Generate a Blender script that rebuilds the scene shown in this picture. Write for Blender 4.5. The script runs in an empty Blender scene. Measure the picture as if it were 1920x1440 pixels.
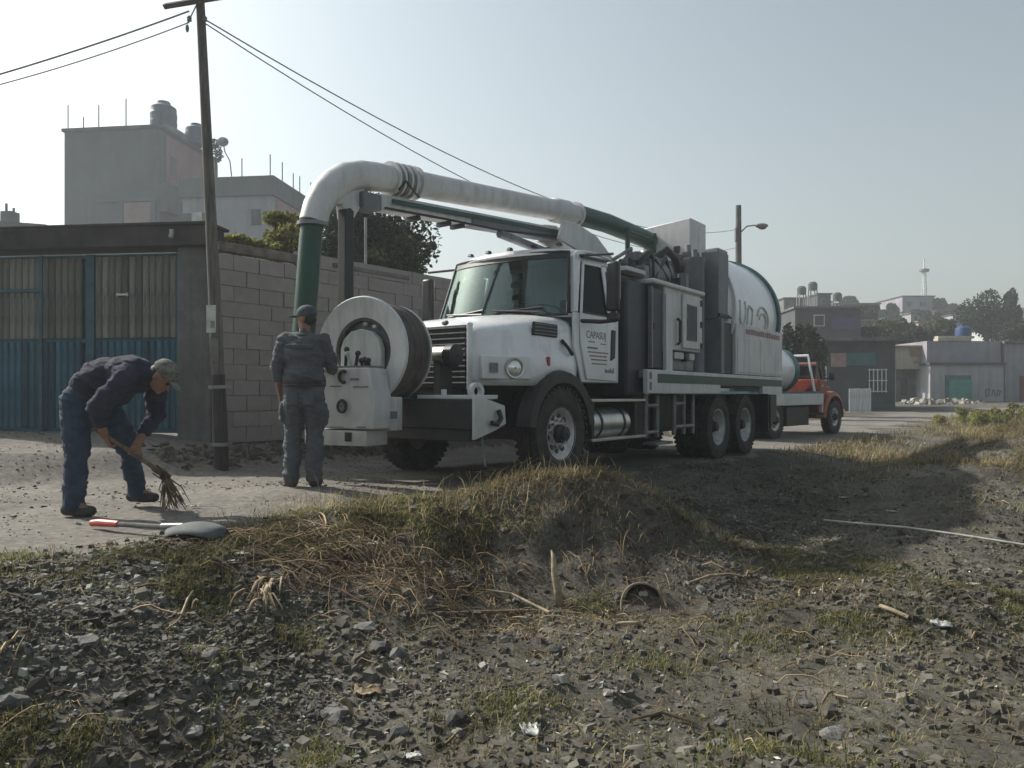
import bpy, bmesh, math, random
import numpy as np
from mathutils import Vector, Matrix
R = math.radians
rng = np.random.default_rng(7)
random.seed(7)
scene = bpy.context.scene
COL = scene.collection

# ------------------------------------------------------------------ camera, sky, sun, exposure
cam_d = bpy.data.cameras.new('camera'); cam = bpy.data.objects.new('camera', cam_d); COL.objects.link(cam)
cam.location = (0, 0, 1.0); cam.rotation_euler = (R(90), 0, 0)
cam_d.sensor_width = 36.0; cam_d.lens = 36.0*1450/1920; cam_d.shift_y = 15/1920
cam_d.clip_start = 0.05; cam_d.clip_end = 2000
scene.camera = cam

SUN_AZ, SUN_EL = math.atan2(-0.86, 0.51), R(39)      # azimuth clockwise from +Y
world = bpy.data.worlds.new('World'); scene.world = world; world.use_nodes = True
wn = world.node_tree; wn.nodes.clear()
sky = wn.nodes.new('ShaderNodeTexSky'); sky.sky_type = 'NISHITA'; sky.sun_disc = False
sky.sun_elevation = SUN_EL; sky.sun_rotation = SUN_AZ
sky.air_density = 1.6; sky.dust_density = 8.0; sky.ozone_density = 1.5; sky.altitude = 1200
bg = wn.nodes.new('ShaderNodeBackground'); bg.inputs['Strength'].default_value = 0.052
wo = wn.nodes.new('ShaderNodeOutputWorld')
hs = wn.nodes.new('ShaderNodeHueSaturation'); hs.inputs['Saturation'].default_value = 0.44      # hazy, washed out air
wn.links.new(sky.outputs[0], hs.inputs['Color']); gm = wn.nodes.new('ShaderNodeGamma'); gm.inputs['Gamma'].default_value = 1.32; wn.links.new(hs.outputs[0], gm.inputs[0])
tn = wn.nodes.new('ShaderNodeMix'); tn.data_type = 'RGBA'; tn.blend_type = 'MULTIPLY'; tn.inputs[0].default_value = 1.0; tn.inputs[7].default_value = (0.95, 1.0, 0.97, 1)
wn.links.new(gm.outputs[0], tn.inputs[6]); wn.links.new(tn.outputs[2], bg.inputs[0]); wn.links.new(bg.outputs[0], wo.inputs[0])
sun_d = bpy.data.lights.new('sun', 'SUN'); sun_d.energy = 4.2; sun_d.angle = R(0.8); sun_d.color = (1.0, 0.94, 0.86)
sun = bpy.data.objects.new('sun', sun_d); COL.objects.link(sun)
sdir = Vector((math.sin(SUN_AZ)*math.cos(SUN_EL), math.cos(SUN_AZ)*math.cos(SUN_EL), math.sin(SUN_EL)))
sun.rotation_euler = sdir.to_track_quat('Z', 'Y').to_euler(); sun.location = (-20, 20, 30)
vs = scene.view_settings
vs.view_transform = 'Standard'; vs.look = 'None'; vs.gamma = 1.0; vs.use_curve_mapping = False
vs.exposure = 0.62

# ------------------------------------------------------------------ materials
def new_mat(name):
    m = bpy.data.materials.new(name); m.use_nodes = True
    nt = m.node_tree; b = nt.nodes['Principled BSDF']
    return m, nt, b
def N(nt, t): return nt.nodes.new(t)
def ramp(nt, stops):
    r = N(nt, 'ShaderNodeValToRGB'); e = r.color_ramp.elements
    while len(e) > 1: e.remove(e[0])
    e[0].position = stops[0][0]; e[0].color = (*stops[0][1], 1)
    for p, c in stops[1:]:
        q = e.new(p); q.color = (*c, 1)
    return r
def noisy(name, c1, c2, scale=3.0, rough=0.8, metal=0.0, bump=0.0, bscale=40.0, detail=6.0, c3=None, stretch=None, spec=0.4, coat=0.0, contrast=(0.35, 0.65)):
    """two or three tone procedural surface with optional fine relief"""
    m, nt, b = new_mat(name)
    tc = N(nt, 'ShaderNodeTexCoord'); src = tc.outputs['Object']
    if stretch:
        mp = N(nt, 'ShaderNodeMapping'); mp.inputs['Scale'].default_value = stretch
        nt.links.new(src, mp.inputs[0]); src = mp.outputs[0]
    n = N(nt, 'ShaderNodeTexNoise'); n.inputs['Scale'].default_value = scale; n.inputs['Detail'].default_value = detail; n.inputs['Roughness'].default_value = 0.65
    nt.links.new(src, n.inputs['Vector'])
    st = [(contrast[0], c1), (contrast[1], c2)] if c3 is None else [(contrast[0], c1), (0.5, c2), (contrast[1], c3)]
    r = ramp(nt, st); nt.links.new(n.outputs[0], r.inputs[0]); nt.links.new(r.outputs[0], b.inputs['Base Color'])
    b.inputs['Roughness'].default_value = rough; b.inputs['Metallic'].default_value = metal
    b.inputs['Specular IOR Level'].default_value = spec; b.inputs['Coat Weight'].default_value = coat
    if bump > 0:
        n2 = N(nt, 'ShaderNodeTexNoise'); n2.inputs['Scale'].default_value = bscale; n2.inputs['Detail'].default_value = 5
        nt.links.new(src, n2.inputs['Vector'])
        bp = N(nt, 'ShaderNodeBump'); bp.inputs['Strength'].default_value = bump; bp.inputs['Distance'].default_value = 0.02
        nt.links.new(n2.outputs[0], bp.inputs['Height']); nt.links.new(bp.outputs[0], b.inputs['Normal'])
    return m
def island(name, cols, rough=0.9, trans=0.0, drift=2.2):
    """colour varies from one loose piece (stone, blade, leaf) to the next"""
    m, nt, b = new_mat(name)
    g = N(nt, 'ShaderNodeNewGeometry'); r = ramp(nt, [(i/(len(cols)-1), c) for i, c in enumerate(cols)])
    nt.links.new(g.outputs['Random Per Island'], r.inputs[0]); nt.links.new(r.outputs[0], b.inputs['Base Color'])
    tc = N(nt, 'ShaderNodeTexCoord'); nn = N(nt, 'ShaderNodeTexNoise'); nn.inputs['Scale'].default_value = drift; nn.inputs['Detail'].default_value = 4
    nt.links.new(tc.outputs['Object'], nn.inputs['Vector']); r2 = ramp(nt, [(0.35, (0.55, 0.52, 0.46)), (0.65, (1.35, 1.35, 1.3))]); nt.links.new(nn.outputs[0], r2.inputs[0])
    mm = N(nt, 'ShaderNodeMix'); mm.data_type = 'RGBA'; mm.blend_type = 'MULTIPLY'; mm.inputs[0].default_value = 1.0; nt.links.new(r.outputs[0], mm.inputs[6]); nt.links.new(r2.outputs[0], mm.inputs[7]); nt.links.new(mm.outputs[2], b.inputs['Base Color'])
    b.inputs['Roughness'].default_value = rough; b.inputs['Specular IOR Level'].default_value = 0.25
    if trans > 0:
        t = N(nt, 'ShaderNodeBsdfTranslucent'); nt.links.new(mm.outputs[2], t.inputs[0])
        mx = N(nt, 'ShaderNodeMixShader'); mx.inputs[0].default_value = trans
        o = nt.nodes['Material Output']
        nt.links.new(b.outputs[0], mx.inputs[1]); nt.links.new(t.outputs[0], mx.inputs[2]); nt.links.new(mx.outputs[0], o.inputs['Surface'])
    return m
def glass(name, tint, mixf=0.12, blend=0.35):
    m, nt, b = new_mat(name)
    tr = N(nt, 'ShaderNodeBsdfTransparent'); tr.inputs[0].default_value = (*tint, 1)
    gl = N(nt, 'ShaderNodeBsdfGlossy'); gl.inputs['Roughness'].default_value = 0.05; gl.inputs[0].default_value = (0.78, 0.95, 0.92, 1)
    lw = N(nt, 'ShaderNodeLayerWeight'); lw.inputs[0].default_value = blend
    ad = N(nt, 'ShaderNodeMath'); ad.operation = 'ADD'; ad.inputs[1].default_value = mixf
    nt.links.new(lw.outputs['Fresnel'], ad.inputs[0])
    mx = N(nt, 'ShaderNodeMixShader'); nt.links.new(ad.outputs[0], mx.inputs[0])
    nt.links.new(tr.outputs[0], mx.inputs[1]); nt.links.new(gl.outputs[0], mx.inputs[2])
    nt.links.new(mx.outputs[0], nt.nodes['Material Output'].inputs['Surface'])
    return m

M = {}
M['white'] = noisy('white_paint', (0.70, 0.71, 0.72), (0.78, 0.79, 0.80), 1.3, 0.3, coat=0.4, spec=0.5)
M['white_dusty'] = noisy('dusty_white_paint', (0.52, 0.52, 0.515), (0.64, 0.64, 0.635), 2.2, 0.5, bump=0.05)
M['offwhite'] = noisy('old_white_paint', (0.46, 0.48, 0.45), (0.58, 0.59, 0.56), 4, 0.6)
M['green'] = noisy('green_paint', (0.008, 0.050, 0.034), (0.013, 0.075, 0.05), 2.5, 0.45)
M['black'] = noisy('black_paint', (0.012, 0.013, 0.015), (0.03, 0.03, 0.032), 4, 0.5)
M['navy'] = noisy('dark_blue_black_plastic', (0.014, 0.018, 0.026), (0.03, 0.035, 0.045), 3, 0.45)
M['rubber'] = noisy('tyre_rubber', (0.018, 0.018, 0.018), (0.06, 0.055, 0.05), 7, 0.9, bump=0.15)
M['rim'] = noisy('rim_steel', (0.34, 0.34, 0.33), (0.55, 0.55, 0.54), 8, 0.4, metal=0.4)
M['alu'] = noisy('aluminium', (0.45, 0.44, 0.42), (0.6, 0.6, 0.58), 4, 0.35, metal=0.9)
M['steel'] = noisy('grey_steel', (0.12, 0.125, 0.13), (0.24, 0.245, 0.25), 5, 0.5, metal=0.3)
M['dullsteel'] = noisy('dull_scratched_steel', (0.07, 0.08, 0.085), (0.12, 0.13, 0.135), 9, 0.85)
M['grey'] = noisy('grey_paint', (0.12, 0.13, 0.14), (0.19, 0.20, 0.21), 2, 0.5)
M['hose'] = noisy('dusty_hose_rubber', (0.065, 0.056, 0.053), (0.13, 0.115, 0.108), 6, 0.8, bump=0.2)
M['lamp'] = noisy('lamp_glass', (0.55, 0.56, 0.55), (0.85, 0.86, 0.84), 14, 0.12, metal=0.6)
M['amber'] = noisy('dark_amber_lens', (0.12, 0.05, 0.02), (0.2, 0.08, 0.03), 20, 0.3)
M['redlens'] = noisy('red_lens', (0.30, 0.02, 0.02), (0.40, 0.03, 0.03), 20, 0.3)
M['wsglass'] = glass('windshield_glass', (0.42, 0.56, 0.55), 0.05)
M['dkglass'] = glass('dark_side_glass', (0.12, 0.14, 0.15), 0.0, 0.12)
M['seat'] = noisy('seat_fabric', (0.035, 0.04, 0.045), (0.07, 0.075, 0.08), 9, 0.9)
M['cabin'] = noisy('cabin_plastic', (0.05, 0.055, 0.06), (0.09, 0.095, 0.1), 6, 0.7)
M['ink'] = noisy('grey_print', (0.16, 0.16, 0.17), (0.24, 0.24, 0.25), 30, 0.7)
M['faint'] = noisy('faint_grey_print', (0.44, 0.45, 0.45), (0.52, 0.53, 0.53), 12, 0.5)
M['tankblue'] = noisy('dusty_blue_grey_plastic', (0.06, 0.085, 0.12), (0.10, 0.13, 0.17), 3, 0.6)
M['redink'] = noisy('red_print', (0.24, 0.12, 0.125), (0.34, 0.22, 0.22), 30, 0.7)
M['red'] = noisy('faded_red_paint', (0.20, 0.035, 0.02), (0.31, 0.065, 0.038), 3, 0.45)
M['maroon'] = noisy('dark_red_paint', (0.10, 0.025, 0.025), (0.16, 0.035, 0.03), 3, 0.5)
M['teal_band'] = noisy('dark_teal_paint', (0.03, 0.09, 0.10), (0.05, 0.13, 0.14), 3, 0.5)
M['concrete'] = noisy('grey_concrete', (0.085, 0.085, 0.082), (0.125, 0.125, 0.12), 1.6, 0.92, bump=0.2, bscale=25, c3=(0.17, 0.17, 0.165))
M['darkconcrete'] = noisy('dark_stained_concrete', (0.022, 0.022, 0.021), (0.06, 0.057, 0.054), 2.0, 0.95, bump=0.25, bscale=18)
M['mortar'] = noisy('mortar', (0.135, 0.125, 0.12), (0.19, 0.175, 0.17), 6, 0.95, bump=0.3)
M['block'] = None
M['plaster'] = noisy('grey_plaster', (0.10, 0.108, 0.112), (0.15, 0.16, 0.165), 0.7, 0.95)
M['pinkplaster'] = noisy('pink_plaster', (0.24, 0.15, 0.155), (0.30, 0.20, 0.20), 0.8, 0.95)
M['rosebrick'] = noisy('rose_brick_infill', (0.26, 0.17, 0.17), (0.36, 0.25, 0.24), 3, 0.95)
M['whiteplaster'] = noisy('pale_plaster', (0.27, 0.27, 0.285), (0.36, 0.36, 0.375), 0.6, 0.9)
M['beige'] = noisy('beige_plaster', (0.32, 0.29, 0.23), (0.40, 0.37, 0.31), 0.8, 0.9)
M['mauve'] = noisy('mauve_grey_plaster', (0.22, 0.21, 0.24), (0.30, 0.29, 0.32), 0.7, 0.9)
M['slate'] = noisy('dark_grey_block_plaster', (0.05, 0.054, 0.06), (0.085, 0.09, 0.098), 1.2, 0.95)
M['brownroof'] = noisy('brown_weathered_plaster', (0.17, 0.12, 0.085), (0.28, 0.21, 0.16), 1.5, 0.95)
M['purple'] = noisy('violet_blue_cloth', (0.06, 0.055, 0.12), (0.10, 0.09, 0.18), 2, 0.9)
M['tealdoor'] = noisy('teal_green_sheet', (0.04, 0.19, 0.165), (0.07, 0.25, 0.215), 2, 0.7)
M['bluetank'] = noisy('blue_plastic', (0.015, 0.04, 0.12), (0.03, 0.065, 0.17), 3, 0.5)
M['dkwindow'] = noisy('dark_window_glass', (0.02, 0.025, 0.03), (0.05, 0.055, 0.06), 4, 0.2)
M['rust'] = noisy('rusty_bar', (0.06, 0.045, 0.04), (0.14, 0.09, 0.07), 12, 0.9)
M['polewood'] = noisy('weathered_pole_wood', (0.055, 0.05, 0.047), (0.14, 0.125, 0.115), 5, 0.95, stretch=(6, 6, 0.6), bump=0.3, bscale=14)
M['darkwood'] = noisy('tarred_wood', (0.018, 0.017, 0.016), (0.05, 0.047, 0.043), 5, 0.95, stretch=(6, 6, 0.6), bump=0.3)
M['wood'] = noisy('dry_wood', (0.075, 0.048, 0.03), (0.20, 0.14, 0.09), 5, 0.9, stretch=(3, 3, 3), bump=0.2)
M['palewood'] = noisy('bleached_wood', (0.16, 0.125, 0.08), (0.35, 0.295, 0.205), 16, 0.85, bump=0.2)
M['paper'] = noisy('soiled_white_paper', (0.36, 0.36, 0.33), (0.58, 0.57, 0.54), 8, 0.9)
M['plastic'] = noisy('pale_plastic', (0.26, 0.27, 0.25), (0.42, 0.43, 0.40), 6, 0.4)
M['husk'] = noisy('dry_husk', (0.10, 0.068, 0.038), (0.34, 0.265, 0.165), 6, 0.9)
M['wire'] = noisy('weathered_cable', (0.13, 0.135, 0.14), (0.20, 0.205, 0.21), 5, 0.7)
M['blueslat'] = noisy('weathered_blue_paint', (0.011, 0.052, 0.085), (0.032, 0.11, 0.155), 4, 0.75, stretch=(4, 4, 0.7), bump=0.2)
M['blueframe'] = noisy('blue_frame_paint', (0.013, 0.06, 0.085), (0.03, 0.10, 0.135), 4, 0.6)
M['greyslat'] = noisy('weathered_grey_boards', (0.08, 0.083, 0.074), (0.20, 0.20, 0.182), 4, 0.9, stretch=(5, 5, 0.6), bump=0.25)
M['zinc'] = noisy('white_corrugated_sheet', (0.45, 0.47, 0.48), (0.62, 0.64, 0.65), 2, 0.5)
M['navycloth'] = noisy('navy_cloth', (0.012, 0.015, 0.032), (0.03, 0.035, 0.06), 6, 0.95, bump=0.5, bscale=9)
M['greycloth'] = noisy('blue_grey_work_shirt', (0.068, 0.073, 0.083), (0.10, 0.106, 0.118), 6, 0.95, bump=0.5, bscale=9)
M['greypants'] = noisy('grey_work_trousers', (0.062, 0.068, 0.078), (0.10, 0.108, 0.118), 6, 0.95, bump=0.5, bscale=9)
M['jeans'] = noisy('blue_denim', (0.018, 0.034, 0.06), (0.042, 0.066, 0.10), 8, 0.95, bump=0.5, bscale=9)
M['skin'] = noisy('tanned_skin', (0.20, 0.10, 0.065), (0.27, 0.145, 0.10), 8, 0.6)
M['hair'] = noisy('dark_hair', (0.012, 0.01, 0.009), (0.03, 0.025, 0.02), 30, 0.7)
M['boot'] = noisy('dark_leather', (0.018, 0.016, 0.015), (0.045, 0.04, 0.036), 9, 0.7)
M['shoe'] = noisy('dusty_leather', (0.05, 0.045, 0.04), (0.10, 0.09, 0.08), 9, 0.8)
M['capgrey'] = noisy('dark_cap_cloth', (0.04, 0.05, 0.065), (0.07, 0.08, 0.095), 9, 0.9)
M['cappale'] = noisy('pale_cap_cloth', (0.05, 0.05, 0.042), (0.22, 0.215, 0.19), 22, 0.9)
M['redplastic'] = noisy('red_plastic_grip', (0.42, 0.05, 0.035), (0.55, 0.09, 0.06), 9, 0.5)
M['leaf_dark'] = island('dark_leaves', [(0.012, 0.022, 0.014), (0.03, 0.048, 0.028), (0.05, 0.07, 0.04)], 0.8, 0.25)
M['leaf_mid'] = island('mid_green_leaves', [(0.022, 0.04, 0.02), (0.05, 0.075, 0.036), (0.085, 0.10, 0.05)], 0.8, 0.25)
M['leaf_yellow'] = island('yellow_green_leaves', [(0.09, 0.11, 0.03), (0.20, 0.21, 0.06), (0.34, 0.31, 0.12)], 0.8, 0.45)
M['grass_green'] = island('green_grass', [(0.045, 0.06, 0.02), (0.09, 0.11, 0.035), (0.16, 0.155, 0.065), (0.26, 0.225, 0.115)], 0.85, 0.35)
M['grass_dry'] = island('dry_grass', [(0.14, 0.11, 0.06), (0.27, 0.225, 0.13), (0.40, 0.335, 0.215), (0.13, 0.14, 0.058)], 0.85, 0.5)
M['straw'] = island('dry_stems', [(0.07, 0.045, 0.028), (0.15, 0.10, 0.062), (0.36, 0.28, 0.18), (0.10, 0.062, 0.04), (0.24, 0.19, 0.12)], 0.9)
M['gravel'] = island('grey_gravel', [(0.028, 0.028, 0.027), (0.06, 0.059, 0.056), (0.10, 0.099, 0.095), (0.075, 0.07, 0.06), (0.17, 0.168, 0.162), (0.085, 0.082, 0.078), (0.32, 0.315, 0.30)], 0.9)
M['grit'] = island('road_grit', [(0.07, 0.065, 0.06), (0.13, 0.122, 0.11), (0.20, 0.19, 0.17)])
M['rubblepale'] = island('pale_rubble', [(0.10, 0.09, 0.085), (0.22, 0.21, 0.20), (0.38, 0.37, 0.35)])
M['clod'] = island('soil_clods', [(0.05, 0.047, 0.041), (0.09, 0.085, 0.073), (0.14, 0.132, 0.113)], 0.95)
M['rock'] = noisy('pale_stone', (0.085, 0.084, 0.08), (0.19, 0.185, 0.175), 7, 0.9, bump=0.4)
M['darkrock'] = noisy('dark_stone', (0.035, 0.035, 0.036), (0.085, 0.084, 0.082), 7, 0.9, bump=0.4)
M['rubble'] = noisy('rubble_fill', (0.06, 0.05, 0.045), (0.16, 0.14, 0.12), 6, 0.95, bump=0.5)

def block_mat():
    m, nt, b = new_mat('concrete_block')
    oi = N(nt, 'ShaderNodeObjectInfo'); tc = N(nt, 'ShaderNodeTexCoord')
    n = N(nt, 'ShaderNodeTexNoise'); n.inputs['Scale'].default_value = 9; n.inputs['Detail'].default_value = 7
    ad = N(nt, 'ShaderNodeVectorMath'); ad.operation = 'ADD'
    nt.links.new(tc.outputs['Object'], ad.inputs[0]); nt.links.new(oi.outputs['Random'], ad.inputs[1]); nt.links.new(ad.outputs[0], n.inputs['Vector'])
    mixv = N(nt, 'ShaderNodeMath'); mixv.operation = 'MULTIPLY_ADD'; mixv.inputs[1].default_value = 0.25; 
    nt.links.new(oi.outputs['Random'], mixv.inputs[0]); 
    sc = N(nt, 'ShaderNodeMath'); sc.operation = 'MULTIPLY'; sc.inputs[1].default_value = 0.75
    nt.links.new(n.outputs[0], sc.inputs[0]); nt.links.new(sc.outputs[0], mixv.inputs[2])
    r = ramp(nt, [(0.15, (0.165, 0.152, 0.147)), (0.5, (0.205, 0.19, 0.184)), (0.85, (0.245, 0.228, 0.222))])
    nt.links.new(mixv.outputs[0], r.inputs[0]); nt.links.new(r.outputs[0], b.inputs['Base Color'])
    b.inputs['Roughness'].default_value = 0.95
    n2 = N(nt, 'ShaderNodeTexNoise'); n2.inputs['Scale'].default_value = 60; nt.links.new(ad.outputs[0], n2.inputs['Vector'])
    bp = N(nt, 'ShaderNodeBump'); bp.inputs['Strength'].default_value = 0.35; bp.inputs['Distance'].default_value = 0.01
    nt.links.new(n2.outputs[0], bp.inputs['Height']); nt.links.new(bp.outputs[0], b.inputs['Normal'])
    return m
M['block'] = block_mat()

def ground_mat(name, cols, s1, s2, bump):
    m, nt, b = new_mat(name)
    tc = N(nt, 'ShaderNodeTexCoord')
    a = N(nt, 'ShaderNodeTexNoise'); a.inputs['Scale'].default_value = s1; a.inputs['Detail'].default_value = 8; a.inputs['Roughness'].default_value = 0.7
    c = N(nt, 'ShaderNodeTexNoise'); c.inputs['Scale'].default_value = s2; c.inputs['Detail'].default_value = 8; c.inputs['Roughness'].default_value = 0.75
    nt.links.new(tc.outputs['Object'], a.inputs['Vector']); nt.links.new(tc.outputs['Object'], c.inputs['Vector'])
    r1 = ramp(nt, [(0.3, cols[0]), (0.5, cols[1]), (0.7, cols[2])]); nt.links.new(a.outputs[0], r1.inputs[0])
    r2 = ramp(nt, [(0.3, (0.45, 0.45, 0.45)), (0.7, (1.35, 1.33, 1.3))]); nt.links.new(c.outputs[0], r2.inputs[0])
    mx = N(nt, 'ShaderNodeMix'); mx.data_type = 'RGBA'; mx.blend_type = 'MULTIPLY'; mx.inputs[0].default_value = 1.0
    nt.links.new(r1.outputs[0], mx.inputs[6]); nt.links.new(r2.outputs[0], mx.inputs[7]); nt.links.new(mx.outputs[2], b.inputs['Base Color'])
    b.inputs['Roughness'].default_value = 0.97; b.inputs['Specular IOR Level'].default_value = 0.15
    bp = N(nt, 'ShaderNodeBump'); bp.inputs['Strength'].default_value = bump; bp.inputs['Distance'].default_value = 0.03
    nt.links.new(c.outputs[0], bp.inputs['Height']); nt.links.new(bp.outputs[0], b.inputs['Normal'])
    return m
M['soil'] = ground_mat('dark_soil', [(0.058, 0.056, 0.048), (0.105, 0.100, 0.085), (0.165, 0.157, 0.133)], 1.2, 22, 0.7)
M['road'] = ground_mat('dusty_road', [(0.13, 0.122, 0.11), (0.18, 0.17, 0.153), (0.225, 0.212, 0.19)], 0.9, 16, 0.35)

def per_object(m, lo, hi):
    nt = m.node_tree; b = nt.nodes['Principled BSDF']; src = b.inputs['Base Color'].links[0].from_socket
    oi = N(nt, 'ShaderNodeObjectInfo'); r = ramp(nt, [(0, (lo, lo, lo)), (1, (hi, hi, hi))]); nt.links.new(oi.outputs['Random'], r.inputs[0])
    mx = N(nt, 'ShaderNodeMix'); mx.data_type = 'RGBA'; mx.blend_type = 'MULTIPLY'; mx.inputs[0].default_value = 1; nt.links.new(src, mx.inputs[6]); nt.links.new(r.outputs[0], mx.inputs[7]); nt.links.new(mx.outputs[2], b.inputs['Base Color'])
per_object(M['greyslat'], 0.6, 1.5); per_object(M['blueslat'], 0.55, 1.5)
def stain(m, col, amt, lo=0.48, hi=0.75, stretch=(7, 7, 0.8), scale=1.4, zband=None):
    """run-off streaks and splashed mud, part of the surface itself"""
    nt = m.node_tree; b = nt.nodes['Principled BSDF']; src = b.inputs['Base Color'].links[0].from_socket
    tc = N(nt, 'ShaderNodeTexCoord'); mp = N(nt, 'ShaderNodeMapping'); mp.inputs['Scale'].default_value = stretch; nt.links.new(tc.outputs['Object'], mp.inputs[0])
    n = N(nt, 'ShaderNodeTexNoise'); n.inputs['Scale'].default_value = scale; n.inputs['Detail'].default_value = 8; n.inputs['Roughness'].default_value = 0.7; nt.links.new(mp.outputs[0], n.inputs['Vector'])
    r = ramp(nt, [(lo, (0, 0, 0)), (hi, (amt, amt, amt))]); nt.links.new(n.outputs[0], r.inputs[0]); fac = r.outputs[0]
    if zband:
        sx = N(nt, 'ShaderNodeSeparateXYZ'); nt.links.new(tc.outputs['Object'], sx.inputs[0]); mr = N(nt, 'ShaderNodeMapRange'); mr.inputs[1].default_value = zband[1]; mr.inputs[2].default_value = zband[0]; mr.inputs[3].default_value = 0; mr.inputs[4].default_value = 0.9; nt.links.new(sx.outputs[2], mr.inputs[0])
        n2 = N(nt, 'ShaderNodeTexNoise'); n2.inputs['Scale'].default_value = 9; n2.inputs['Detail'].default_value = 8; nt.links.new(tc.outputs['Object'], n2.inputs['Vector'])
        mu = N(nt, 'ShaderNodeMath'); mu.operation = 'MULTIPLY'; nt.links.new(mr.outputs[0], mu.inputs[0]); nt.links.new(n2.outputs[0], mu.inputs[1])
        ad = N(nt, 'ShaderNodeMath'); ad.operation = 'MAXIMUM'; nt.links.new(fac, ad.inputs[0]); nt.links.new(mu.outputs[0], ad.inputs[1]); fac = ad.outputs[0]
    mx = N(nt, 'ShaderNodeMix'); mx.data_type = 'RGBA'; nt.links.new(fac, mx.inputs[0]); nt.links.new(src, mx.inputs[6]); mx.inputs[7].default_value = (*col, 1); nt.links.new(mx.outputs[2], b.inputs['Base Color'])
stain(M['white'], (0.20, 0.18, 0.15), 0.30, zband=(0.9, 1.5)); stain(M['white_dusty'], (0.15, 0.13, 0.11), 0.45, zband=(0.45, 1.15)); stain(M['offwhite'], (0.13, 0.11, 0.09), 0.45)
stain(M['navy'], (0.10, 0.09, 0.08), 0.25); stain(M['green'], (0.08, 0.08, 0.07), 0.3); stain(M['grey'], (0.07, 0.065, 0.06), 0.4)
for k_ in ('plaster', 'pinkplaster', 'whiteplaster', 'mauve', 'slate', 'beige'): stain(M[k_], (0.07, 0.068, 0.065), 0.5, 0.45, 0.8, (2.5, 2.5, 0.35), 1.0)
stain(M['concrete'], (0.045, 0.042, 0.04), 0.6, 0.45, 0.75, (4, 4, 0.5), 1.0); stain(M['greyslat'], (0.06, 0.045, 0.035), 0.6, 0.5, 0.75, (9, 9, 0.6), 1.0); stain(M['blueslat'], (0.05, 0.045, 0.04), 0.55, 0.5, 0.75, (9, 9, 0.6), 1.0)
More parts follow.
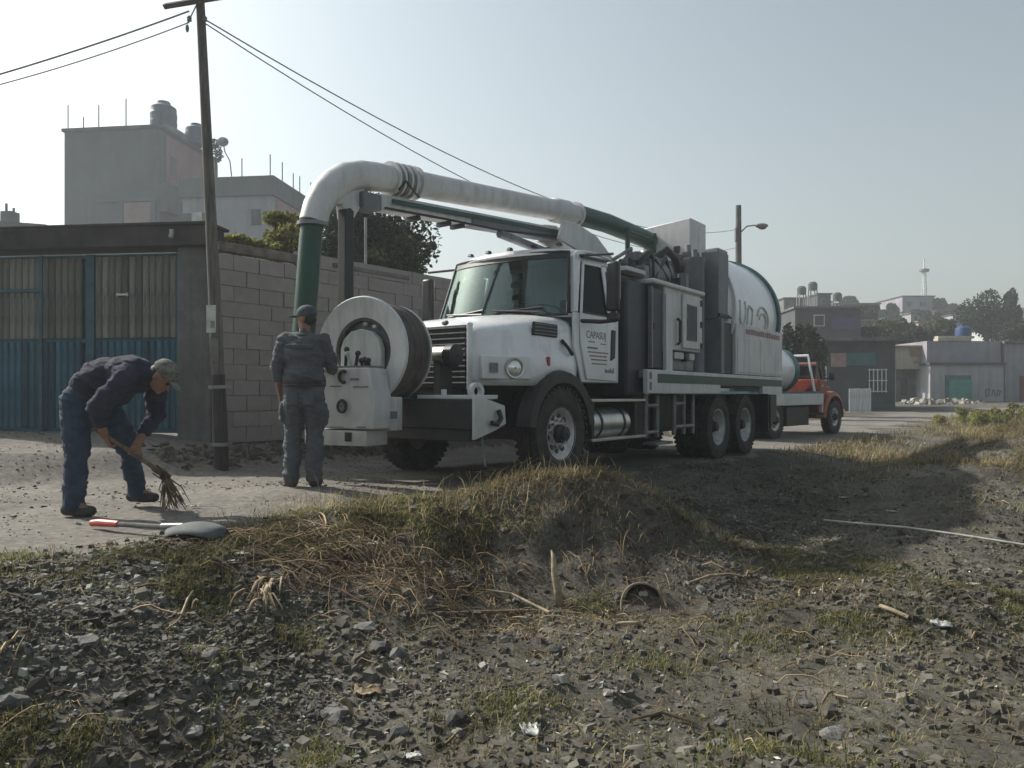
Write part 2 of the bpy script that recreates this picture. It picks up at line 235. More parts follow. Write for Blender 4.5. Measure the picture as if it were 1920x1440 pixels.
# ------------------------------------------------------------------ helpers
def smooth_by_angle(me, ang=35):
    me.polygons.foreach_set('use_smooth', [True]*len(me.polygons))
    try: me.set_sharp_from_angle(angle=R(ang))
    except Exception: pass
def tag(o, label=None, cat=None, group=None, kind=None):
    if label: o['label'] = label
    if cat: o['category'] = cat
    if group: o['group'] = group
    if kind: o['kind'] = kind
    return o
def empty(name, loc, label, cat, rotz=0.0, group=None):
    o = bpy.data.objects.new(name, None); COL.objects.link(o)
    o.location = loc; o.rotation_euler = (0, 0, rotz); o.empty_display_size = 0.2
    return tag(o, label, cat, group)
def copy_tree(o, parent=None):
    c = o.copy(); COL.objects.link(c)
    if parent is not None: c.parent = parent
    for ch in list(o.children): copy_tree(ch, c)
    return c
def V(*a): return Vector(a)
class MB:
    def __init__(s): s.v = []; s.f = []
    def add(s, vs_, fs):
        b = len(s.v); s.v += [tuple(p) for p in vs_]; s.f += [tuple(i+b for i in f) for f in fs]; return s
    def box(s, c, d, rz=0.0, taper=None):
        hx_, hy_, hz_ = d[0]/2, d[1]/2, d[2]/2; ca, sa = math.cos(rz), math.sin(rz); out = []
        for z in (-1, 1):
            tx, ty = (taper if (taper and z > 0) else (1, 1))
            for x, y in ((-1, -1), (1, -1), (1, 1), (-1, 1)):
                px, py = x*hx_*tx, y*hy_*ty
                out.append((c[0]+px*ca-py*sa, c[1]+px*sa+py*ca, c[2]+z*hz_))
        return s.add(out, [(3, 2, 1, 0), (4, 5, 6, 7), (0, 1, 5, 4), (1, 2, 6, 5), (2, 3, 7, 6), (3, 0, 4, 7)])
    def lo_hi(s, a, b): return s.box([(a[i]+b[i])/2 for i in range(3)], [abs(b[i]-a[i]) for i in range(3)])
    def tube(s, pts, r, n=12, caps=True):
        pts = [Vector(p) for p in pts]; rs = r if isinstance(r, (list, tuple)) else [r]*len(pts)
        base = len(s.v); up = None; k = len(pts)
        for i, p in enumerate(pts):
            t = (pts[min(i+1, k-1)]-pts[max(i-1, 0)]).normalized()
            if up is None:
                up = Vector((0, 0, 1)) if abs(t.z) < 0.9 else Vector((1, 0, 0))
            a = t.cross(up)
            if a.length < 1e-5: a = t.orthogonal()
            a.normalize(); up = a.cross(t).normalized()
            for j in range(n):
                th = 2*math.pi*j/n; s.v.append(tuple(p+(a*math.cos(th)+up*math.sin(th))*rs[i]))
        for i in range(k-1):
            for j in range(n):
                j2 = (j+1) % n
                s.f.append((base+i*n+j, base+i*n+j2, base+(i+1)*n+j2, base+(i+1)*n+j))
        if caps:
            s.f.append(tuple(base+j for j in reversed(range(n)))); s.f.append(tuple(base+(k-1)*n+j for j in range(n)))
        return s
    def lathe(s, prof, origin, axis, n=32, closed=True):
        """prof: (radius, along) pairs turned round axis"""
        ax = Vector(axis).normalized(); a = ax.orthogonal().normalized(); b2 = ax.cross(a); o = Vector(origin); base = len(s.v); k = len(prof)
        for rr, t in prof:
            for j in range(n):
                th = 2*math.pi*j/n; s.v.append(tuple(o+ax*t+(a*math.cos(th)+b2*math.sin(th))*rr))
        for i in range(k-1 if not closed else k):
            i2 = (i+1) % k
            for j in range(n):
                j2 = (j+1) % n; s.f.append((base+i*n+j, base+i*n+j2, base+i2*n+j2, base+i2*n+j))
        return s
    def prism(s, poly, f, lo, hi):
        """poly: 2D outline, f(a, b, t) -> 3D, extruded over t from lo to hi"""
        n = len(poly); base = len(s.v)
        for t in (lo, hi):
            for a, b in poly: s.v.append(tuple(f(a, b, t)))
        s.f.append(tuple(base+i for i in reversed(range(n)))); s.f.append(tuple(base+n+i for i in range(n)))
        for i in range(n):
            j = (i+1) % n; s.f.append((base+i, base+j, base+n+j, base+n+i))
        return s
    def ball(s, c, r, n=12, m=8):
        rx, ry, rz = r if isinstance(r, (tuple, list)) else (r, r, r); base = len(s.v)
        for i in range(1, m):
            ph = math.pi*i/m
            for j in range(n):
                th = 2*math.pi*j/n; s.v.append((c[0]+rx*math.sin(ph)*math.cos(th), c[1]+ry*math.sin(ph)*math.sin(th), c[2]+rz*math.cos(ph)))
        t = len(s.v); s.v.append((c[0], c[1], c[2]+rz)); s.v.append((c[0], c[1], c[2]-rz))
        for i in range(m-2):
            for j in range(n):
                j2 = (j+1) % n; s.f.append((base+i*n+j, base+(i+1)*n+j, base+(i+1)*n+j2, base+i*n+j2))
        for j in range(n):
            j2 = (j+1) % n; s.f.append((t, base+j, base+j2)); s.f.append((t+1, base+(m-2)*n+j2, base+(m-2)*n+j))
        return s
    def mesh(s, name, mat_, smooth=True, ang=35):
        me = bpy.data.meshes.new(name); me.from_pydata(s.v, [], s.f)
        bm = bmesh.new(); bm.from_mesh(me); bmesh.ops.recalc_face_normals(bm, faces=bm.faces); bm.to_mesh(me); bm.free()
        me.materials.append(mat_)
        if smooth: smooth_by_angle(me, ang)
        else: me.polygons.foreach_set('use_smooth', [False]*len(me.polygons))
        return me
    def build(s, name, mat_, parent=None, bevel=0.0, smooth=True, ang=35, loc=None, label=None):
        o = bpy.data.objects.new(name, s.mesh(name, mat_, smooth, ang)); COL.objects.link(o)
        if parent is not None: o.parent = parent
        if loc is not None: o.location = loc
        if bevel > 0:
            b = o.modifiers.new('bevel', 'BEVEL'); b.width = bevel; b.segments = 2; b.limit_method = 'ANGLE'; b.angle_limit = R(40)
        if label: o['label'] = label
        return o
def inst(name, me, parent=None, loc=(0, 0, 0), rot=(0, 0, 0), scale=(1, 1, 1)):
    o = bpy.data.objects.new(name, me); COL.objects.link(o); o.location = loc; o.rotation_euler = rot; o.scale = scale
    if parent is not None: o.parent = parent
    return o
def np_mesh(name, verts, faces_flat, loop_tot, mat_, smooth=False):
    me = bpy.data.meshes.new(name); nf = len(loop_tot)
    me.vertices.add(len(verts)); me.vertices.foreach_set('co', np.asarray(verts, np.float32).ravel())
    me.loops.add(len(faces_flat)); me.loops.foreach_set('vertex_index', np.asarray(faces_flat, np.int32))
    me.polygons.add(nf); ls = np.concatenate([[0], np.cumsum(loop_tot)[:-1]]).astype(np.int32)
    me.polygons.foreach_set('loop_start', ls)
    me.polygons.foreach_set('use_smooth', np.full(nf, bool(smooth)))
    me.update(calc_edges=True); me.validate(); me.materials.append(mat_)
    return me
def link(name, me, label=None, cat=None, kind=None, parent=None, group=None, loc=(0, 0, 0)):
    o = bpy.data.objects.new(name, me); COL.objects.link(o); o.location = loc
    if parent is not None: o.parent = parent
    return tag(o, label, cat, group, kind)
def px(u, v, Y):
    """where the sight line through a measured photograph point meets depth Y (camera 1 m up, level)"""
    return Vector(((u-960)/1450*Y, Y, 1+(735-v)/1450*Y))

# ------------------------------------------------------------------ the road frame: x forward along the truck, y to its left
YAW = math.atan(1040/1450)
HX, HY = -math.sin(YAW), -math.cos(YAW); LX, LY = math.cos(YAW), -math.sin(YAW)
OX, OY = 0.58-1.2*LX, 8.73-1.2*LY
ROTZ = math.atan2(HY, HX)
def loc_xy(x, y): dx, dy = x-OX, y-OY; return dx*HX+dy*HY, dx*LX+dy*LY
def wld(xl, yl): return OX+xl*HX+yl*LX, OY+xl*HY+yl*LY

def vnoise(x, y, seed=0):
    xi = np.floor(x).astype(np.int64); yi = np.floor(y).astype(np.int64); fx = x-xi; fy = y-yi
    fx = fx*fx*(3-2*fx); fy = fy*fy*(3-2*fy)
    def hsh(a, b):
        n = (a*374761393+b*668265263+seed*982451653) & 0x7fffffff
        n = ((n ^ (n >> 13))*1274126177) & 0x7fffffff
        return ((n ^ (n >> 16)) & 0xffff)/65535.0
    a = hsh(xi, yi); b = hsh(xi+1, yi); c = hsh(xi, yi+1); d = hsh(xi+1, yi+1)
    return (a*(1-fx)+b*fx)*(1-fy)+(c*(1-fx)+d*fx)*fy-0.5
def fbm(x, y, seed=0, o=4):
    t = 0; a = 1.0; f = 1.0
    for i in range(o): t = t+a*vnoise(x*f, y*f, seed+i); a *= 0.5; f *= 2.1
    return t
def sst(a, b, t): t = np.clip((t-a)/(b-a), 0, 1); return t*t*(3-2*t)
def road_c(xl): return np.where(xl < -20, ((-xl-20)/10)**2*2.5, 0.0)
def road_mask(x, y):
    xl, yl = loc_xy(x, y)
    n = fbm(x*0.9, y*0.9, 5)*0.5
    c = road_c(xl)
    near = np.where(xl > 2.5, 1.25, 1.25)
    m = (yl-c > -2.75+n*0.4) & (yl-c < near+n*0.9)
    drive = (xl > 0.6) & (yl <= -2.6) & (yl > -9)
    return m | drive
def H(x, y):
    x = np.asarray(x, float); y = np.asarray(y, float)
    xl, yl = loc_xy(x, y); yl2 = yl-road_c(xl)
    z = np.interp(xl, [-90, -44, -31, -20, -16, -6, 0, 2, 4, 10], [1.2, 0.45, 0.12, -0.15, -0.2, -0.12, 0.0, 0.05, 0.07, 0.05])
    z = z+sst(2.4, 3.4, -yl)*0.27*sst(-30, -12, xl)+sst(3.4, 5.0, -yl)*0.12*sst(-30, -12, xl)
    edge = sst(0.95, 3.3, yl2-0.3*sst(1.5, 3.0, xl))
    z = z+0.07*np.exp(-((x+1.9)/0.8)**2-((y-7.05)/0.6)**2)-0.40*edge*sst(-16, -6, xl)
    # mound in front of the truck, with its tail to the left
    z = z+0.62*np.exp(-((x-0.70)/0.80)**2-((y-6.1)/0.55)**2)
    z = z+0.15*np.exp(-((x+0.45)/0.75)**2-((y-5.85)/0.5)**2)
    z = z+0.08*np.exp(-((x+1.1)/0.7)**2-((y-4.9)/0.45)**2)
    # hollow before the mound, low ridge to its right, bank with dry grass at the far right
    z = z-0.14*np.exp(-((x-0.9)/1.0)**2-((y-4.75)/0.35)**2)
    z = z+0.20*np.exp(-((x-2.3-0.25*(y-5))/1.1)**2-((y-4.7)/0.5)**2)
    z = z+1.15*np.exp(-((x-8.2)/2.1)**2-((y-11.4)/2.1)**2)
    z = z+0.30*np.exp(-((x-5.2)/1.2)**2-((y-10.2)/1.4)**2)
    z = z+0.16*np.exp(-((x+2.2)/1.0)**2-((y-3.2)/0.5)**2)
    # the hill far behind on the right
    z = z+11.5*sst(58, 128, y)-9*sst(128, 200, y)
    md = np.exp(-((x-0.7)/0.9)**2-((y-5.75)/0.6)**2); z = z+md*(fbm(x*4.5, y*4.5, 15, 4)*0.11)
    rough = sst(0.9, 2.2, yl2)*sst(60, 20, y)
    z = z+rough*(fbm(x*1.6, y*1.6, 11)*0.10+fbm(x*7, y*7, 12, 3)*0.035+fbm(x*20, y*20, 13, 2)*0.012)
    z = z+(1-rough)*(fbm(x*0.8, y*0.8, 21)*0.03+fbm(x*6, y*6, 22, 3)*0.010)*sst(60, 20, y)
    return z
def hz(x, y): return float(H(np.array([x]), np.array([y]))[0])

def graded(lo, a, b, hi, step, g=1.12):
    mid = list(np.arange(a, b+1e-6, step)); out = []
    s = step; x = a
    while x > lo: s *= g; x -= s; out.append(x)
    left = out[::-1]; out = []; s = step; x = mid[-1]
    while x < hi: s *= g; x += s; out.append(x)
    return np.array(left+mid+out)
gx = graded(-150, -5.5, 8.0, 190, 0.045); gy = graded(-14, 1.6, 12.5, 230, 0.045)
GX, GY = np.meshgrid(gx, gy); GZ = H(GX, GY)
nx, ny = len(gx), len(gy)
verts = np.stack([GX.ravel(), GY.ravel(), GZ.ravel()], 1)
ii, jj = np.meshgrid(np.arange(nx-1), np.arange(ny-1)); a0 = (jj*nx+ii).ravel()
quads = np.stack([a0, a0+1, a0+nx+1, a0+nx], 1)
cx = verts[quads].mean(1); rm = road_mask(cx[:, 0], cx[:, 1])
for nm, sel, mt, lb, ct in (('dirt_road', rm, M['road'], 'dusty grey dirt road under the two tanker trucks', 'road'), ('ground', ~rm, M['soil'], 'rough dark soil with a mound in front of the white truck', 'ground')):
    q = quads[sel]; u_, inv_ = np.unique(q.ravel(), return_inverse=True)
    link(nm, np_mesh(nm, verts[u_], inv_, np.full(len(q), 4), mt, True), lb, ct, 'structure')

# ------------------------------------------------------------------ gate wall, block wall, utility pole
GA = R(7); GR = Vector((math.cos(GA), -math.sin(GA), 0)); GN = Vector((math.sin(GA), math.cos(GA), 0))
G0 = Vector((-4.66, 10.9, 0))                      # right jamb of the gate, at ground level
def gate():
    t = empty('metal_gate', (G0.x, G0.y, 0.40), 'tall weathered gate of grey boards above and blue sheets below', 'gate', -GA)
    W = 5.6
    for x, w in ((-0.03, 0.06), (-1.365, 0.13), (-2.13, 0.05), (-3.5, 0.13), (-4.9, 0.06), (-W, 0.08)): f = MB(); f.box((x, 0, 1.29), (w, 0.09, 2.54)); f.build('gate_post', M['blueframe'], t, 0.006)
    for z in (0.05, 1.335, 2.53): r = MB(); r.box((-W/2, 0.03, z), (W-0.02, 0.05, 0.06)); r.build('cross_rail', M['blueframe'], t, 0.004)
    r = MB(); r.box((-2.55, -0.035, 2.06), (0.86, 0.03, 0.05)); r.build('cross_rail', M['blueframe'], t, 0.004)
    bs = MB(); bs.box((-W/2, 0.07, 1.29), (W, 0.02, 2.54)); bs.build('gap_block_sheet', M['blueslat'], t)  # unseen sheet added to block the bright gaps between slats and posts
    def slat_mesh(nm, h, mt, w=0.098):
        m = MB(); m.prism([(-w/2, 0.0), (-w*0.3, -0.022), (w*0.3, -0.022), (w/2, 0.0), (w/2, 0.012), (-w/2, 0.012)], lambda a, b, s: (a, b, s), 0, h)
        return m.mesh(nm, mt, False)
    up = [slat_mesh('board', 1.15, M['greyslat']), slat_mesh('board', 1.155, M['greyslat'], 0.093)]
    lo = [slat_mesh('sheet_rib', 1.24, M['blueslat']), slat_mesh('sheet_rib', 1.235, M['blueslat'], 0.095)]
    x = -0.115; k = 0
    while x > -W+0.06:
        if min(abs(x-q) for q in (-1.365, -3.5)) > 0.11:
            inst('board', up[k % 2], t, (x, random.uniform(-0.006, 0.004), 1.37), (0, 0, random.uniform(-0.02, 0.02)))
            inst('sheet_rib', lo[k % 2], t, (x, random.uniform(-0.004, 0.004), 0.085), (0, 0, 0))
        k += 1; x -= 0.1035
    h = MB(); h.box((-0.86, -0.05, 1.98), (0.18, 0.03, 0.025)); h.box((-0.94, -0.04, 1.98), (0.02, 0.05, 0.05)); h.box((-0.78, -0.04, 1.98), (0.02, 0.05, 0.05))
    h.build('latch_bolt', M['alu'], t)
gate()
def gatehouse():
    t = empty('gate_portal', (G0.x, G0.y, 0.30), 'grey concrete pillar and dark stained lintel beam framing the gate', 'portal', -GA)
    p = MB(); p.box((0.26, 0.05, 1.345), (0.50, 0.35, 2.75)); p.build('pillar', M['concrete'], t, 0.012)
    b = MB(); b.box((-2.75, 0.0, 2.86), (6.52, 0.5, 0.28)); b.build('lintel', M['darkconcrete'], t, 0.015)
    b = MB(); b.box((-2.75, 0.02, 3.02), (6.60, 0.62, 0.04)); b.build('lintel_cap', M['darkconcrete'], t, 0.01)
    w = MB(); w.box((-6.1, 0.2, 1.3), (0.85, 0.3, 2.84)); w.build('side_pier', M['concrete'], t, 0.01)
    l = MB(); l.box((0.02, -0.27, 2.9), (0.05, 0.05, 0.07)); l.ball((0.02, -0.29, 2.84), 0.035); l.build('small_lamp', M['plastic'], t)
gatehouse()
def block_wall():
    yl = -3.4; x0, x1 = 1.30, -7.5
    ox, oy = wld(x0, yl)
    t = empty('block_wall', (ox, oy, 0.10), 'grey concrete block wall running behind the truck', 'wall', ROTZ+math.pi)
    # local x runs backwards along the truck, local -y faces the road
    L = x0-x1; bh = 0.213; bl = 0.415; rows = 13
    core = MB(); core.box((L/2, 0.10, 1.36), (L, 0.13, 2.74)); core.build('mortar_core', M['mortar'], t)
    base = MB(); base.box((L/2, 0.08, 0.03), (L+0.02, 0.23, 0.34)); base.build('plinth', M['darkconcrete'], t, 0.01)
    meshes = []
    for k in range(5):
        m = MB(); w = bl-0.008-0.0015*k; hh = bh-0.008-0.001*k; j = lambda s: random.uniform(-s, s)
        m.box((0, 0, 0), (w, 0.06, hh)); m.v = [(a+j(0.004), b+j(0.007), c+j(0.004)) for a, b, c in m.v]
        meshes.append(m.mesh('block', M['block'], False))
    hm = MB(); hm.box((0, 0, 0), (bl/2-0.01, 0.06, bh-0.009)); hm = hm.mesh('block', M['block'], False)
    for r in range(rows):
        off = (r % 2)*bl/2; c = 0
        if r % 2: inst('block', hm, t, (bl/4, 0.02+random.uniform(-0.005, 0.005), 0.21+bh*(r+0.5)))
        while True:
            xc = off+bl/2+c*bl; c += 1
            if xc > 6.6: break
            if r == rows-1 and (xc < 1.7 and random.random() < 0.6): continue
            inst('block', meshes[random.randrange(5)], t, (xc, 0.020+random.uniform(-0.006, 0.006), 0.21+bh*(r+0.5)), (0, random.uniform(-0.006, 0.006), random.uniform(-0.01, 0.01)))
    cp = MB(); cp.box((2.80, 0.08, 2.86), (1.7, 0.24, 0.07)); cp.build('coping', M['concrete'], t, 0.01)
    cp = MB(); cp.tube([(2.75, 0.1, 2.8), (2.75, 0.1, 3.75)], 0.022, 8); cp.build('stub_post', M['steel'], t)
    cap = MB(); cap.box((0.75, 0.08, 2.86), (1.5, 0.2, 0.1)); cap.v = [(a+random.uniform(-.03, .03), b, c+random.uniform(-.03, .03)) for a, b, c in cap.v]; cap.build('broken_top_course', M['rubble'], t, 0.02)
block_wall()

def utility_pole():
    b = px(418, 860, 9.6); top = Vector((-3.885, 9.6, 6.15)); bz = hz(b.x, b.y)
    t = empty('utility_pole', (b.x, b.y, bz), 'leaning wooden utility pole with a crossarm beside the gate', 'utility pole')
    o = Vector((b.x, b.y, bz)); d = top-o
    m = MB(); m.tube([V(-0.02, 0.02, -0.3), d*0.3, d*0.65, d], [0.085, 0.078, 0.062, 0.05], 14); m.build('pole_shaft', M['polewood'], t)
    m = MB(); m.tube([V(0.035, -0.12, -0.3), V(0.02, -0.125, 0.4), V(-0.015, -0.115, 1.12)], [0.088, 0.084, 0.08], 12); m.build('footing_stub', M['darkwood'], t)
    m = MB(); m.tube([V(0.035, -0.125, 0.25), V(0.035, -0.125, 0.29)], 0.125, 14); m.tube([V(-0.005, -0.08, 0.95), V(-0.006, -0.08, 0.99)], 0.135, 14); m.build('strap', M['steel'], t)
    c = d*((6.02-bz)/(6.15-bz)) if False else Vector((-3.88, 9.6, 5.82))-o
    m = MB(); ca = Vector((0.93, -0.36, -0.05)).normalized()
    p0 = c-ca*0.52+V(0, -0.07, 0.0); p1 = c+ca*0.46+V(0, -0.07, 0.0)
    m.tube([p0, p1], 0.042, 4); m.build('crossarm', M['polewood'], t, 0.004)
    for s, lb in ((-0.10, 'l'), (0.09, 'r')):
        q = c+V(s, -0.06, -0.25); m = MB(); m.lathe([(0.012, 0), (0.032, 0.01), (0.022, 0.03), (0.032, 0.045), (0.012, 0.07)], q, (0, 0, 1), 10); m.build('insulator', M['steel'], t)
    m = MB(); q = c+V(-0.13, -0.05, -0.33); m.tube([q+V(0.10, 0.03, 0.30), q+V(0, 0, 0.06)], 0.008, 6); m.ball(q, (0.022, 0.022, 0.05)); m.build('hanging_clamp', M['steel'], t)
    f = lambda k: d*k
    pm = MB(); q = d*((1.93-bz)/(6.15-bz)); pm.box((q.x-0.025, q.y-0.082, q.z-0.03), (0.115, 0.006, 0.34)); pm.build('paper_notice', M['paper'], t, label='white paper notice with a dark mark')
    pm = MB(); pm.box((q.x-0.005, q.y-0.087, q.z-0.10), (0.05, 0.004, 0.09)); pm.build('notice_print', M['ink'], t)
    pm = MB(); q = d*((1.60-bz)/(6.15-bz)); pm.box((q.x+0.0, q.y-0.086, q.z-0.08), (0.10, 0.006, 0.28)); pm.build('faded_notice', M['concrete'], t)
    return o+c
ARM = utility_pole()

def street_lamp():
    b = Vector((8.2, 28, -0.2)); t = empty('street_lamp', b, 'concrete lamp post with a curved arm rising behind the tank', 'street lamp')
    m = MB(); m.tube([V(0, 0, -0.3), V(0, 0, 7.95)], [0.16, 0.10], 12); m.build('post', M['concrete'], t)
    m = MB(); m.tube([V(0.05, 0, 6.95), V(0.3, 0, 7.2), V(0.62, 0, 7.24)], 0.025, 8); m.build('lamp_arm', M['steel'], t)
    m = MB(); m.ball((0.84, 0, 7.22), (0.24, 0.13, 0.09), 14, 8); m.build('lamp_head', M['steel'], t)
    m = MB(); m.ball((0.86, 0, 7.17), (0.16, 0.10, 0.09), 12, 8); m.build('lamp_glass', M['amber'], t)
    m = MB(); m.box((-0.07, 0, 6.9), (0.12, 0.16, 0.5)); m.build('junction_box', M['steel'], t)
street_lamp()
def cable(label, p0, p1, sag, r=0.011, group=None, n=28):
    pts = []
    for i in range(n+1):
        k = i/n; p = Vector(p0).lerp(Vector(p1), k); p.z -= sag*4*k*(1-k); pts.append(p)
    m = MB(); m.tube(pts, r, 6); o = m.build('overhead_cable', M['wire'])
    return tag(o, label, 'cable')
LP = Vector((8.2, 28, 6.6))
cable('upper overhead cable from the utility pole to the lamp post', ARM+V(0.09, -0.05, -0.22), LP+V(0, 0, 0.3), 1.0, 0.009)
cable('lower of the two cables sagging to the lamp post', ARM+V(0.09, -0.06, -0.27), LP+V(0, 0, -0.35), 1.15, 0.008)
cable('thick overhead cable leaving the frame at the upper left', ARM+V(-0.10, -0.06, -0.12), px(-500, 262, 9.0), 0.12, 0.010)
cable('thin overhead cable hanging just under the thick one', ARM+V(-0.10, -0.06, -0.26), px(-500, 250, 9.2), 0.20, 0.007)

# ------------------------------------------------------------------ foliage builders
def leaf_cloud(centres, radii, count, size, flat=0.9):
    """leaf quads spread in a shell through each clump"""
    k = len(centres); cen = np.array(centres, float); rad = np.array(radii, float)
    w = rad.mean(1)**2 if rad.ndim == 2 else rad**2
    if rad.ndim == 1: rad = np.stack([rad, rad, rad*flat], 1)
    idx = rng.choice(k, count, p=w/w.sum()); d = rng.normal(size=(count, 3)); d /= np.linalg.norm(d, axis=1)[:, None]
    rr = rng.uniform(0.35, 1.08, count)**0.6
    p = cen[idx]+d*rad[idx]*rr[:, None]
    a = rng.normal(size=(count, 3)); a /= np.linalg.norm(a, axis=1)[:, None]
    b = np.cross(a, rng.normal(size=(count, 3))); b /= np.linalg.norm(b, axis=1)[:, None]
    s = size*rng.uniform(0.6, 1.4, count)[:, None]
    v = np.stack([p-a*s, p-b*s*0.5, p+a*s, p+b*s*0.5], 1).reshape(-1, 3)
    return v
def leaf_mesh(name, v, mt): n = len(v)//4; return np_mesh(name, v, np.arange(n*4), np.full(n, 4), mt)
def tree(label, base, trunk_h, crown_c, crown_r, clumps, count, size, mt, trunk_r=0.12, name='tree', group=None, seed=1):
    rr = np.random.default_rng(seed); b = Vector(base); t = empty(name, b, label, 'tree', 0, group)
    cc = Vector(crown_c)-b; m = MB()
    m.tube([V(0, 0, -0.3), cc*0.5+V(0.05, 0, 0), cc*0.9], [trunk_r, trunk_r*0.75, trunk_r*0.35], 8)
    cen = []; rad = []
    for i in range(clumps):
        d = rr.normal(size=3); d /= np.linalg.norm(d); q = rr.uniform(0.35, 0.85)
        c = np.array(cc)+d*np.array(crown_r)*q; cen.append(c); f = rr.uniform(0.26, 0.44); rad.append(np.array(crown_r)*f)
        if i % 2 == 0: m.tube([cc*0.55, (cc*0.7+Vector(c)*0.3), Vector(c)], [trunk_r*0.5, trunk_r*0.3, trunk_r*0.1], 5)
    m.build('trunk', M['darkwood'], t)
    me = leaf_mesh('crown', leaf_cloud(cen, rad, count, size), mt); link('crown', me, parent=t)
    return t

# the tree and plants behind the block wall
tree('dense dark tree rising behind the block wall', (-2.7, 16.2, 0.4), 3, (-3.0, 16.2, 3.72), (1.42, 1.1, 1.48), 52, 27000, 0.06, M['leaf_dark'], 0.1, 'dense_tree', seed=3)
def wall_bush(label, c, r, n, mt, size, seed):
    t = empty('wall_bush', (c[0], c[1], c[2]-r[2]), label, 'shrub'); rr = np.random.default_rng(seed)
    cen = [rr.normal(size=3)*np.array(r)*0.5+np.array([0, 0, r[2]]) for _ in range(14)]; rad = [np.array(r)*0.4]*14
    link('foliage', leaf_mesh('foliage', leaf_cloud(cen, rad, n, size), mt), parent=t)
    m = MB()
    for q in cen[::2]: m.tube([V(q[0]*0.3, q[1]*0.3, -0.9), V(*q)], [0.02, 0.008], 5)
    m.build('stems', M['darkwood'], t)
wall_bush('yellow green bush spilling over the block wall top', px(535, 440, 12.2), (0.50, 0.35, 0.30), 3600, M['leaf_yellow'], 0.042, 4)
wall_bush('low straggly plant on the wall beside the utility pole', px(465, 452, 11.4), (0.40, 0.25, 0.10), 1300, M['leaf_yellow'], 0.04, 5)
wall_bush('small dark shrub over the coping near the cab', px(760, 490, 15), (0.6, 0.35, 0.33), 2200, M['leaf_mid'], 0.045, 6)

# ------------------------------------------------------------------ buildings on the left
def left_block():
    Y0 = 24.0; c = px(299, 735, Y0); t = empty('concrete_house', (c.x, c.y, 1.5), 'three storey grey concrete house with a pink side wall and bare rods', 'house', -GA)
    zt = 1+(735-240)/1450*Y0-1.5; W = 3.2; D = 3.6
    m = MB(); m.box((-W/2, D/2, zt/2), (W, D, zt)); m.build('wall', M['plaster'], t)
    m = MB(); m.box((0.012, D/2+0.15, zt-1.05), (0.03, D-0.35, 1.9)); m.build('pink_side_wall', M['pinkplaster'], t)
    m = MB(); m.box((-W/2, D/2, zt+0.05), (W+0.12, D+0.12, 0.1)); m.build('roof_slab', M['concrete'], t)
    m = MB(); m.box((0.14, 0.35, zt-2.15), (0.3, 0.7, 0.9)); m.build('balcony_box', M['plaster'], t)
    m = MB(); m.box((0.02, 0.75, zt-1.0), (0.04, 0.35, 0.62)); m.build('window', M['dkwindow'], t)
    m = MB(); m.box((-0.72, -0.02, zt-2.72), (0.88, 0.05, 0.85)); m.build('brick_infill', M['rosebrick'], t)
    for x in (-1.26, -0.18): m = MB(); m.box((x, -0.03, zt-2.75), (0.14, 0.08, 0.95)); m.build('column', M['plaster'], t)
    m = MB(); m.box((-1.05, -0.035, zt-2.22), (2.0, 0.07, 0.10)); m.build('tie_beam', M['plaster'], t)
    for x, h in ((-3.15, 0.9), (-2.62, 0.5), (-2.1, 0.85), (-1.18, 1.0), (0.0, 0.5)):
        m = MB(); m.tube([V(x, 0.1, zt), V(x, 0.1, zt+h)], 0.018, 5); m.build('rebar_rod', M['rust'], t)
    m = MB(); m.box((-0.42, 1.0, zt+0.14), (0.95, 1.2, 0.26)); m.build('tank_base', M['grey'], t)
    for x, y, r_, h_ in ((-0.44, 0.95, 0.40, 0.82), (0.08, 2.0, 0.34, 0.62)):
        m = MB(); m.lathe([(0.01, 0), (r_, 0), (r_*1.03, h_*0.3), (r_, h_*0.32), (r_*1.03, h_*0.6), (r_, h_*0.62), (r_*0.97, h_*0.86), (r_*0.55, h_), (r_*0.5, h_+0.08), (0.01, h_+0.09)], (x, y, zt+(0.27 if x < 0 else 0.1)), (0, 0, 1), 22); m.build('water_tank', M['tankblue'], t)
left_block()
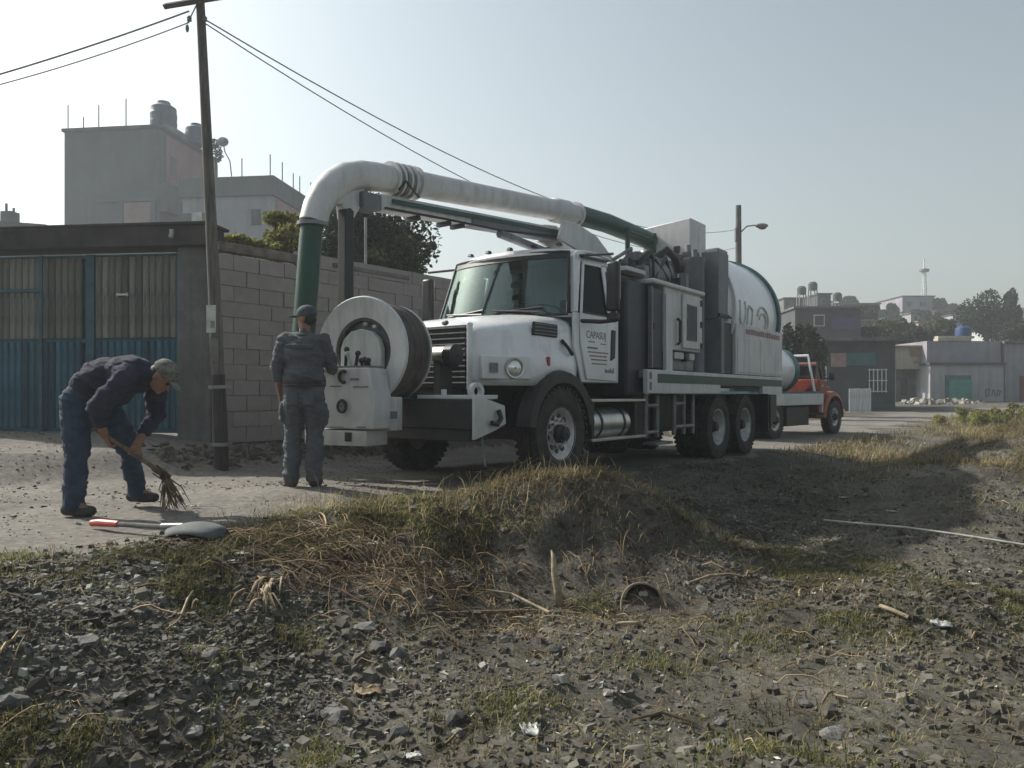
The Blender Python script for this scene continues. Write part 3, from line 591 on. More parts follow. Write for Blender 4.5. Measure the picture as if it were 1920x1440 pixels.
def low_house():
    Y0 = 22.0; c = px(510, 735, Y0); t = empty('flat_roofed_house', (c.x, c.y, 1.5), 'low grey flat roofed house with a small dark window', 'house', -GA)
    zt = 1+(735-330)/1450*Y0-1.5; W = 2.7; D = 3.6
    m = MB(); m.box((-W/2, D/2, (zt-0.55)/2), (W, D, zt-0.55)); m.build('wall', M['whiteplaster'], t)
    m = MB(); m.box((-W/2, D/2, zt-0.275), (W+0.16, D+0.16, 0.55)); m.build('parapet', M['plaster'], t)
    m = MB(); m.box((0.015, D/2+0.1, zt-1.6), (0.03, D-0.3, 2.0)); m.build('side_wall', M['rosebrick'], t)
    fr = MB(); fr.box((-0.47, -0.02, zt-1.16), (0.27, 0.05, 0.44)); w = fr.build('window', M['slate'], t)
    m = MB(); m.box((-0.47, -0.05, zt-1.16), (0.19, 0.02, 0.34)); m.build('pane', M['dkwindow'], w)
    for x in (-2.55, -1.95): m = MB(); m.box((x, -0.02, zt-1.25), (0.24, 0.05, 0.5)); m.build('window', M['dkwindow'], t)
    m = MB(); m.box((-2.25, -0.03, zt-1.15), (0.3, 0.04, 0.35)); m.build('white_sheet', M['paper'], t)
    for x, y, h in ((-1.0, 0.2, 0.6), (-0.1, 0.1, 0.65), (0.0, 0.7, 0.6), (0.0, 1.5, 0.5), (0.0, 2.0, 0.55), (0.0, 2.9, 0.6)):
        m = MB(); m.tube([V(x, y, zt), V(x, y, zt+h)], 0.016, 5); m.build('rebar_rod', M['rust'], t)
    # dish on its stand
    d = empty('satellite_dish', px(428, 318, 23.0), 'round satellite dish on a crooked mast above the low house', 'satellite dish')
    m = MB(); m.lathe([(0.01, 0.0), (0.09, -0.015), (0.165, -0.05), (0.165, -0.062), (0.09, -0.03), (0.01, -0.015)], (-0.17, 0, 0.86), (0.2, -0.9, 0.3), 18); m.build('reflector', M['steel'], d)
    m = MB(); m.tube([V(0.1, 0, -0.2), V(0.05, 0, 0.25), V(-0.12, 0.05, 0.55), V(-0.17, 0.04, 0.84)], 0.018, 6); m.build('mast', M['steel'], d)
    m = MB(); m.tube([V(-0.17, 0.0, 0.72), V(-0.15, -0.18, 0.82)], 0.01, 5); m.build('feed_arm', M['steel'], d)
low_house()
def roof_plant():
    t = empty('roof_plant', px(405, 300, 23.5), 'leafy plant growing on the roof by the satellite dish', 'plant')
    link('foliage', leaf_mesh('foliage', leaf_cloud([(0, 0, 0.3), (-0.05, 0, 0.5), (0.08, 0, 0.1)], [0.18, 0.15, 0.14], 500, 0.04), M['leaf_dark']), parent=t)
    m = MB(); m.tube([V(0, 0, -0.3), V(0, 0, 0.4)], 0.015, 5); m.build('stem', M['darkwood'], t)
roof_plant()
def far_left_house():
    t = empty('dark_roofed_house', (px(-60, 735, 19).x, 19, 1.2), 'dark low house with a sloping tiled roof behind the lintel', 'house', -GA)
    z0 = 1+(735-425)/1450*19-1.2
    m = MB(); m.box((0.3, 0.8, z0/2), (3.2, 1.6, z0)); m.build('wall', M['slate'], t)
    m = MB(); m.prism([(-1.4, 0), (2.15, -0.12), (2.15, -0.02), (0.9, 0.1), (-1.4, 0.25)], lambda a, b, s: (a, s, b+z0), -0.1, 1.7); m.build('roof', M['darkconcrete'], t)
    m = MB(); m.box((0.88, 0.3, z0+0.25), (0.28, 0.3, 0.3)); m.build('chimney_box', M['slate'], t)
    m = MB(); m.tube([V(0.78, 0.3, z0+0.3), V(0.78, 0.3, z0+0.62)], 0.03, 6); m.tube([V(0.98, 0.3, z0+0.3), V(0.98, 0.3, z0+0.5)], 0.03, 6); m.build('pipe', M['slate'], t)
far_left_house()

# ------------------------------------------------------------------ the hillside village on the right
def box_house(name, label, u0, u1, v0, v1, Y, depth, wall, rz=0.0, roof=None, windows=(), base_drop=0.6, roof_name='roof_slab', over=0.12, wmat=None, cat='house'):
    """a house whose front spans measured photograph extents at depth Y; windows = (u0,u1,v0,v1,name,material)"""
    s = Y/1450; x0, x1 = (u0-960)*s, (u1-960)*s; zt, zb = 1+(735-v0)*s, 1+(735-v1)*s-base_drop
    cxm = (x0+x1)/2; t = empty(name, (cxm, Y, zb), label, cat, rz); W = x1-x0; Hh = zt-zb
    m = MB(); m.box((0, depth/2, Hh/2), (W, depth, Hh)); m.build('wall', M[wall], t, 0.02)
    m = MB(); m.box((0, depth/2-over*0.3, Hh+0.06), (W+2*over, depth+2*over, 0.14)); m.build(roof_name, M[roof or 'concrete'], t, 0.01)
    for a, b, c, d, nm, mt in windows:
        xa, xb = (a-960)*s-cxm, (b-960)*s-cxm; za, zc = 1+(735-d)*s-zb, 1+(735-c)*s-zb
        f = MB(); f.box(((xa+xb)/2, -0.03, (za+zc)/2), (xb-xa, 0.08, zc-za)); o = f.build(nm, M[mt], t, 0.01)
        if nm == 'window':
            g = MB(); g.box(((xa+xb)/2, -0.075, (za+zc)/2), (max(0.1, xb-xa-0.14), 0.02, max(0.1, zc-za-0.14))); g.build('pane', M['dkwindow'], o)
    return t, s, cxm, zb, Hh, W
# grey block house with a canopy
t, s, cm, zb, Hh, W = box_house('block_house', 'dark grey block house with a slab canopy beside the red cab', 1552, 1676, 640, 772, 36, 5, 'slate', R(-6), 'concrete', [(1560, 1587, 662, 688, 'poster', 'rosebrick')], 0.5, over=0.35)
fr = MB()
for i in range(4): fr.box((-0.75+i*0.25+0.35, -0.05, 1.95+0.0), (0.045, 0.06, 1.1))
for k in range(3): fr.box((0.73, -0.06, 1.45+k*0.5), (0.85, 0.05, 0.045))
g = MB(); g.box((0.73, -0.02, 1.95), (0.85, 0.05, 1.1)); wdw = g.build('window', M['dkwindow'], t); fr.v = [(a+0.37, b, c) for a, b, c in fr.v]; fr.v = [(a-0.37 if False else a, b, c) for a, b, c in fr.v]
fr2 = MB()
for i in range(5): fr2.box((0.36+i*0.185, -0.06, 1.95), (0.04, 0.05, 1.1))
for k in range(3): fr2.box((0.73, -0.062, 1.45+k*0.5), (0.85, 0.05, 0.04))
fr2.build('window_bars', M['zinc'], wdw)
g = MB(); g.box((-0.1, -0.03, 2.95), (1.5, 0.05, 0.6)); g.build('dark_awning', M['teal_band'], t)
def zinc_fence():
    t = empty('sheet_fence', (15.3, 34.0, hz(15.3, 34.0)), 'short fence of white corrugated sheets in front of the block house', 'fence', R(-6))
    m0 = MB(); n = 6; w = 0.22
    pr = [(-w/2+i*w/n, -0.02*(i % 2)) for i in range(n+1)]; m0.prism(pr+[(a, b+0.01) for a, b in pr[::-1]], lambda a, b, q: (a, b, q), 0, 1.05); me = m0.mesh('sheet', M['zinc'], False)
    for i in range(4): inst('sheet', me, t, (-0.36+i*0.24, 0, 0.03+0.01*(i % 2)))
    m = MB(); m.box((0, 0.04, 0.8), (1.0, 0.04, 0.05)); m.build('rail', M['wood'], t)
zinc_fence()
box_house('upper_house', 'grey upper house with a violet cloth and a white window behind the small tanker', 1492, 1612, 578, 650, 50, 6, 'slate', R(-4), 'concrete', [(1526, 1546, 590, 612, 'window', 'paper'), (1558, 1602, 597, 618, 'hung_cloth', 'purple')], 4)
t, s, cm, zb, Hh, W = box_house('beige_house', 'beige house with a shaded ground floor left of the white house', 1678, 1745, 652, 692, 45, 4, 'beige', R(-3), 'brownroof', [(1712, 1745, 676, 682, 'ledge', 'brownroof')], 0)
m = MB(); m.box((0, 2.3, -1.1), (W-0.2, 3.4, 2.2)); m.build('ground_floor', M['concrete'], t)
for x in (-W/2+0.06, W/2-0.1): m = MB(); m.box((x, 0.2, -1.1), (0.14, 0.2, 2.2)); m.build('column', M['whiteplaster'], t)
m = MB(); m.box((-0.25, 0.57, -1.0), (0.35, 0.05, 1.0)); m.build('door', M['dkwindow'], t)
m = MB(); m.box((0.3, -0.05, 1.0), (W*0.45, 0.06, 0.5)); m.build('stained_panel', M['brownroof'], t)
t, s, cm, zb, Hh, W = box_house('white_house', 'pale single storey house with a teal green door and a purple scrawl', 1744, 1882, 684, 754, 44, 5, 'whiteplaster', 0, 'slate', [(1772, 1820, 704, 752, 'door_frame', 'teal_band'), (1778, 1820, 712, 752, 'teal_door', 'tealdoor')], 0.3, roof_name='dark_beam', over=0.1)
for ch in t.children:
    if ch.name.startswith('teal_door'): ch.location.y -= 0.06
m = MB(); m.box((0, 2.6, Hh+0.75), (W+0.05, 4.6, 1.25)); m.build('parapet', M['mauve'], t)
m = MB(); m.box((-0.55, 0.5, Hh+1.45), (1.9, 0.5, 0.16)); m.box((-0.2, 0.9, Hh+1.62), (2.1, 0.4, 0.14)); m.build('stacked_slabs', M['beige'], t)
g = MB()
for k, (x, z, dx, dz) in enumerate([(1.05, 1.0, .05, -.4), (1.05, 1.0, .22, .05), (1.27, 1.05, -.04, -.42), (1.4, .65, .1, .38), (1.5, 1.03, .12, -.38), (1.72, .65, .02, .35), (1.74, 1.0, .2, -.1), (1.9, .9, -.1, -.25)]):
    g.tube([V(x, -0.012, z), V(x+dx, -0.012, z+dz)], 0.022, 4)
g.build('wall_scrawl', M['purple'], t)
def roof_tank():
    p = px(1806, 640, 45.5); t = empty('roof_water_tank', p, 'blue plastic water tank on the roof of the white house', 'water tank')
    m = MB(); m.lathe([(0.02, 0), (0.42, 0), (0.44, 0.5), (0.40, 0.72), (0.2, 0.86), (0.02, 0.9)], (0, 0, 0.05), (0, 0, 1), 16); m.build('tank_shell', M['bluetank'], t)
    m = MB(); m.lathe([(0.02, 0), (0.16, 0), (0.15, 0.07), (0.02, 0.08)], (0, 0, 0.93), (0, 0, 1), 12); m.build('lid', M['navy'], t)
roof_tank()
box_house('corner_house', 'grey house with a reddish lower wall at the right edge', 1884, 1990, 644, 756, 44.2, 3, 'mauve', 0, 'concrete', [(1912, 1960, 705, 755, 'red_panel', 'maroon')], 0.3)
box_house('hill_house', 'mauve grey boxy house on the hilltop below the mast', 1692, 1752, 556, 592, 112, 8, 'mauve', 0, 'slate', [(1700, 1708, 566, 574, 'window', 'slate'), (1725, 1735, 566, 574, 'window', 'slate')], 6)
box_house('hill_house', 'small white house showing among the trees under the hilltop house', 1708, 1728, 588, 606, 92, 6, 'whiteplaster', 0, 'concrete', [(1714, 1720, 593, 600, 'window', 'slate')], 4)
box_house('hill_house', 'rose coloured house wall among the trees above the beige house', 1722, 1752, 604, 630, 80, 6, 'rosebrick', 0, 'brownroof', [(1730, 1737, 611, 620, 'window', 'slate')], 4)
box_house('hill_house', 'pale green grey house at the right edge behind the big tree', 1896, 1940, 612, 645, 64, 6, 'offwhite', 0, 'concrete', [(1902, 1909, 620, 630, 'window', 'slate')], 3)
box_house('hill_house', 'grey terraced house on the skyline behind the violet cloth house', 1470, 1545, 560, 590, 84, 6, 'concrete', 0, 'slate', [(1490, 1500, 566, 576, 'window', 'slate'), (1515, 1525, 566, 576, 'window', 'slate')], 6)
box_house('hill_house', 'dark boxy rooftop block on the skyline right of the two stilt tanks', 1533, 1558, 552, 585, 80, 4, 'slate', 0, 'slate', [(1540, 1548, 560, 570, 'window', 'grey')], 4)
box_house('hill_house', 'long low grey house on the skyline left of the trees', 1562, 1650, 570, 600, 96, 6, 'slate', 0, 'concrete', [(1580, 1590, 576, 586, 'window', 'grey'), (1610, 1620, 576, 586, 'window', 'grey')], 6)
box_house('hill_house', 'pale block above the shaded trees between mast and big tree', 1756, 1800, 584, 602, 100, 6, 'concrete', 0, 'slate', [(1765, 1772, 588, 595, 'window', 'slate')], 5)
for lb, u0, u1, v0, v1, Y, wl, wn_ in [
    ('small grey house low on the slope right of the violet cloth', 1612, 1650, 602, 634, 70, 'concrete', 1), ('narrow white house between the slope trees and the dark skyline block', 1558, 1582, 584, 604, 88, 'offwhite', 1),
    ('tiny pale hut on the ridge left of the long grey house', 1545, 1562, 566, 580, 110, 'plaster', 1), ('brown flat house under the rose coloured wall', 1700, 1732, 626, 645, 60, 'brownroof', 1),
    ('blue grey house behind the tree left of the blue roof tank', 1760, 1796, 604, 628, 78, 'mauve', 2), ('bright little house high between mast and big tree', 1790, 1808, 590, 604, 96, 'whiteplaster', 1),
    ('grey box house right of the hilltop house', 1752, 1778, 572, 590, 118, 'slate', 1), ('dark house on the ridge right of the long grey house', 1650, 1676, 582, 600, 104, 'slate', 1),
    ('pinkish house half hidden under the small skyline tree', 1660, 1692, 598, 616, 84, 'rosebrick', 1), ('pale house at the far left of the slope by the tall tank', 1478, 1500, 584, 606, 66, 'whiteplaster', 1)]:
    W_ = u1-u0; ws = [(u0+W_*0.2, u0+W_*0.42, v0+(v1-v0)*0.25, v0+(v1-v0)*0.6, 'window', 'slate')]+([(u0+W_*0.6, u0+W_*0.82, v0+(v1-v0)*0.25, v0+(v1-v0)*0.6, 'window', 'slate')] if wn_ > 1 else [])
    box_house('hill_house', lb, u0, u1, v0, v1, Y, 5, wl, R(random.uniform(-8, 8)), random.choice(['concrete', 'slate', 'brownroof']), ws, 5)
def stilt_tank(label, u, vtop, Y, g):
    p = px(u, 568, Y); t = empty('stilt_tank', p, label, 'water tank', 0, g); h = (568-vtop)*Y/1450
    m = MB(); 
    for x, y in ((-.3, -.3), (.3, -.3), (.3, .3), (-.3, .3)): m.tube([V(x*1.2, y*1.2, -0.8), V(x, y, h-0.8)], 0.06, 5)
    m.build('stand', M['steel'], t)
    m = MB(); m.lathe([(0.02, 0), (0.42, 0), (0.44, 0.6), (0.3, 0.8), (0.02, 0.85)], (0, 0, h-0.85), (0, 0, 1), 12); m.build('tank_shell', M['slate'], t)
stilt_tank('lower left of two rooftop tanks standing on stilts', 1503, 536, 76, 'rooftop tanks on stilts')
stilt_tank('taller right one of two rooftop tanks standing on stilts', 1524, 528, 76, 'rooftop tanks on stilts')
stilt_tank('slim lone tank on a stand right of the dark rooftop block', 1570, 548, 76, 'rooftop tanks on stilts')
def mast():
    p = px(1733, 575, 118); t = empty('lattice_mast', p, 'tall pale communications mast with a round platform on the hilltop', 'mast'); s = 118/1450
    h = (575-484)*s
    m = MB()
    for k in range(3):
        a = k*2.094; m.tube([V(0.45*math.cos(a), 0.45*math.sin(a), -2), V(0.2*math.cos(a), 0.2*math.sin(a), h*0.8)], 0.07, 5)
    for k in range(10):
        z = h*0.8*k/10; q = 0.43-0.2*k/10
        m.tube([V(q, 0, z), V(-q/2, q*0.86, z+h*0.04), V(-q/2, -q*0.86, z+h*0.08), V(q, 0, z+h*0.08)], 0.04, 4)
    m.build('lattice', M['zinc'], t)
    m = MB(); m.lathe([(0.2, 0), (0.7, 0.0), (0.72, 0.35), (0.2, 0.35)], (0, 0, h*0.72), (0, 0, 1), 12); m.build('platform', M['grey'], t)
    m = MB(); m.tube([V(0, 0, h*0.72), V(0, 0, h)], 0.1, 5); m.build('spike', M['zinc'], t)
mast()
T = [  # label, u, v of crown centre, half width px, half height px, depth, material
 ('big broad dark tree on the right behind the pale slabs', 1850, 597, 62, 52, 66, 'leaf_dark'),
 ('tall bluish tree at the right end of the big tree', 1893, 590, 22, 50, 70, 'leaf_dark'),
 ('dark tree directly above the roof edge of the block house', 1655, 622, 42, 28, 58, 'leaf_mid'),
 ('round tree between the block house and the rose wall', 1702, 622, 26, 30, 62, 'leaf_dark'),
 ('mid green tree left of the blue roof tank', 1768, 618, 36, 28, 64, 'leaf_mid'),
 ('small skyline tree left of the hilltop house', 1672, 585, 16, 18, 98, 'leaf_mid'),
 ('dark tree under the hilltop house', 1742, 598, 24, 18, 90, 'leaf_dark'),
 ('broad dark tree above the left half of the white house parapet', 1775, 628, 40, 24, 56, 'leaf_dark'), ('dark bushy tree over the beige house roof', 1712, 634, 34, 22, 55, 'leaf_dark'),
 ('dark tree filling the gap right of the block house roof', 1668, 636, 24, 22, 54, 'leaf_dark'), ('dense tree at the right edge above the corner house', 1905, 622, 30, 26, 60, 'leaf_dark'),
 ('dark tree rising behind the violet cloth house on its right side', 1622, 590, 30, 22, 74, 'leaf_dark'), ('round ridge tree just left of the mast foot', 1706, 566, 12, 10, 116, 'leaf_dark'),
 ('ridge tree right of the mast between it and the big tree', 1762, 572, 18, 14, 112, 'leaf_dark'),
 ('low dark tree between the small grey slope house and the hilltop', 1680, 604, 20, 14, 88, 'leaf_dark'), ('dusky tree at the foot of the mast hill', 1722, 590, 16, 14, 108, 'leaf_dark'),
 ('wide bush like tree on the ridge right of the hilltop house', 1785, 580, 22, 12, 114, 'leaf_mid'), ('dark green tree over the brown flat house', 1745, 622, 22, 20, 66, 'leaf_dark'),
 ('leafy tree between the violet cloth house and the block house canopy', 1632, 626, 20, 16, 52, 'leaf_dark'), ('grey green tree on the ridge above the violet cloth', 1590, 568, 20, 12, 105, 'leaf_mid'),
 ('bushy green tree right behind the small tanker', 1527, 672, 34, 76, 32, 'leaf_mid'),
 ('dark shrub like tree at the back corner of the tall tank', 1490, 668, 26, 70, 30, 'leaf_dark'),
 ('spreading tree on the slope under the long grey house', 1615, 606, 34, 20, 86, 'leaf_dark'),
]
for i, (lb, u, v, rw, rh, Y, mt) in enumerate(T):
    s = Y/1450; c = px(u, v, Y); zb = hz(c.x, c.y); zb = min(zb, c.z-rh*s*0.6-0.3)
    tree(lb, (c.x, c.y, zb), 2, c, (rw*s*0.95, rw*s*0.8, rh*s*0.95), 22, 5200, 0.13 if Y > 50 else 0.085, M[mt], 0.16, 'hill_tree' if Y > 50 else 'leafy_tree', seed=20+i)

# ------------------------------------------------------------------ the white vacuum truck (x forward, y to its left, z up from the road)
def text_obj(s, name, size, loc, mt, parent, ext=0.0008):
    c = bpy.data.curves.new(name, 'FONT'); c.body = s; c.size = size; c.extrude = ext; c.align_x = 'LEFT'
    o = bpy.data.objects.new(name, c); COL.objects.link(o); o.parent = parent; o.location = loc; o.rotation_euler = (R(90), 0, R(180)); c.materials.append(mt)
    dg = bpy.context.evaluated_depsgraph_get(); me = bpy.data.meshes.new_from_object(o.evaluated_get(dg)); me.name = name
    bpy.data.objects.remove(o); n_ = bpy.data.objects.new(name, me); COL.objects.link(n_); n_.parent = parent; n_.location = loc; n_.rotation_euler = (R(90), 0, R(180))
    return n_
def wheel_meshes(Rr, w, rim_r, dish):
    """tyre, rim, hub, nut and hole meshes for a wheel on the y axis, outer face towards +y"""
    t = MB(); hw = w/2
    t.lathe([(rim_r, -hw*0.8), (rim_r+0.05, -hw), (Rr-0.09, -hw), (Rr-0.015, -hw*0.86), (Rr, -hw*0.7), (Rr, -hw*0.40), (Rr-0.014, -hw*0.37), (Rr-0.014, -hw*0.31), (Rr, -hw*0.28), (Rr, -hw*0.05), (Rr-0.014, -hw*0.03), (Rr-0.014, hw*0.03), (Rr, hw*0.05), (Rr, hw*0.28), (Rr-0.014, hw*0.31), (Rr-0.014, hw*0.37), (Rr, hw*0.40), (Rr, hw*0.7), (Rr-0.015, hw*0.86), (Rr-0.09, hw), (rim_r+0.05, hw), (rim_r, hw*0.8)], (0, 0, 0), (0, 1, 0), 48)
    for k in range(40):
        a = 2*math.pi*k/40
        for s in (-1, 1):
            c = (math.cos(a+0.04*s)*(Rr-0.008), s*hw*0.83, math.sin(a+0.04*s)*(Rr-0.008))
            m = Matrix.Rotation(-a, 4, 'Y'); b = MB().box((0, 0, 0), (0.03, hw*0.3, 0.04)); t.add([tuple(m @ Vector(p)+Vector(c)) for p in b.v], b.f)
    r = MB(); r.lathe([(rim_r+0.012, hw*0.86), (rim_r+0.012, hw*0.80), (rim_r-0.02, hw*0.76), (rim_r-0.045, hw*0.76-dish*0.5), (rim_r-0.10, hw*0.76-dish), (0.13, hw*0.76-dish*0.75), (0.01, hw*0.76-dish*0.75), (0.01, hw*0.76-dish-0.02), (rim_r-0.10, hw*0.72-dish-0.02), (rim_r-0.01, hw*0.1), (rim_r-0.005, hw*0.7)], (0, 0, 0), (0, 1, 0), 40)
    hb = MB(); hb.lathe([(0.105, 0.0), (0.105, 0.05), (0.08, 0.075), (0.075, 0.12), (0.01, 0.13), (0.01, 0.0)], (0, hw*0.76-dish*0.75, 0), (0, 1, 0), 20)
    nu = MB()
    for k in range(10):
        a = 2*math.pi*k/10; nu.tube([V(0.155*math.cos(a), hw*0.76-dish*0.78, 0.155*math.sin(a)), V(0.155*math.cos(a), hw*0.76-dish*0.78+0.035, 0.155*math.sin(a))], 0.017, 6)
    ho = MB(); rr = rim_r-0.075
    for k in range(10):
        a = 2*math.pi*(k+0.5)/10
        ho.tube([V(rr*math.cos(a)*0.94, hw*0.76-dish*0.93, rr*math.sin(a)*0.94), V(rr*math.cos(a)*0.94, hw*0.76-dish*0.93+0.012, rr*math.sin(a)*0.94)], 0.033, 10)
    return {'tyre': t.mesh('tyre', M['rubber']), 'rim': r.mesh('rim', M['rim']), 'hub': hb.mesh('hub', M['black']), 'wheel_nuts': nu.mesh('wheel_nuts', M['alu']), 'hand_holes': ho.mesh('hand_holes', M['black'])}
WF = wheel_meshes(0.53, 0.31, 0.295, 0.05)
WR = wheel_meshes(0.52, 0.28, 0.295, 0.17)
def put_wheel(t, ms, loc, flip):
    w = inst('wheel', ms['tyre'], t, loc, (0, random.uniform(0, 6), math.pi if flip else 0))
    for k in ('rim', 'hub', 'wheel_nuts', 'hand_holes'):
        o = inst(k, ms[k], w)
        if k in ('wheel_nuts', 'hand_holes'): o['kind'] = 'stuff'
    return w

def vac_truck():
    t = empty('vacuum_truck', (OX, OY, 0.0), 'white sewer vacuum truck with a hose reel in front and a green tipped boom overhead', 'truck', ROTZ)
    t.rotation_euler = (0, -0.004, ROTZ)
    # ---- hood
    def hw(x): return float(np.interp(x, [-0.5, -0.1, 0.3, 0.62, 0.85, 0.98, 1.08, 1.13], [1.07, 1.10, 1.12, 1.09, 1.02, 0.94, 0.85, 0.79]))
    def ht(x): return float(np.interp(x, [-0.5, 0.0, 0.6, 0.95, 1.07, 1.13], [1.97, 1.93, 1.85, 1.79, 1.76, 1.71]))
    def hb(x):
        q = 0.70**2-(x+0.02)**2
        return max(1.065, 0.53+math.sqrt(q)) if q > 0 else 1.065
    xs = [-0.50, -0.42, -0.3, -0.2, -0.1, 0, 0.1, 0.2, 0.3, 0.4, 0.5, 0.62, 0.75, 0.86, 0.95, 1.02, 1.08, 1.13]
    hd = MB(); rows = []
    for x in xs:
        w, z, b = hw(x), ht(x), hb(x); mid = 1.42; fl = float(np.interp(x, [-0.5, 0.0, 0.7, 1.1], [0.0, 0.035, 0.03, 0.0]))
        half = [(0, z), (w*0.35, z-0.01), (w*0.62, z-0.035), (w*0.80, z-0.075), (w*0.89, z-0.13), (w*0.93, z-0.20), (w*0.945, (z-0.2+mid)/2+0.03), (w*0.955, mid+0.06), (w*0.985+fl, mid-0.03), (w+fl, max(mid-0.12, b+0.03)), (w+fl, (max(mid-0.12, b+0.02)+b)/2), (w+fl*0.8, b)]
        rows.append([(x, -y, zz) for y, zz in half[::-1]][:-1]+[(x, y, zz) for y, zz in half])
    k = len(rows[0]); vv = [p for r in rows for p in r]; ff = []
    for i in range(len(rows)-1):
        for j in range(k-1): ff.append((i*k+j, i*k+j+1, (i+1)*k+j+1, (i+1)*k+j))
    n0 = len(rows)-1; ff.append(tuple(n0*k+j for j in range(k)))
    hd.add(vv, ff); hood = hd.build('hood', M['white'], t, ang=50)
    sd = hood.modifiers.new('shell', 'SOLIDIFY'); sd.thickness = 0.015; sd.offset = -1
    for s in (1, -1):
        y = s*(hw(0.15)*0.945)
        m = MB(); m.box((0.16, y, 1.70), (0.50, 0.03, 0.15)); ve = m.build('hood_vent', M['black'], hood, 0.01)
        m = MB()
        for q in range(4): m.box((0.16, y+s*0.017, 1.645+q*0.037), (0.46, 0.012, 0.012))
        m.build('vent_louvre', M['steel'], hood)
        m = MB(); m.tube([V(-0.20, s*1.05, 1.60), V(-0.30, s*1.075, 1.52), V(-0.38, s*1.085, 1.44)], 0.022, 8); m.build('hood_latch', M['black'], hood)
        m = MB(); m.box((0.24, s*(hw(0.24)+0.035), 1.34), (0.05, 0.02, 0.10)); m.build('marker_lamp', M['redlens'], hood, 0.004)
    # wheel arch flare
    for s in (1, -1):
        f = MB(); n = 14
        for i in range(n):
            a0, a1 = R(8+i*164/n), R(8+(i+1)*164/n)
            def P(a, r_, y_): return (-0.02+r_*math.cos(a), s*y_, 0.53+r_*math.sin(a))
            f.add([P(a0, 0.58, 0.80), P(a0, 0.745, 1.05), P(a0, 0.70, 1.20), P(a0, 0.58, 1.20), P(a1, 0.58, 0.80), P(a1, 0.745, 1.05), P(a1, 0.70, 1.20), P(a1, 0.58, 1.20)], [(0, 1, 5, 4), (1, 2, 6, 5), (2, 3, 7, 6), (3, 0, 4, 7)])
        f.build('wheel_arch', M['black'], t)
    # headlamps set in the swept corner of the wing
    for s in (1, -1):
        c = Vector((0.80, s*1.045, 1.25)); nrm = Vector((0.42, s*0.9, 0)).normalized(); ta = Vector((nrm.y, -nrm.x, 0))*(-s); up = V(0, 0, 1)
        def bez(a, b, c_, d): m = MB(); m.add([tuple(c+ta*x+up*z+nrm*q) for q in (-0.04, 0.022) for x, z in ((a, c_), (b, c_), (b, d), (a, d))], [(3, 2, 1, 0), (4, 5, 6, 7), (0, 1, 5, 4), (1, 2, 6, 5), (2, 3, 7, 6), (3, 0, 4, 7)]); return m
        hl = bez(-0.36, 0.24, -0.12, 0.13).build('headlamp_panel', M['white'], t, 0.012)
        m = MB(); m.lathe([(0.01, 0.06), (0.06, 0.055), (0.088, 0.04), (0.095, 0.03)], c+ta*(0.02), nrm, 20, False); m.build('headlamp', M['lamp'], hl)
        m = MB(); m.lathe([(0.092, 0.03), (0.112, 0.03), (0.108, 0.055), (0.092, 0.052)], c+ta*0.02, nrm, 20); m.build('lamp_ring', M['alu'], hl)
        m = MB(); m.add([tuple(c+ta*x+up*z+nrm*q) for q in (0.03, 0.045) for x, z in ((-0.27, -0.05), (-0.18, -0.05), (-0.18, 0.05), (-0.27, 0.05))], [(3, 2, 1, 0), (4, 5, 6, 7), (0, 1, 5, 4), (1, 2, 6, 5), (2, 3, 7, 6), (3, 0, 4, 7)]); m.build('turn_lamp', M['steel'], hl)
    # grille
    g = MB(); g.box((1.135, 0, 1.37), (0.05, 1.52, 0.66)); gr = g.build('grille', M['black'], t, 0.01)
    sl = MB(); sl.box((0, 0, 0), (0.03, 1.46, 0.013)); sm_ = sl.mesh('grille_bar', M['dullsteel'], False)
    for i in range(11): inst('grille_bar', sm_, gr, (1.172, 0, 1.09+i*0.058), (0, R(-20), 0))
    for s in (-1, 1): m = MB(); m.box((1.15, s*0.765, 1.37), (0.07, 0.035, 0.70)); m.build('grille_surround', M['white'], gr, 0.008)
    m = MB(); m.ball((1.14, 0.42, 1.735), (0.012, 0.05, 0.03)); m.build('hood_badge', M['steel'], hood)
    # under hood mass, chassis
    m = MB(); m.lo_hi((-0.6, -0.62, 0.62), (1.05, 0.62, 1.62)); m.lo_hi((1.0, -0.5, 0.55), (1.6, 0.5, 0.9)); m.build('engine_block', M['black'], t)
    m = MB()
    for s in (-1, 1): m.lo_hi((1.6, s*0.38, 0.72), (-8.0, s*0.50, 0.98))
    m.lo_hi((0.06, -0.95, 0.44), (-0.06, 0.95, 0.58)); m.lo_hi((-4.75, -0.9, 0.40), (-4.9, 0.9, 0.56)); m.lo_hi((-6.05, -0.9, 0.40), (-6.2, 0.9, 0.56)); m.lo_hi((-1.4, -0.3, 0.45), (-2.6, 0.3, 0.75)); m.build('chassis', M['black'], t)
    for s in (1, -1): put_wheel(t, WF, (0, s*1.045, 0.53), s < 0)
    for x in (-4.85, -6.15):
        for s in (1, -1):
            put_wheel(t, WR, (x, s*1.06, 0.45), s < 0)
            inst('inner_tyre', WR['tyre'], t, (x, s*0.74, 0.45))
    # ---- cab
    def ys(z): return float(np.interp(z, [1.1, 1.95, 2.74], [1.06, 1.06, 0.93]))
    cab = MB()
    SP = lambda s: (lambda a, b, q: (a, s*(ys(b)-q), b))
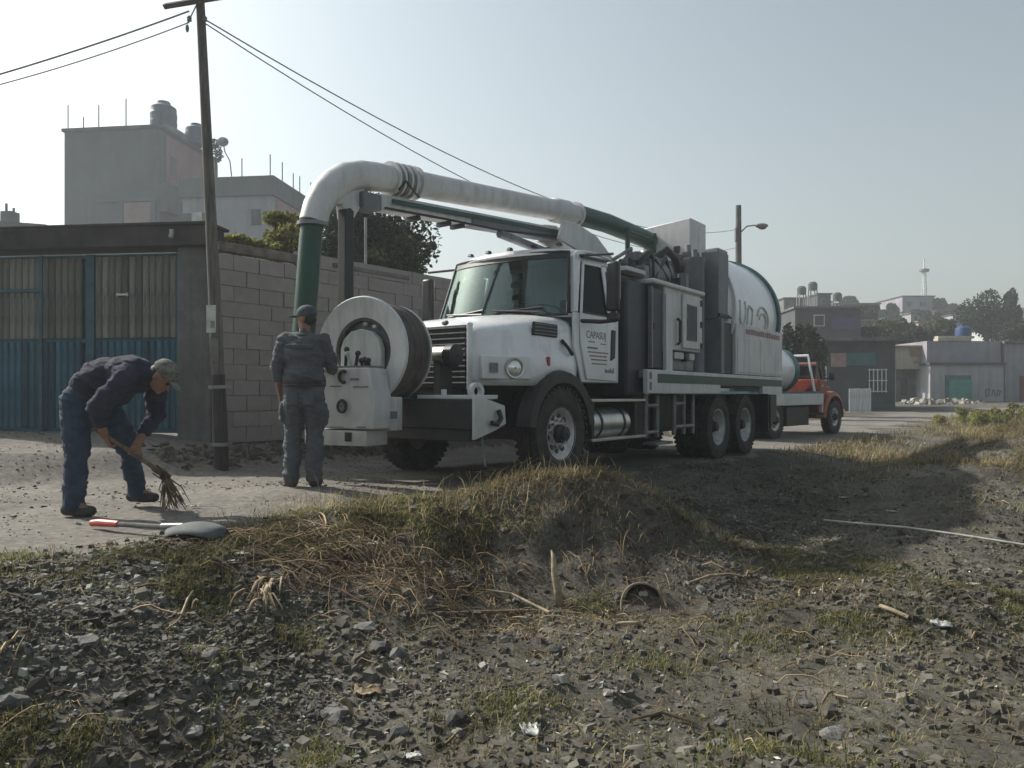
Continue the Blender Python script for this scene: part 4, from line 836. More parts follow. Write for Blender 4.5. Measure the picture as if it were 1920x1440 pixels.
    for s in (1, -1):
        cab.prism([(-0.48, 1.96), (-0.48, 1.55), (-0.66, 1.12), (-1.56, 1.12), (-1.56, 1.96)], SP(s), 0.012, 0.05)
        cab.prism([(-0.48, 1.96), (-0.56, 1.96), (-0.80, 2.62), (-0.70, 2.70), (-0.66, 2.68)], SP(s), 0.0, 0.07)
        cab.prism([(-0.70, 2.70), (-0.80, 2.61), (-1.62, 2.64), (-1.62, 2.76), (-0.75, 2.74)], SP(s), 0.0, 0.06)
        cab.prism([(-1.33, 1.96), (-1.56, 1.96), (-1.60, 2.64), (-1.37, 2.63)], SP(s), 0.0, 0.06)
    cab.lo_hi((-1.56, -1.04, 1.12), (-1.62, 1.04, 2.0)); cab.prism([(-1.03, 2.0), (1.03, 2.0), (0.93, 2.76), (-0.93, 2.76)], lambda a, b, q: (q, a, b), -1.62, -1.565)
    cb = cab.build('cab', M['white'], t, 0.012)
    rf = MB(); n = 12; rws = []
    for x, z, w in ((-0.42, 2.720, 0.86), (-0.52, 2.785, 0.90), (-0.72, 2.82, 0.935), (-1.1, 2.84, 0.945), (-1.5, 2.82, 0.945), (-1.66, 2.79, 0.935), (-1.67, 2.70, 0.935)):
        rws.append([(x-0.22*abs(math.sin(a))**2.5*(1 if x > -0.8 else 0), w*math.sin(a), z-0.055*abs(math.sin(a))**4) for a in np.linspace(-math.pi/2, math.pi/2, n)])
    vv = [p for r_ in rws for p in r_]; ff = [(i*n+j, i*n+j+1, (i+1)*n+j+1, (i+1)*n+j) for i in range(len(rws)-1) for j in range(n-1)]
    rf.add(vv, ff); ro = rf.build('cab_roof', M['white'], t); q = ro.modifiers.new('shell', 'SOLIDIFY'); q.thickness = 0.03; q.offset = -1
    for y in (-0.70, -0.36, 0.0, 0.36, 0.70):
        m = MB(); m.box((-0.62-0.15*y*y, y, 2.838), (0.085, 0.065, 0.04), taper=(0.6, 0.7)); m.build('roof_lamp', M['black'], ro, 0.006)
    # windshield: bowed glass, black rubber, wipers
    def WS(u_, v_, off=0.0):
        yb, yt = 1.0*u_, 0.885*u_
        b = V(-0.17-0.24*abs(u_)**2.4, yb, 1.925); tp = V(-0.47-0.17*abs(u_)**2.4, yt, 2.72)
        p = b.lerp(tp, v_); p.x += off; return p
    nu, nv = 14, 5
    m = MB(); m.add([tuple(WS(-1+2*i/nu, j/nv)) for j in range(nv+1) for i in range(nu+1)], [(j*(nu+1)+i, j*(nu+1)+i+1, (j+1)*(nu+1)+i+1, (j+1)*(nu+1)+i) for j in range(nv) for i in range(nu)])
    wsd = m.build('windshield', M['wsglass'], t, ang=60)
    m = MB(); m.tube([WS(-1+2*i/20, 0, 0.01) for i in range(21)]+[WS(1, j/4, 0.01) for j in range(1, 5)]+[WS(1-2*i/20, 1, 0.01) for i in range(1, 21)]+[WS(-1, 1-j/4, 0.01) for j in range(1, 4)]+[WS(-1, 0, 0.01)], 0.017, 6); m.build('rubber_seal', M['black'], wsd)
    m = MB(); m.add([tuple(WS(-1+2*i/20, v_, 0.012)) for v_ in (0.90, 0.985) for i in range(21)], [(i, i+1, 22+i, 21+i) for i in range(20)]); m.build('sun_strip', M['black'], wsd)
    for y0, y1 in ((-0.05, -0.75), (0.72, 0.05)):
        m = MB(); m.tube([V(-0.10-0.25*abs(y0)**2, y0, 1.955), WS(y1/0.95, 0.10, 0.035)], 0.011, 6); m.tube([WS((y0+y1)/2/0.95-0.33, 0.06, 0.03), WS((y0+y1)/2/0.95+0.33, 0.12, 0.03)], 0.010, 6); m.build('wiper', M['black'], t)
    m = MB(); m.prism([(-1.02, 0), (-0.5, 0.28), (0, 0.36), (0.5, 0.28), (1.02, 0), (1.0, -0.14), (-1.0, -0.14)], lambda a, b, q: (-0.50+b, a, q), 1.90, 1.945); m.build('cowl', M['white'], t, 0.01)
    # interior
    inn = MB(); inn.lo_hi((-0.5, -0.98, 1.6), (-0.85, 0.98, 1.93)); inn.lo_hi((-0.6, -1.0, 1.14), (-1.55, 1.0, 1.18)); inn.build('dashboard', M['cabin'], cb, 0.03)
    for y in (-0.5, 0.5):
        m = MB(); m.lo_hi((-1.0, y-0.24, 1.3), (-1.45, y+0.24, 1.65)); m.lo_hi((-1.38, y-0.24, 1.6), (-1.52, y+0.24, 2.25)); m.lo_hi((-1.39, y-0.13, 2.25), (-1.5, y+0.13, 2.45)); m.build('seat', M['seat'], cb, 0.04)
    m = MB(); cc = V(-0.82, 0.5, 2.0); axx = V(0.45, 0, -0.9).normalized(); m.lathe([(0.225, 0.0), (0.24, 0.014), (0.225, 0.028), (0.21, 0.014)], cc, axx, 28)
    for a in (0, 2.1, 4.2):
        d_ = axx.orthogonal().normalized(); d_.rotate(Matrix.Rotation(a, 3, axx)); m.tube([cc+axx*0.02, cc+axx*0.014+d_*0.22], 0.014, 6)
    m.tube([cc, cc+axx*0.4], 0.03, 8); m.build('steering_wheel', M['black'], cb)
    m = MB(); m.lo_hi((-0.72, -0.12, 2.46), (-0.75, 0.12, 2.53)); m.build('inner_mirror', M['black'], cb)
    # doors
    for s in (1, -1):
        d_ = MB(); d_.prism([(-0.60, 1.96), (-0.60, 1.60), (-0.74, 1.16), (-1.50, 1.14), (-1.50, 1.96)], SP(s), -0.014, 0.01)
        d_.prism([(-0.60, 1.96), (-0.645, 1.96), (-0.865, 2.585), (-1.30, 2.60), (-1.30, 2.64), (-0.83, 2.625)], SP(s), -0.012, 0.012)
        d_.prism([(-1.30, 1.96), (-1.35, 1.96), (-1.36, 2.62), (-1.30, 2.62)], SP(s), -0.012, 0.012)
        dr = d_.build('door', M['white'], t, 0.008)
        m = MB(); m.prism([(-0.645, 1.94), (-1.32, 1.94), (-1.32, 2.60), (-0.865, 2.585)], SP(s), 0.016, 0.022); m.build('door_window', M['dkglass'], dr)
        m = MB(); m.prism([(-0.68, 1.955), (-1.31, 1.955), (-1.31, 1.975), (-0.68, 1.975)], SP(s), -0.018, 0.0); m.build('window_rubber', M['black'], dr)
        m = MB(); m.prism([(-1.38, 1.98), (-1.53, 1.98), (-1.56, 2.56), (-1.40, 2.56)], SP(s), -0.006, 0.004); m.build('rear_quarter_window', M['dkwindow'], cb)
        m = MB(); m.prism([(-1.33, 1.40), (-1.44, 1.44), (-1.46, 1.80), (-1.36, 1.80)], SP(s), -0.03, 0.0); m.build('door_handle', M['black'], dr, 0.01)
        m = MB(); m.prism([(-0.80, 2.66), (-1.62, 2.70), (-1.62, 2.725), (-0.80, 2.685)], SP(s), -0.05, 0.0); m.build('rain_gutter', M['black'], dr)
        mi = MB(); xm = -0.62 if s < 0 else -0.80
        mi.box((xm, s*1.40, 2.27), (0.10, 0.16, 0.60)); mr = mi.build('mirror', M['black'], t, 0.03)
        m = MB(); m.tube([V(-0.62, s*1.06, 1.86), V(-0.66, s*1.30, 1.84), V(xm-0.02, s*1.41, 1.86), V(xm, s*1.40, 2.0)], 0.026, 8); m.tube([V(-0.75, s*0.96, 2.68), V(xm, s*1.40, 2.66)], 0.016, 8); m.build('mirror_arm', M['black'], mr)
        m = MB(); m.box((xm-0.055, s*1.40, 2.33), (0.012, 0.13, 0.42)); m.build('mirror_glass', M['alu'], mr)
        m = MB(); m.box((xm+0.0, s*1.40, 1.90), (0.10, 0.15, 0.11)); m.build('wide_mirror', M['black'], mr, 0.03)
        if s > 0:
            text_obj('CAPASUJ', 'door_lettering', 0.125, (-0.72, 1.0755, 1.665), M['ink'], dr)
            li = MB(); f = SP(1)
            def bar(x0, x1, z0, z1): li.prism([(x0, z0), (x1, z0), (x1, z1), (x0, z1)], f, -0.0165, -0.0135)
            for z, a, b in ((1.615, -0.78, -0.93), (1.60, -1.08, -1.22)): bar(a, b, z, z+0.012)
            for z, a, b in ((1.535, -0.75, -1.0),): bar(a, b, z, z+0.022)
            random.seed(3)
            for x in np.arange(-1.05, -1.42, -0.035):
                bar(x, x-0.025, 1.245, 1.245+random.choice([0.05, 0.065, 0.04])) if x < -1.16 else None
            li.build('small_lettering', M['ink'], dr)
            li = MB()
            for z, a, b in ((1.485, -0.76, -1.27), (1.44, -0.80, -1.27), (1.395, -0.84, -1.28), (1.345, -0.86, -1.28)):
                x = a
                while x > b+0.03:
                    L = random.uniform(0.05, 0.12); bar(x, max(b, x-L), z, z+0.018); x -= L+0.014
            li.build('red_lettering', M['redink'], dr)
            random.seed(7)
    # ---- tanks and steps beside the chassis
    for s in (1, -1):
        m = MB(); m.lathe([(0.01, 0), (0.17, 0.0), (0.195, 0.02), (0.195, 0.96), (0.17, 0.98), (0.01, 0.98)], (-0.74, s*0.98, 0.61), (-1, 0, 0), 28); ft = m.build('fuel_tank', M['alu'], t)
        for x in (-0.92, -1.52): m = MB(); m.lathe([(0.196, 0), (0.202, 0), (0.202, 0.05), (0.196, 0.05)], (x, s*0.98, 0.61), (-1, 0, 0), 28); m.build('tank_strap', M['black'], ft)
        for z, nm in ((0.90, 'upper_step'), (0.42, 'lower_step')):
            m = MB(); m.lo_hi((-0.62, s*1.02, z-0.018), (-2.06, s*1.22, z+0.018)); m.build(nm, M['alu'], t, 0.006)
        for x in (-0.66, -1.80): m = MB(); m.lo_hi((x, s*0.8, 0.40), (x-0.06, s*1.19, 0.92)); m.build('step_bracket', M['black'], t, 0.006)
        m = MB(); m.lo_hi((-1.78, s*0.55, 0.5), (-2.0, s*1.1, 0.86)); m.build('battery_box', M['black'], t, 0.006)
    # ---- black water tank behind the cab, tool box and white pump cabinet
    m = MB(); m.lo_hi((-1.70, -1.10, 0.96), (-2.28, 1.12, 2.50)); wt = m.build('black_water_tank', M['navy'], t, 0.04)
    m = MB(); m.lo_hi((-1.72, 0.2, 2.50), (-2.2, 1.0, 2.58)); m.build('tank_top', M['black'], wt, 0.02)
    m = MB(); m.lo_hi((-1.75, 0.9, 2.62), (-2.3, 1.1, 2.68)); m.build('tank_rail', M['white_dusty'], wt, 0.01)
    m = MB(); m.lo_hi((-2.30, 0.45, 1.34), (-2.68, 1.18, 2.46)); tb = m.build('tool_locker', M['navy'], t, 0.012)
    m = MB(); m.lo_hi((-2.285, 1.14, 1.34), (-2.33, 1.20, 2.47)); m.build('corner_trim', M['grey'], tb, 0.006)
    m = MB(); m.lo_hi((-2.34, 1.185, 1.88), (-2.40, 1.205, 1.96)); m.build('locker_latch', M['black'], tb, 0.005)
    m = MB(); m.lo_hi((-2.70, 0.35, 1.62), (-4.02, 1.20, 2.52)); pc = m.build('pump_cabinet', M['offwhite'], t, 0.02)
    m = MB(); m.lo_hi((-2.26, 0.4, 2.50), (-4.10, 1.25, 2.57)); m.build('cabinet_top', M['white_dusty'], pc, 0.025)
    m = MB(); m.lo_hi((-2.70, 1.17, 1.31), (-2.92, 1.225, 2.40)); m.build('cabinet_post', M['white_dusty'], pc, 0.006)
    m = MB(); m.lo_hi((-3.28, 1.20, 1.66), (-4.0, 1.235, 2.46)); do = m.build('cabinet_door', M['white_dusty'], pc, 0.015)
    m = MB(); m.lo_hi((-3.40, 1.23, 1.78), (-3.78, 1.245, 2.32)); m.build('cabinet_grille', M['steel'], pc, 0.004)
    m = MB()
    for i in range(9): m.lo_hi((-3.42-i*0.04, 1.243, 1.80), (-3.435-i*0.04, 1.255, 2.30))
    m.build('grille_slats', M['grey'], pc)
    m = MB(); m.tube([V(-3.10, 1.22, 1.70), V(-3.10, 1.26, 1.74), V(-3.10, 1.26, 2.04), V(-3.10, 1.22, 2.08)], 0.022, 8); m.build('cabinet_handle', M['black'], pc)
    m = MB()
    for z in (1.72, 2.05, 2.38): m.box((-3.95, 1.245, z), (0.06, 0.02, 0.09))
    m.build('cabinet_hinge', M['black'], pc)
    m = MB(); m.lo_hi((-2.95, 0.5, 1.32), (-4.0, 1.10, 1.60)); pm = m.build('pump', M['steel'], t, 0.03)
    for x in (-3.0, -3.55): m = MB(); m.lathe([(0.01, 0), (0.07, 0), (0.07, 0.06), (0.05, 0.08), (0.01, 0.08)], (x, 1.10, 1.54), (0, 1, 0), 14); m.build('valve', M['black'], pm)
    m = MB(); m.lo_hi((-3.12, 1.12, 1.50), (-3.45, 1.17, 1.60)); m.lo_hi((-3.66, 1.12, 1.50), (-3.86, 1.17, 1.60)); m.build('pump_plate', M['offwhite'], pm, 0.008)
    m = MB(); m.tube([V(-3.9, 0.9, 1.42), V(-4.1, 1.0, 1.42), V(-4.3, 0.9, 1.5)], 0.06, 10); m.build('pump_hose', M['maroon'], pm)
    # ---- bed rail with green stripe
    for s in (1, -1):
        m = MB(); m.lo_hi((-2.03, s*1.19, 0.99), (-4.72, s*1.26, 1.315)); m.lo_hi((-4.72, s*1.19, 1.13), (-6.86, s*1.26, 1.315)); m.lo_hi((-6.86, s*1.19, 0.99), (-8.06, s*1.26, 1.315)); br = m.build('bed_rail', M['white_dusty'], t, 0.008)
        m = MB(); m.lo_hi((-2.34, s*1.255, 1.135), (-8.02, s*1.264, 1.262)); m.build('green_stripe', M['green'], br)
        m = MB(); m.box((-2.12, s*1.262, 1.23), (0.055, 0.012, 0.09)); m.box((-2.12, s*1.262, 1.09), (0.055, 0.012, 0.11)); m.build('reflector', M['steel'], br)
        m = MB(); m.lo_hi((-4.74, s*0.72, 1.09), (-6.84, s*1.2, 1.13)); m.build('rear_fender', M['black'], t, 0.01)
        m = MB(); m.lo_hi((-7.30, s*0.60, 0.28), (-7.33, s*1.22, 0.99)); m.build('mud_flap', M['black'], t)
        m = MB(); m.lo_hi((-7.5, s*0.9, 0.45), (-7.9, s*1.2, 0.98)); m.tube([V(-7.42, s*1.22, 0.35), V(-7.42, s*1.22, 0.98)], 0.02, 6); m.build('rear_locker', M['black'], t, 0.01)
        m = MB(); m.lo_hi((-2.15, s*0.55, 0.35), (-2.75, s*0.95, 0.98)); m.lo_hi((-3.0, s*0.55, 0.42), (-4.1, s*0.9, 0.98)); m.build('side_box', M['black'], t, 0.015)
        m = MB()
        for x in (-2.25, -2.62, -3.2, -3.55, -3.9): m.tube([V(x, s*1.12, 0.38), V(x, s*1.12, 0.98)], 0.035, 8)
        for x0, x1, z in ((-2.25, -2.62, 0.45), (-2.25, -2.62, 0.82), (-3.2, -3.9, 0.5), (-3.2, -3.55, 0.84)): m.tube([V(x0, s*1.13, z), V(x1, s*1.13, z)], 0.028, 8)
        m.build('hose_rack', M['steel'], t)
        m = MB(); m.lo_hi((-2.4, s*1.0, 0.27), (-2.95, s*1.22, 0.31)); m.build('bed_step', M['steel'], t, 0.006)
    m = MB(); m.lo_hi((-2.05, -1.19, 1.20), (-8.04, 1.19, 1.31)); m.build('deck', M['steel'], t)
    # ---- debris tank and rear cabinet
    m = MB(); zc, rr = 2.44, 1.22
    m.lathe([(0.01, 0.16), (0.6, 0.12), (1.0, 0.04), (rr, -0.12), (rr, -2.85), (1.0, -2.98), (0.01, -3.02)], (-5.16, 0, zc), (1, 0, 0), 56, False); tk = m.build('debris_tank', M['white'], t)
    for x, w in ((-5.42, 0.06), (-7.95, 0.13)):
        m = MB(); m.lathe([(rr-0.01, 0), (rr+0.055, 0), (rr+0.055, w), (rr-0.01, w)], (x, 0, zc), (1, 0, 0), 56); m.build('tank_flange', M['teal_band'] if w > 0.1 else M['white_dusty'], tk)
    m = MB(); m.lo_hi((-6.9, -0.2, zc+rr-0.05), (-7.4, 0.4, zc+rr+0.14)); m.build('top_hatch', M['steel'], tk, 0.03)
    m = MB(); m.lathe([(0.62, 0), (0.66, 0), (0.66, 0.01), (0.62, 0.01)], (-6.9, rr+0.0, zc), (0, 1, 0), 10)
    # grey script and round emblem on the tank side, raised print following the shell
    def on_tank(x, z, o=0.004): a = math.asin(max(-1, min(1, (z-zc)/rr))); return V(x, (rr+o)*math.cos(a), zc+(rr+o)*math.sin(a))
    e = MB()
    def stroke(pts, w=0.022):
        for (x0, z0), (x1, z1) in zip(pts[:-1], pts[1:]): e.tube([on_tank(x0, z0), on_tank(x1, z1)], w, 5)
    stroke([(-5.75, 2.62), (-5.75, 2.30), (-5.82, 2.22), (-5.95, 2.22), (-6.02, 2.30), (-6.02, 2.62)]); stroke([(-6.14, 2.22), (-6.14, 2.50), (-6.22, 2.56), (-6.38, 2.50), (-6.38, 2.22)]); stroke([(-5.72, 2.12), (-6.4, 2.13)], 0.016); stroke([(-5.80, 2.03), (-6.35, 2.04)], 0.014)
    for r_ in (0.30, 0.18): stroke([(-6.95+r_*1.1*math.cos(a), 2.30+r_*math.sin(a)) for a in np.linspace(0.4, 5.6, 14)])
    stroke([(-6.75, 2.06), (-7.1, 2.05)], 0.016)
    e.build('tank_lettering', M['faint'], tk)
    m = MB(); m.lo_hi((-5.46, 0.80, 1.325), (-8.10, 1.25, 2.20)); rc = m.build('rear_cabinet', M['white_dusty'], t, 0.015)
    for a, b in ((-5.52, -6.72), (-6.75, -8.05)): m = MB(); m.lo_hi((a, 1.245, 1.36), (b, 1.262, 1.98)); m.build('cabinet_door', M['white_dusty'], rc, 0.008)
    li = MB(); x = -5.95
    while x > -7.85:
        w = random.uniform(0.07, 0.13); li.lo_hi((x, 1.249, 2.04), (x-w, 1.253, 2.04+random.choice([0.085, 0.10, 0.10]))); x -= w+0.03
    li.build('red_lettering', M['redink'], rc)
    m = MB(); m.lo_hi((-5.00, 0.7, 1.325), (-5.44, 1.20, 2.18)); m.build('dark_recess_box', M['black'], t, 0.01)  # solid black box, its colour stands for the dark recess
    m = MB(); m.lo_hi((-4.86, 0.78, 1.325), (-5.0, 1.22, 2.22)); m.build('locker_pillar', M['grey'], t, 0.01)
    m = MB(); m.lo_hi((-4.84, 0.88, 2.22), (-5.30, 1.18, 3.34)); m.build('ladder_box', M['grey'], t, 0.015)
    m = MB(); m.lo_hi((-4.82, 1.17, 2.26), (-5.40, 1.21, 2.31)); m.build('ladder_rung', M['black'], t)
    # ---- cyclone tubes, blower, hoses
    for x, y, r_, z1 in ((-4.45, 0.92, 0.16, 3.22), (-4.72, 0.70, 0.16, 3.36), (-4.35, 0.45, 0.20, 3.18)):
        m = MB(); m.lathe([(0.01, 0), (r_, 0), (r_, z1-1.45), (r_*1.12, z1-1.42), (r_*1.12, z1-1.36), (0.01, z1-1.33)], (x, y, 1.32), (0, 0, 1), 20); m.build('filter_tube', M['grey'], t)
        m = MB(); m.tube([V(x, y, z1-0.03), V(x, y, z1+0.10)], 0.045, 10); m.build('tube_cap', M['steel'], t)
    m = MB(); m.lathe([(0.01, 0), (0.26, 0), (0.28, 0.04), (0.28, 0.75), (0.26, 0.8), (0.01, 0.8)], (-2.7, 0.72, 2.78), (-1, 0, 0), 24); bl = m.build('blower', M['steel'], t)
    m = MB(); m.lo_hi((-2.75, 0.4, 2.56), (-3.5, 1.0, 2.66)); m.build('blower_foot', M['black'], bl)
    m = MB(); m.tube([V(-2.45, 0.85, 2.56), V(-2.5, 0.9, 2.85), V(-2.7, 0.95, 3.0), V(-2.95, 0.9, 2.92), V(-3.0, 0.85, 2.7)], 0.055, 10); m.tube([V(-3.2, 0.8, 3.0), V(-3.4, 0.9, 3.16), V(-3.7, 0.9, 3.1), V(-4.1, 0.8, 2.95)], 0.06, 10); m.build('air_hose', M['black'], t)
    rq = np.random.default_rng(41)
    for k in range(11):
        x, y, z = rq.uniform(-4.3, -2.2), rq.uniform(0.35, 1.05), rq.uniform(2.56, 2.75); m = MB()
        m.tube([V(x, y, z-0.15), V(x+rq.normal()*0.06, y, z+rq.uniform(0.05, 0.3)), V(x-rq.uniform(0.1, 0.5), y+rq.normal()*0.12, z+rq.uniform(0.1, 0.42)), V(x-rq.uniform(0.4, 0.9), y+rq.normal()*0.15, z+rq.uniform(-0.05, 0.2))], rq.uniform(0.016, 0.04), 7); m.build('machine_hose', M[['black', 'steel', 'grey', 'black'][k % 4]], t)
    for k, (x, y, z, d) in enumerate(((-1.95, 0.75, 2.66, (0.28, 0.3, 0.16)), (-2.5, 0.95, 2.68, (0.16, 0.14, 0.22)), (-3.6, 1.0, 2.66, (0.22, 0.18, 0.16)), (-3.95, 0.95, 2.72, (0.12, 0.12, 0.3)), (-2.1, 0.3, 2.7, (0.2, 0.2, 0.24)))): m = MB(); m.box((x, y, z), d); m.build('machine_box', M[['black', 'steel', 'black', 'grey', 'white_dusty'][k]], t, 0.01)
    m = MB(); m.lo_hi((-3.55, -0.3, 1.35), (-4.2, 0.42, 2.9)); m.build('blower_housing', M['steel'], t, 0.03)
    # ---- boom
    ped = MB(); ped.lo_hi((-2.45, -0.28, 1.3), (-2.95, 0.28, 2.80)); pd = ped.build('boom_pedestal', M['white_dusty'], t, 0.02)
    m = MB(); m.lathe([(0.01, 0), (0.36, 0), (0.36, 0.1), (0.3, 0.14), (0.01, 0.14)], (-2.7, 0, 2.80), (0, 0, 1), 28); m.build('slew_ring', M['steel'], pd)
    lg = MB()
    for y in (-0.17, 0.17): lg.prism([(-1.50, 3.10), (-1.62, 3.36), (-1.95, 3.40), (-2.55, 3.30), (-3.05, 3.05), (-3.15, 2.94), (-2.35, 2.94), (-2.0, 3.02)], lambda a, b, q: (a, y+q, b), -0.025, 0.025)
    lg.lo_hi((-2.35, -0.15, 2.94), (-3.1, 0.15, 3.02)); lg.lo_hi((-1.7, -0.15, 3.15), (-1.95, 0.15, 3.3)); lg.build('boom_lug', M['white_dusty'], t, 0.01)
    m = MB(); m.lo_hi((-3.1, -0.3, 2.85), (-3.4, 0.3, 2.97)); m.tube([V(-3.35, 0.28, 2.9), V(-3.35, 0.28, 3.56)], 0.04, 8); m.tube([V(-4.25, 0.30, 2.45), V(-4.25, 0.30, 3.62)], 0.045, 8); m.tube([V(-3.35, 0.28, 3.5), V(-4.25, 0.3, 3.5)], 0.035, 8); m.build('boom_stand', M['green'], t)
    A0, A1 = V(1.62, 0, 3.02), V(-1.75, 0, 3.22)
    def beam(w, h, a, b, dz=0.0, dy=0.0):
        m = MB(); m.add([(p.x, p.y+sy*w/2+dy, p.z+sz*h/2+dz) for p in (a, b) for sy, sz in ((-1, -1), (1, -1), (1, 1), (-1, 1))], [(3, 2, 1, 0), (4, 5, 6, 7), (0, 1, 5, 4), (1, 2, 6, 5), (2, 3, 7, 6), (3, 0, 4, 7)]); return m
    am = beam(0.16, 0.17, A0, A1).build('boom_arm', M['white_dusty'], t, 0.008)
    beam(0.20, 0.145, A0.lerp(A1, 0.45), A1, -0.02).build('boom_sleeve', M['grey'], am, 0.006)
    beam(0.012, 0.05, A0.lerp(A1, 0.06), A1.lerp(A0, 0.02), 0.02, 0.104).build('green_stripe', M['green'], am)
    m = MB(); m.tube([A0+V(-0.1, 0.10, -0.06), A0.lerp(A1, 0.3)+V(0, 0.115, -0.075), A0.lerp(A1, 0.6)+V(0, 0.12, -0.10), A1+V(0.1, 0.12, -0.05)], 0.014, 6); m.build('hydraulic_line', M['black'], am)
    m = MB(); m.lo_hi((1.58, -0.12, 2.91), (1.84, 0.12, 3.08)); m.build('arm_head', M['grey'], am, 0.015)
    m = MB()
    for k in (0.18, 0.33, 0.4): p = A0.lerp(A1, k); m.box((p.x, 0.0, p.z-0.11), (0.05, 0.2, 0.05))
    m.build('arm_clip', M['black'], am)
    m = MB(); m.tube([V(-0.4, 0, 3.0), V(-1.5, 0, 2.93)], 0.055, 12); m.tube([V(-1.5, 0, 2.93), V(-2.3, 0, 2.9)], 0.08, 12); m.build('lift_cylinder', M['steel'], t)
    pw = MB(); pts = [V(2.385, 0, 2.66), V(2.335, 0, 2.82), V(2.25, 0, 2.97), V(2.13, 0, 3.10), V(1.98, 0, 3.20), V(1.79, 0, 3.265), V(1.55, 0, 3.30), V(1.2, 0, 3.335), V(-1.9, 0, 3.58), V(-2.25, 0, 3.60)]
    pw.tube(pts, [0.135, 0.14, 0.148, 0.153, 0.155, 0.155, 0.155, 0.15, 0.145, 0.145], 28); pp = pw.build('boom_pipe', M['white_dusty'], t)
    m = MB(); m.tube([V(-2.25, 0, 3.60), V(-3.2, 0, 3.64), V(-4.4, 0, 3.62), V(-5.3, 0, 3.58)], 0.148, 28); m.build('green_boom_pipe', M['green'], t)
    ax = V(-3.1, 0, 0.245).normalized()
    for x in (1.38, 1.30, 1.20, 1.12, 1.02):
        z = 3.335+(1.2-x)*0.079; fl = MB(); fl.lathe([(0.14, 0), (0.188, 0), (0.188, 0.028), (0.14, 0.028)], (x, 0, z), ax, 26); fl.build('pipe_flange', M['white_dusty'], pp)
    fl = MB(); fl.lathe([(0.15, 0), (0.172, 0.03), (0.172, 0.32), (0.15, 0.36)], (-1.7, 0, 3.563), ax, 24); fl.build('pipe_sleeve', M['white_dusty'], pp)
    fl = MB(); fl.lathe([(0.14, 0), (0.18, 0), (0.18, 0.04), (0.14, 0.04)], (-2.25, 0, 3.60), ax, 24)
    fl.build('pipe_flange', M['white_dusty'], pp)
    for x in (1.34, 1.25, 1.16): m = MB(); m.lathe([(0.15, 0), (0.181, 0), (0.181, 0.022), (0.15, 0.022)], (x, 0, 3.335+(1.2-x)*0.079), ax, 26); m.build('clamp_band', M['steel'], pp)
    m = MB(); m.tube([V(1.36, 0.14, 3.18), V(1.3, 0.19, 3.28), V(1.18, 0.18, 3.2), V(1.06, 0.15, 3.16)], 0.012, 6); m.build('hydraulic_hose', M['black'], pp)
    m = MB(); m.tube([V(2.385, 0, 2.68), V(2.41, 0, 2.5), V(2.46, 0, 1.9), V(2.52, 0, 1.2)], 0.110, 26); gp = m.build('suction_pipe', M['green'], t)
    m = MB(); m.lathe([(0.10, 0), (0.152, 0), (0.152, 0.035), (0.10, 0.035)], (2.386, 0, 2.63), (0, 0, 1), 24); m.build('pipe_clamp', M['steel'], gp)
    m = MB(); m.prism([(2.28, 2.98), (2.05, 3.10), (1.96, 3.20), (1.84, 3.20), (1.86, 3.06), (1.66, 3.06), (1.70, 2.98), (1.90, 2.94), (2.0, 2.78), (2.12, 2.78), (2.14, 2.92), (2.24, 2.90)], lambda a, b, q: (a-0.08, q, b-0.02), -0.055, 0.055); cr = m.build('boom_cradle', M['white_dusty'], t, 0.012)
    m = MB(); m.tube([V(1.98, -0.08, 2.84), V(1.98, 0.08, 2.84)], 0.035, 10); m.build('cradle_pin', M['black'], cr)
    m = MB(); m.lo_hi((1.98, -0.19, 0.9), (2.10, -0.08, 2.84)); m.build('boom_rest_post', M['maroon'] if False else M['black'], t, 0.008)
    BY = R(-2.7); bpv = V(-2.7, 0, 0)
    for o in (am, pp, gp, cr): o.rotation_euler = (0, 0, BY); o.location = bpv-Matrix.Rotation(BY, 3, 'Z') @ bpv
    # ---- inlet box on the tank
    m = MB(); m.prism([(-0.14, 3.10), (0.74, 3.10), (0.74, 3.92), (-0.14, 3.84)], lambda a, b, q: (q, a, b), -4.72, -5.4); ib = m.build('inlet_box', M['white_dusty'], t, 0.02)
    m = MB(); m.box((-4.71, 0.5, 3.40), (0.02, 0.10, 0.13)); m.build('inlet_latch', M['black'], ib)
    # ---- front: bumper, reel, control console
    m = MB(); m.lo_hi((1.40, -1.20, 0.64), (1.75, 1.27, 0.925)); m.lo_hi((1.42, -1.1, 0.52), (1.69, 1.2, 0.64)); bp = m.build('bumper', M['black'], t, 0.01)
    m = MB(); m.lo_hi((1.36, 0.55, 0.925), (1.72, 1.29, 0.965)); m.lathe([(0.045, 0), (0.085, 0), (0.085, 0.06), (0.045, 0.06)], (1.6, 1.18, 1.0), (0.2, 1, 0), 18); m.tube([V(1.6, 0.8, 0.96), V(1.6, 0.8, 1.02)], 0.03, 8); m.build('bumper_top_plate', M['white_dusty'], bp, 0.006)
    m = MB(); m.prism([(1.75, 0.94), (1.62, 0.94), (1.27, 0.86), (1.25, 0.68), (1.42, 0.62), (1.75, 0.54)], lambda a, b, q: (a, q, b), 1.275, 1.31); sp = m.build('side_plate', M['white_dusty'], bp, 0.006)
    m = MB(); m.tube([V(1.42, 1.34, 0.82), V(1.40, 1.36, 0.74), V(1.46, 1.36, 0.68), V(1.54, 1.35, 0.70)], 0.025, 8); m.build('tow_hook', M['black'], bp)
    m = MB(); m.tube([V(1.6, 1.28, 0.56), V(1.55, 1.28, 0.28)], 0.012, 6); m.build('hanging_strap', M['steel'], bp)
    rx, ry, rz = 2.0, 0.13, 1.40
    TURN = R(11); piv = V(2.0, 0.17, 0)
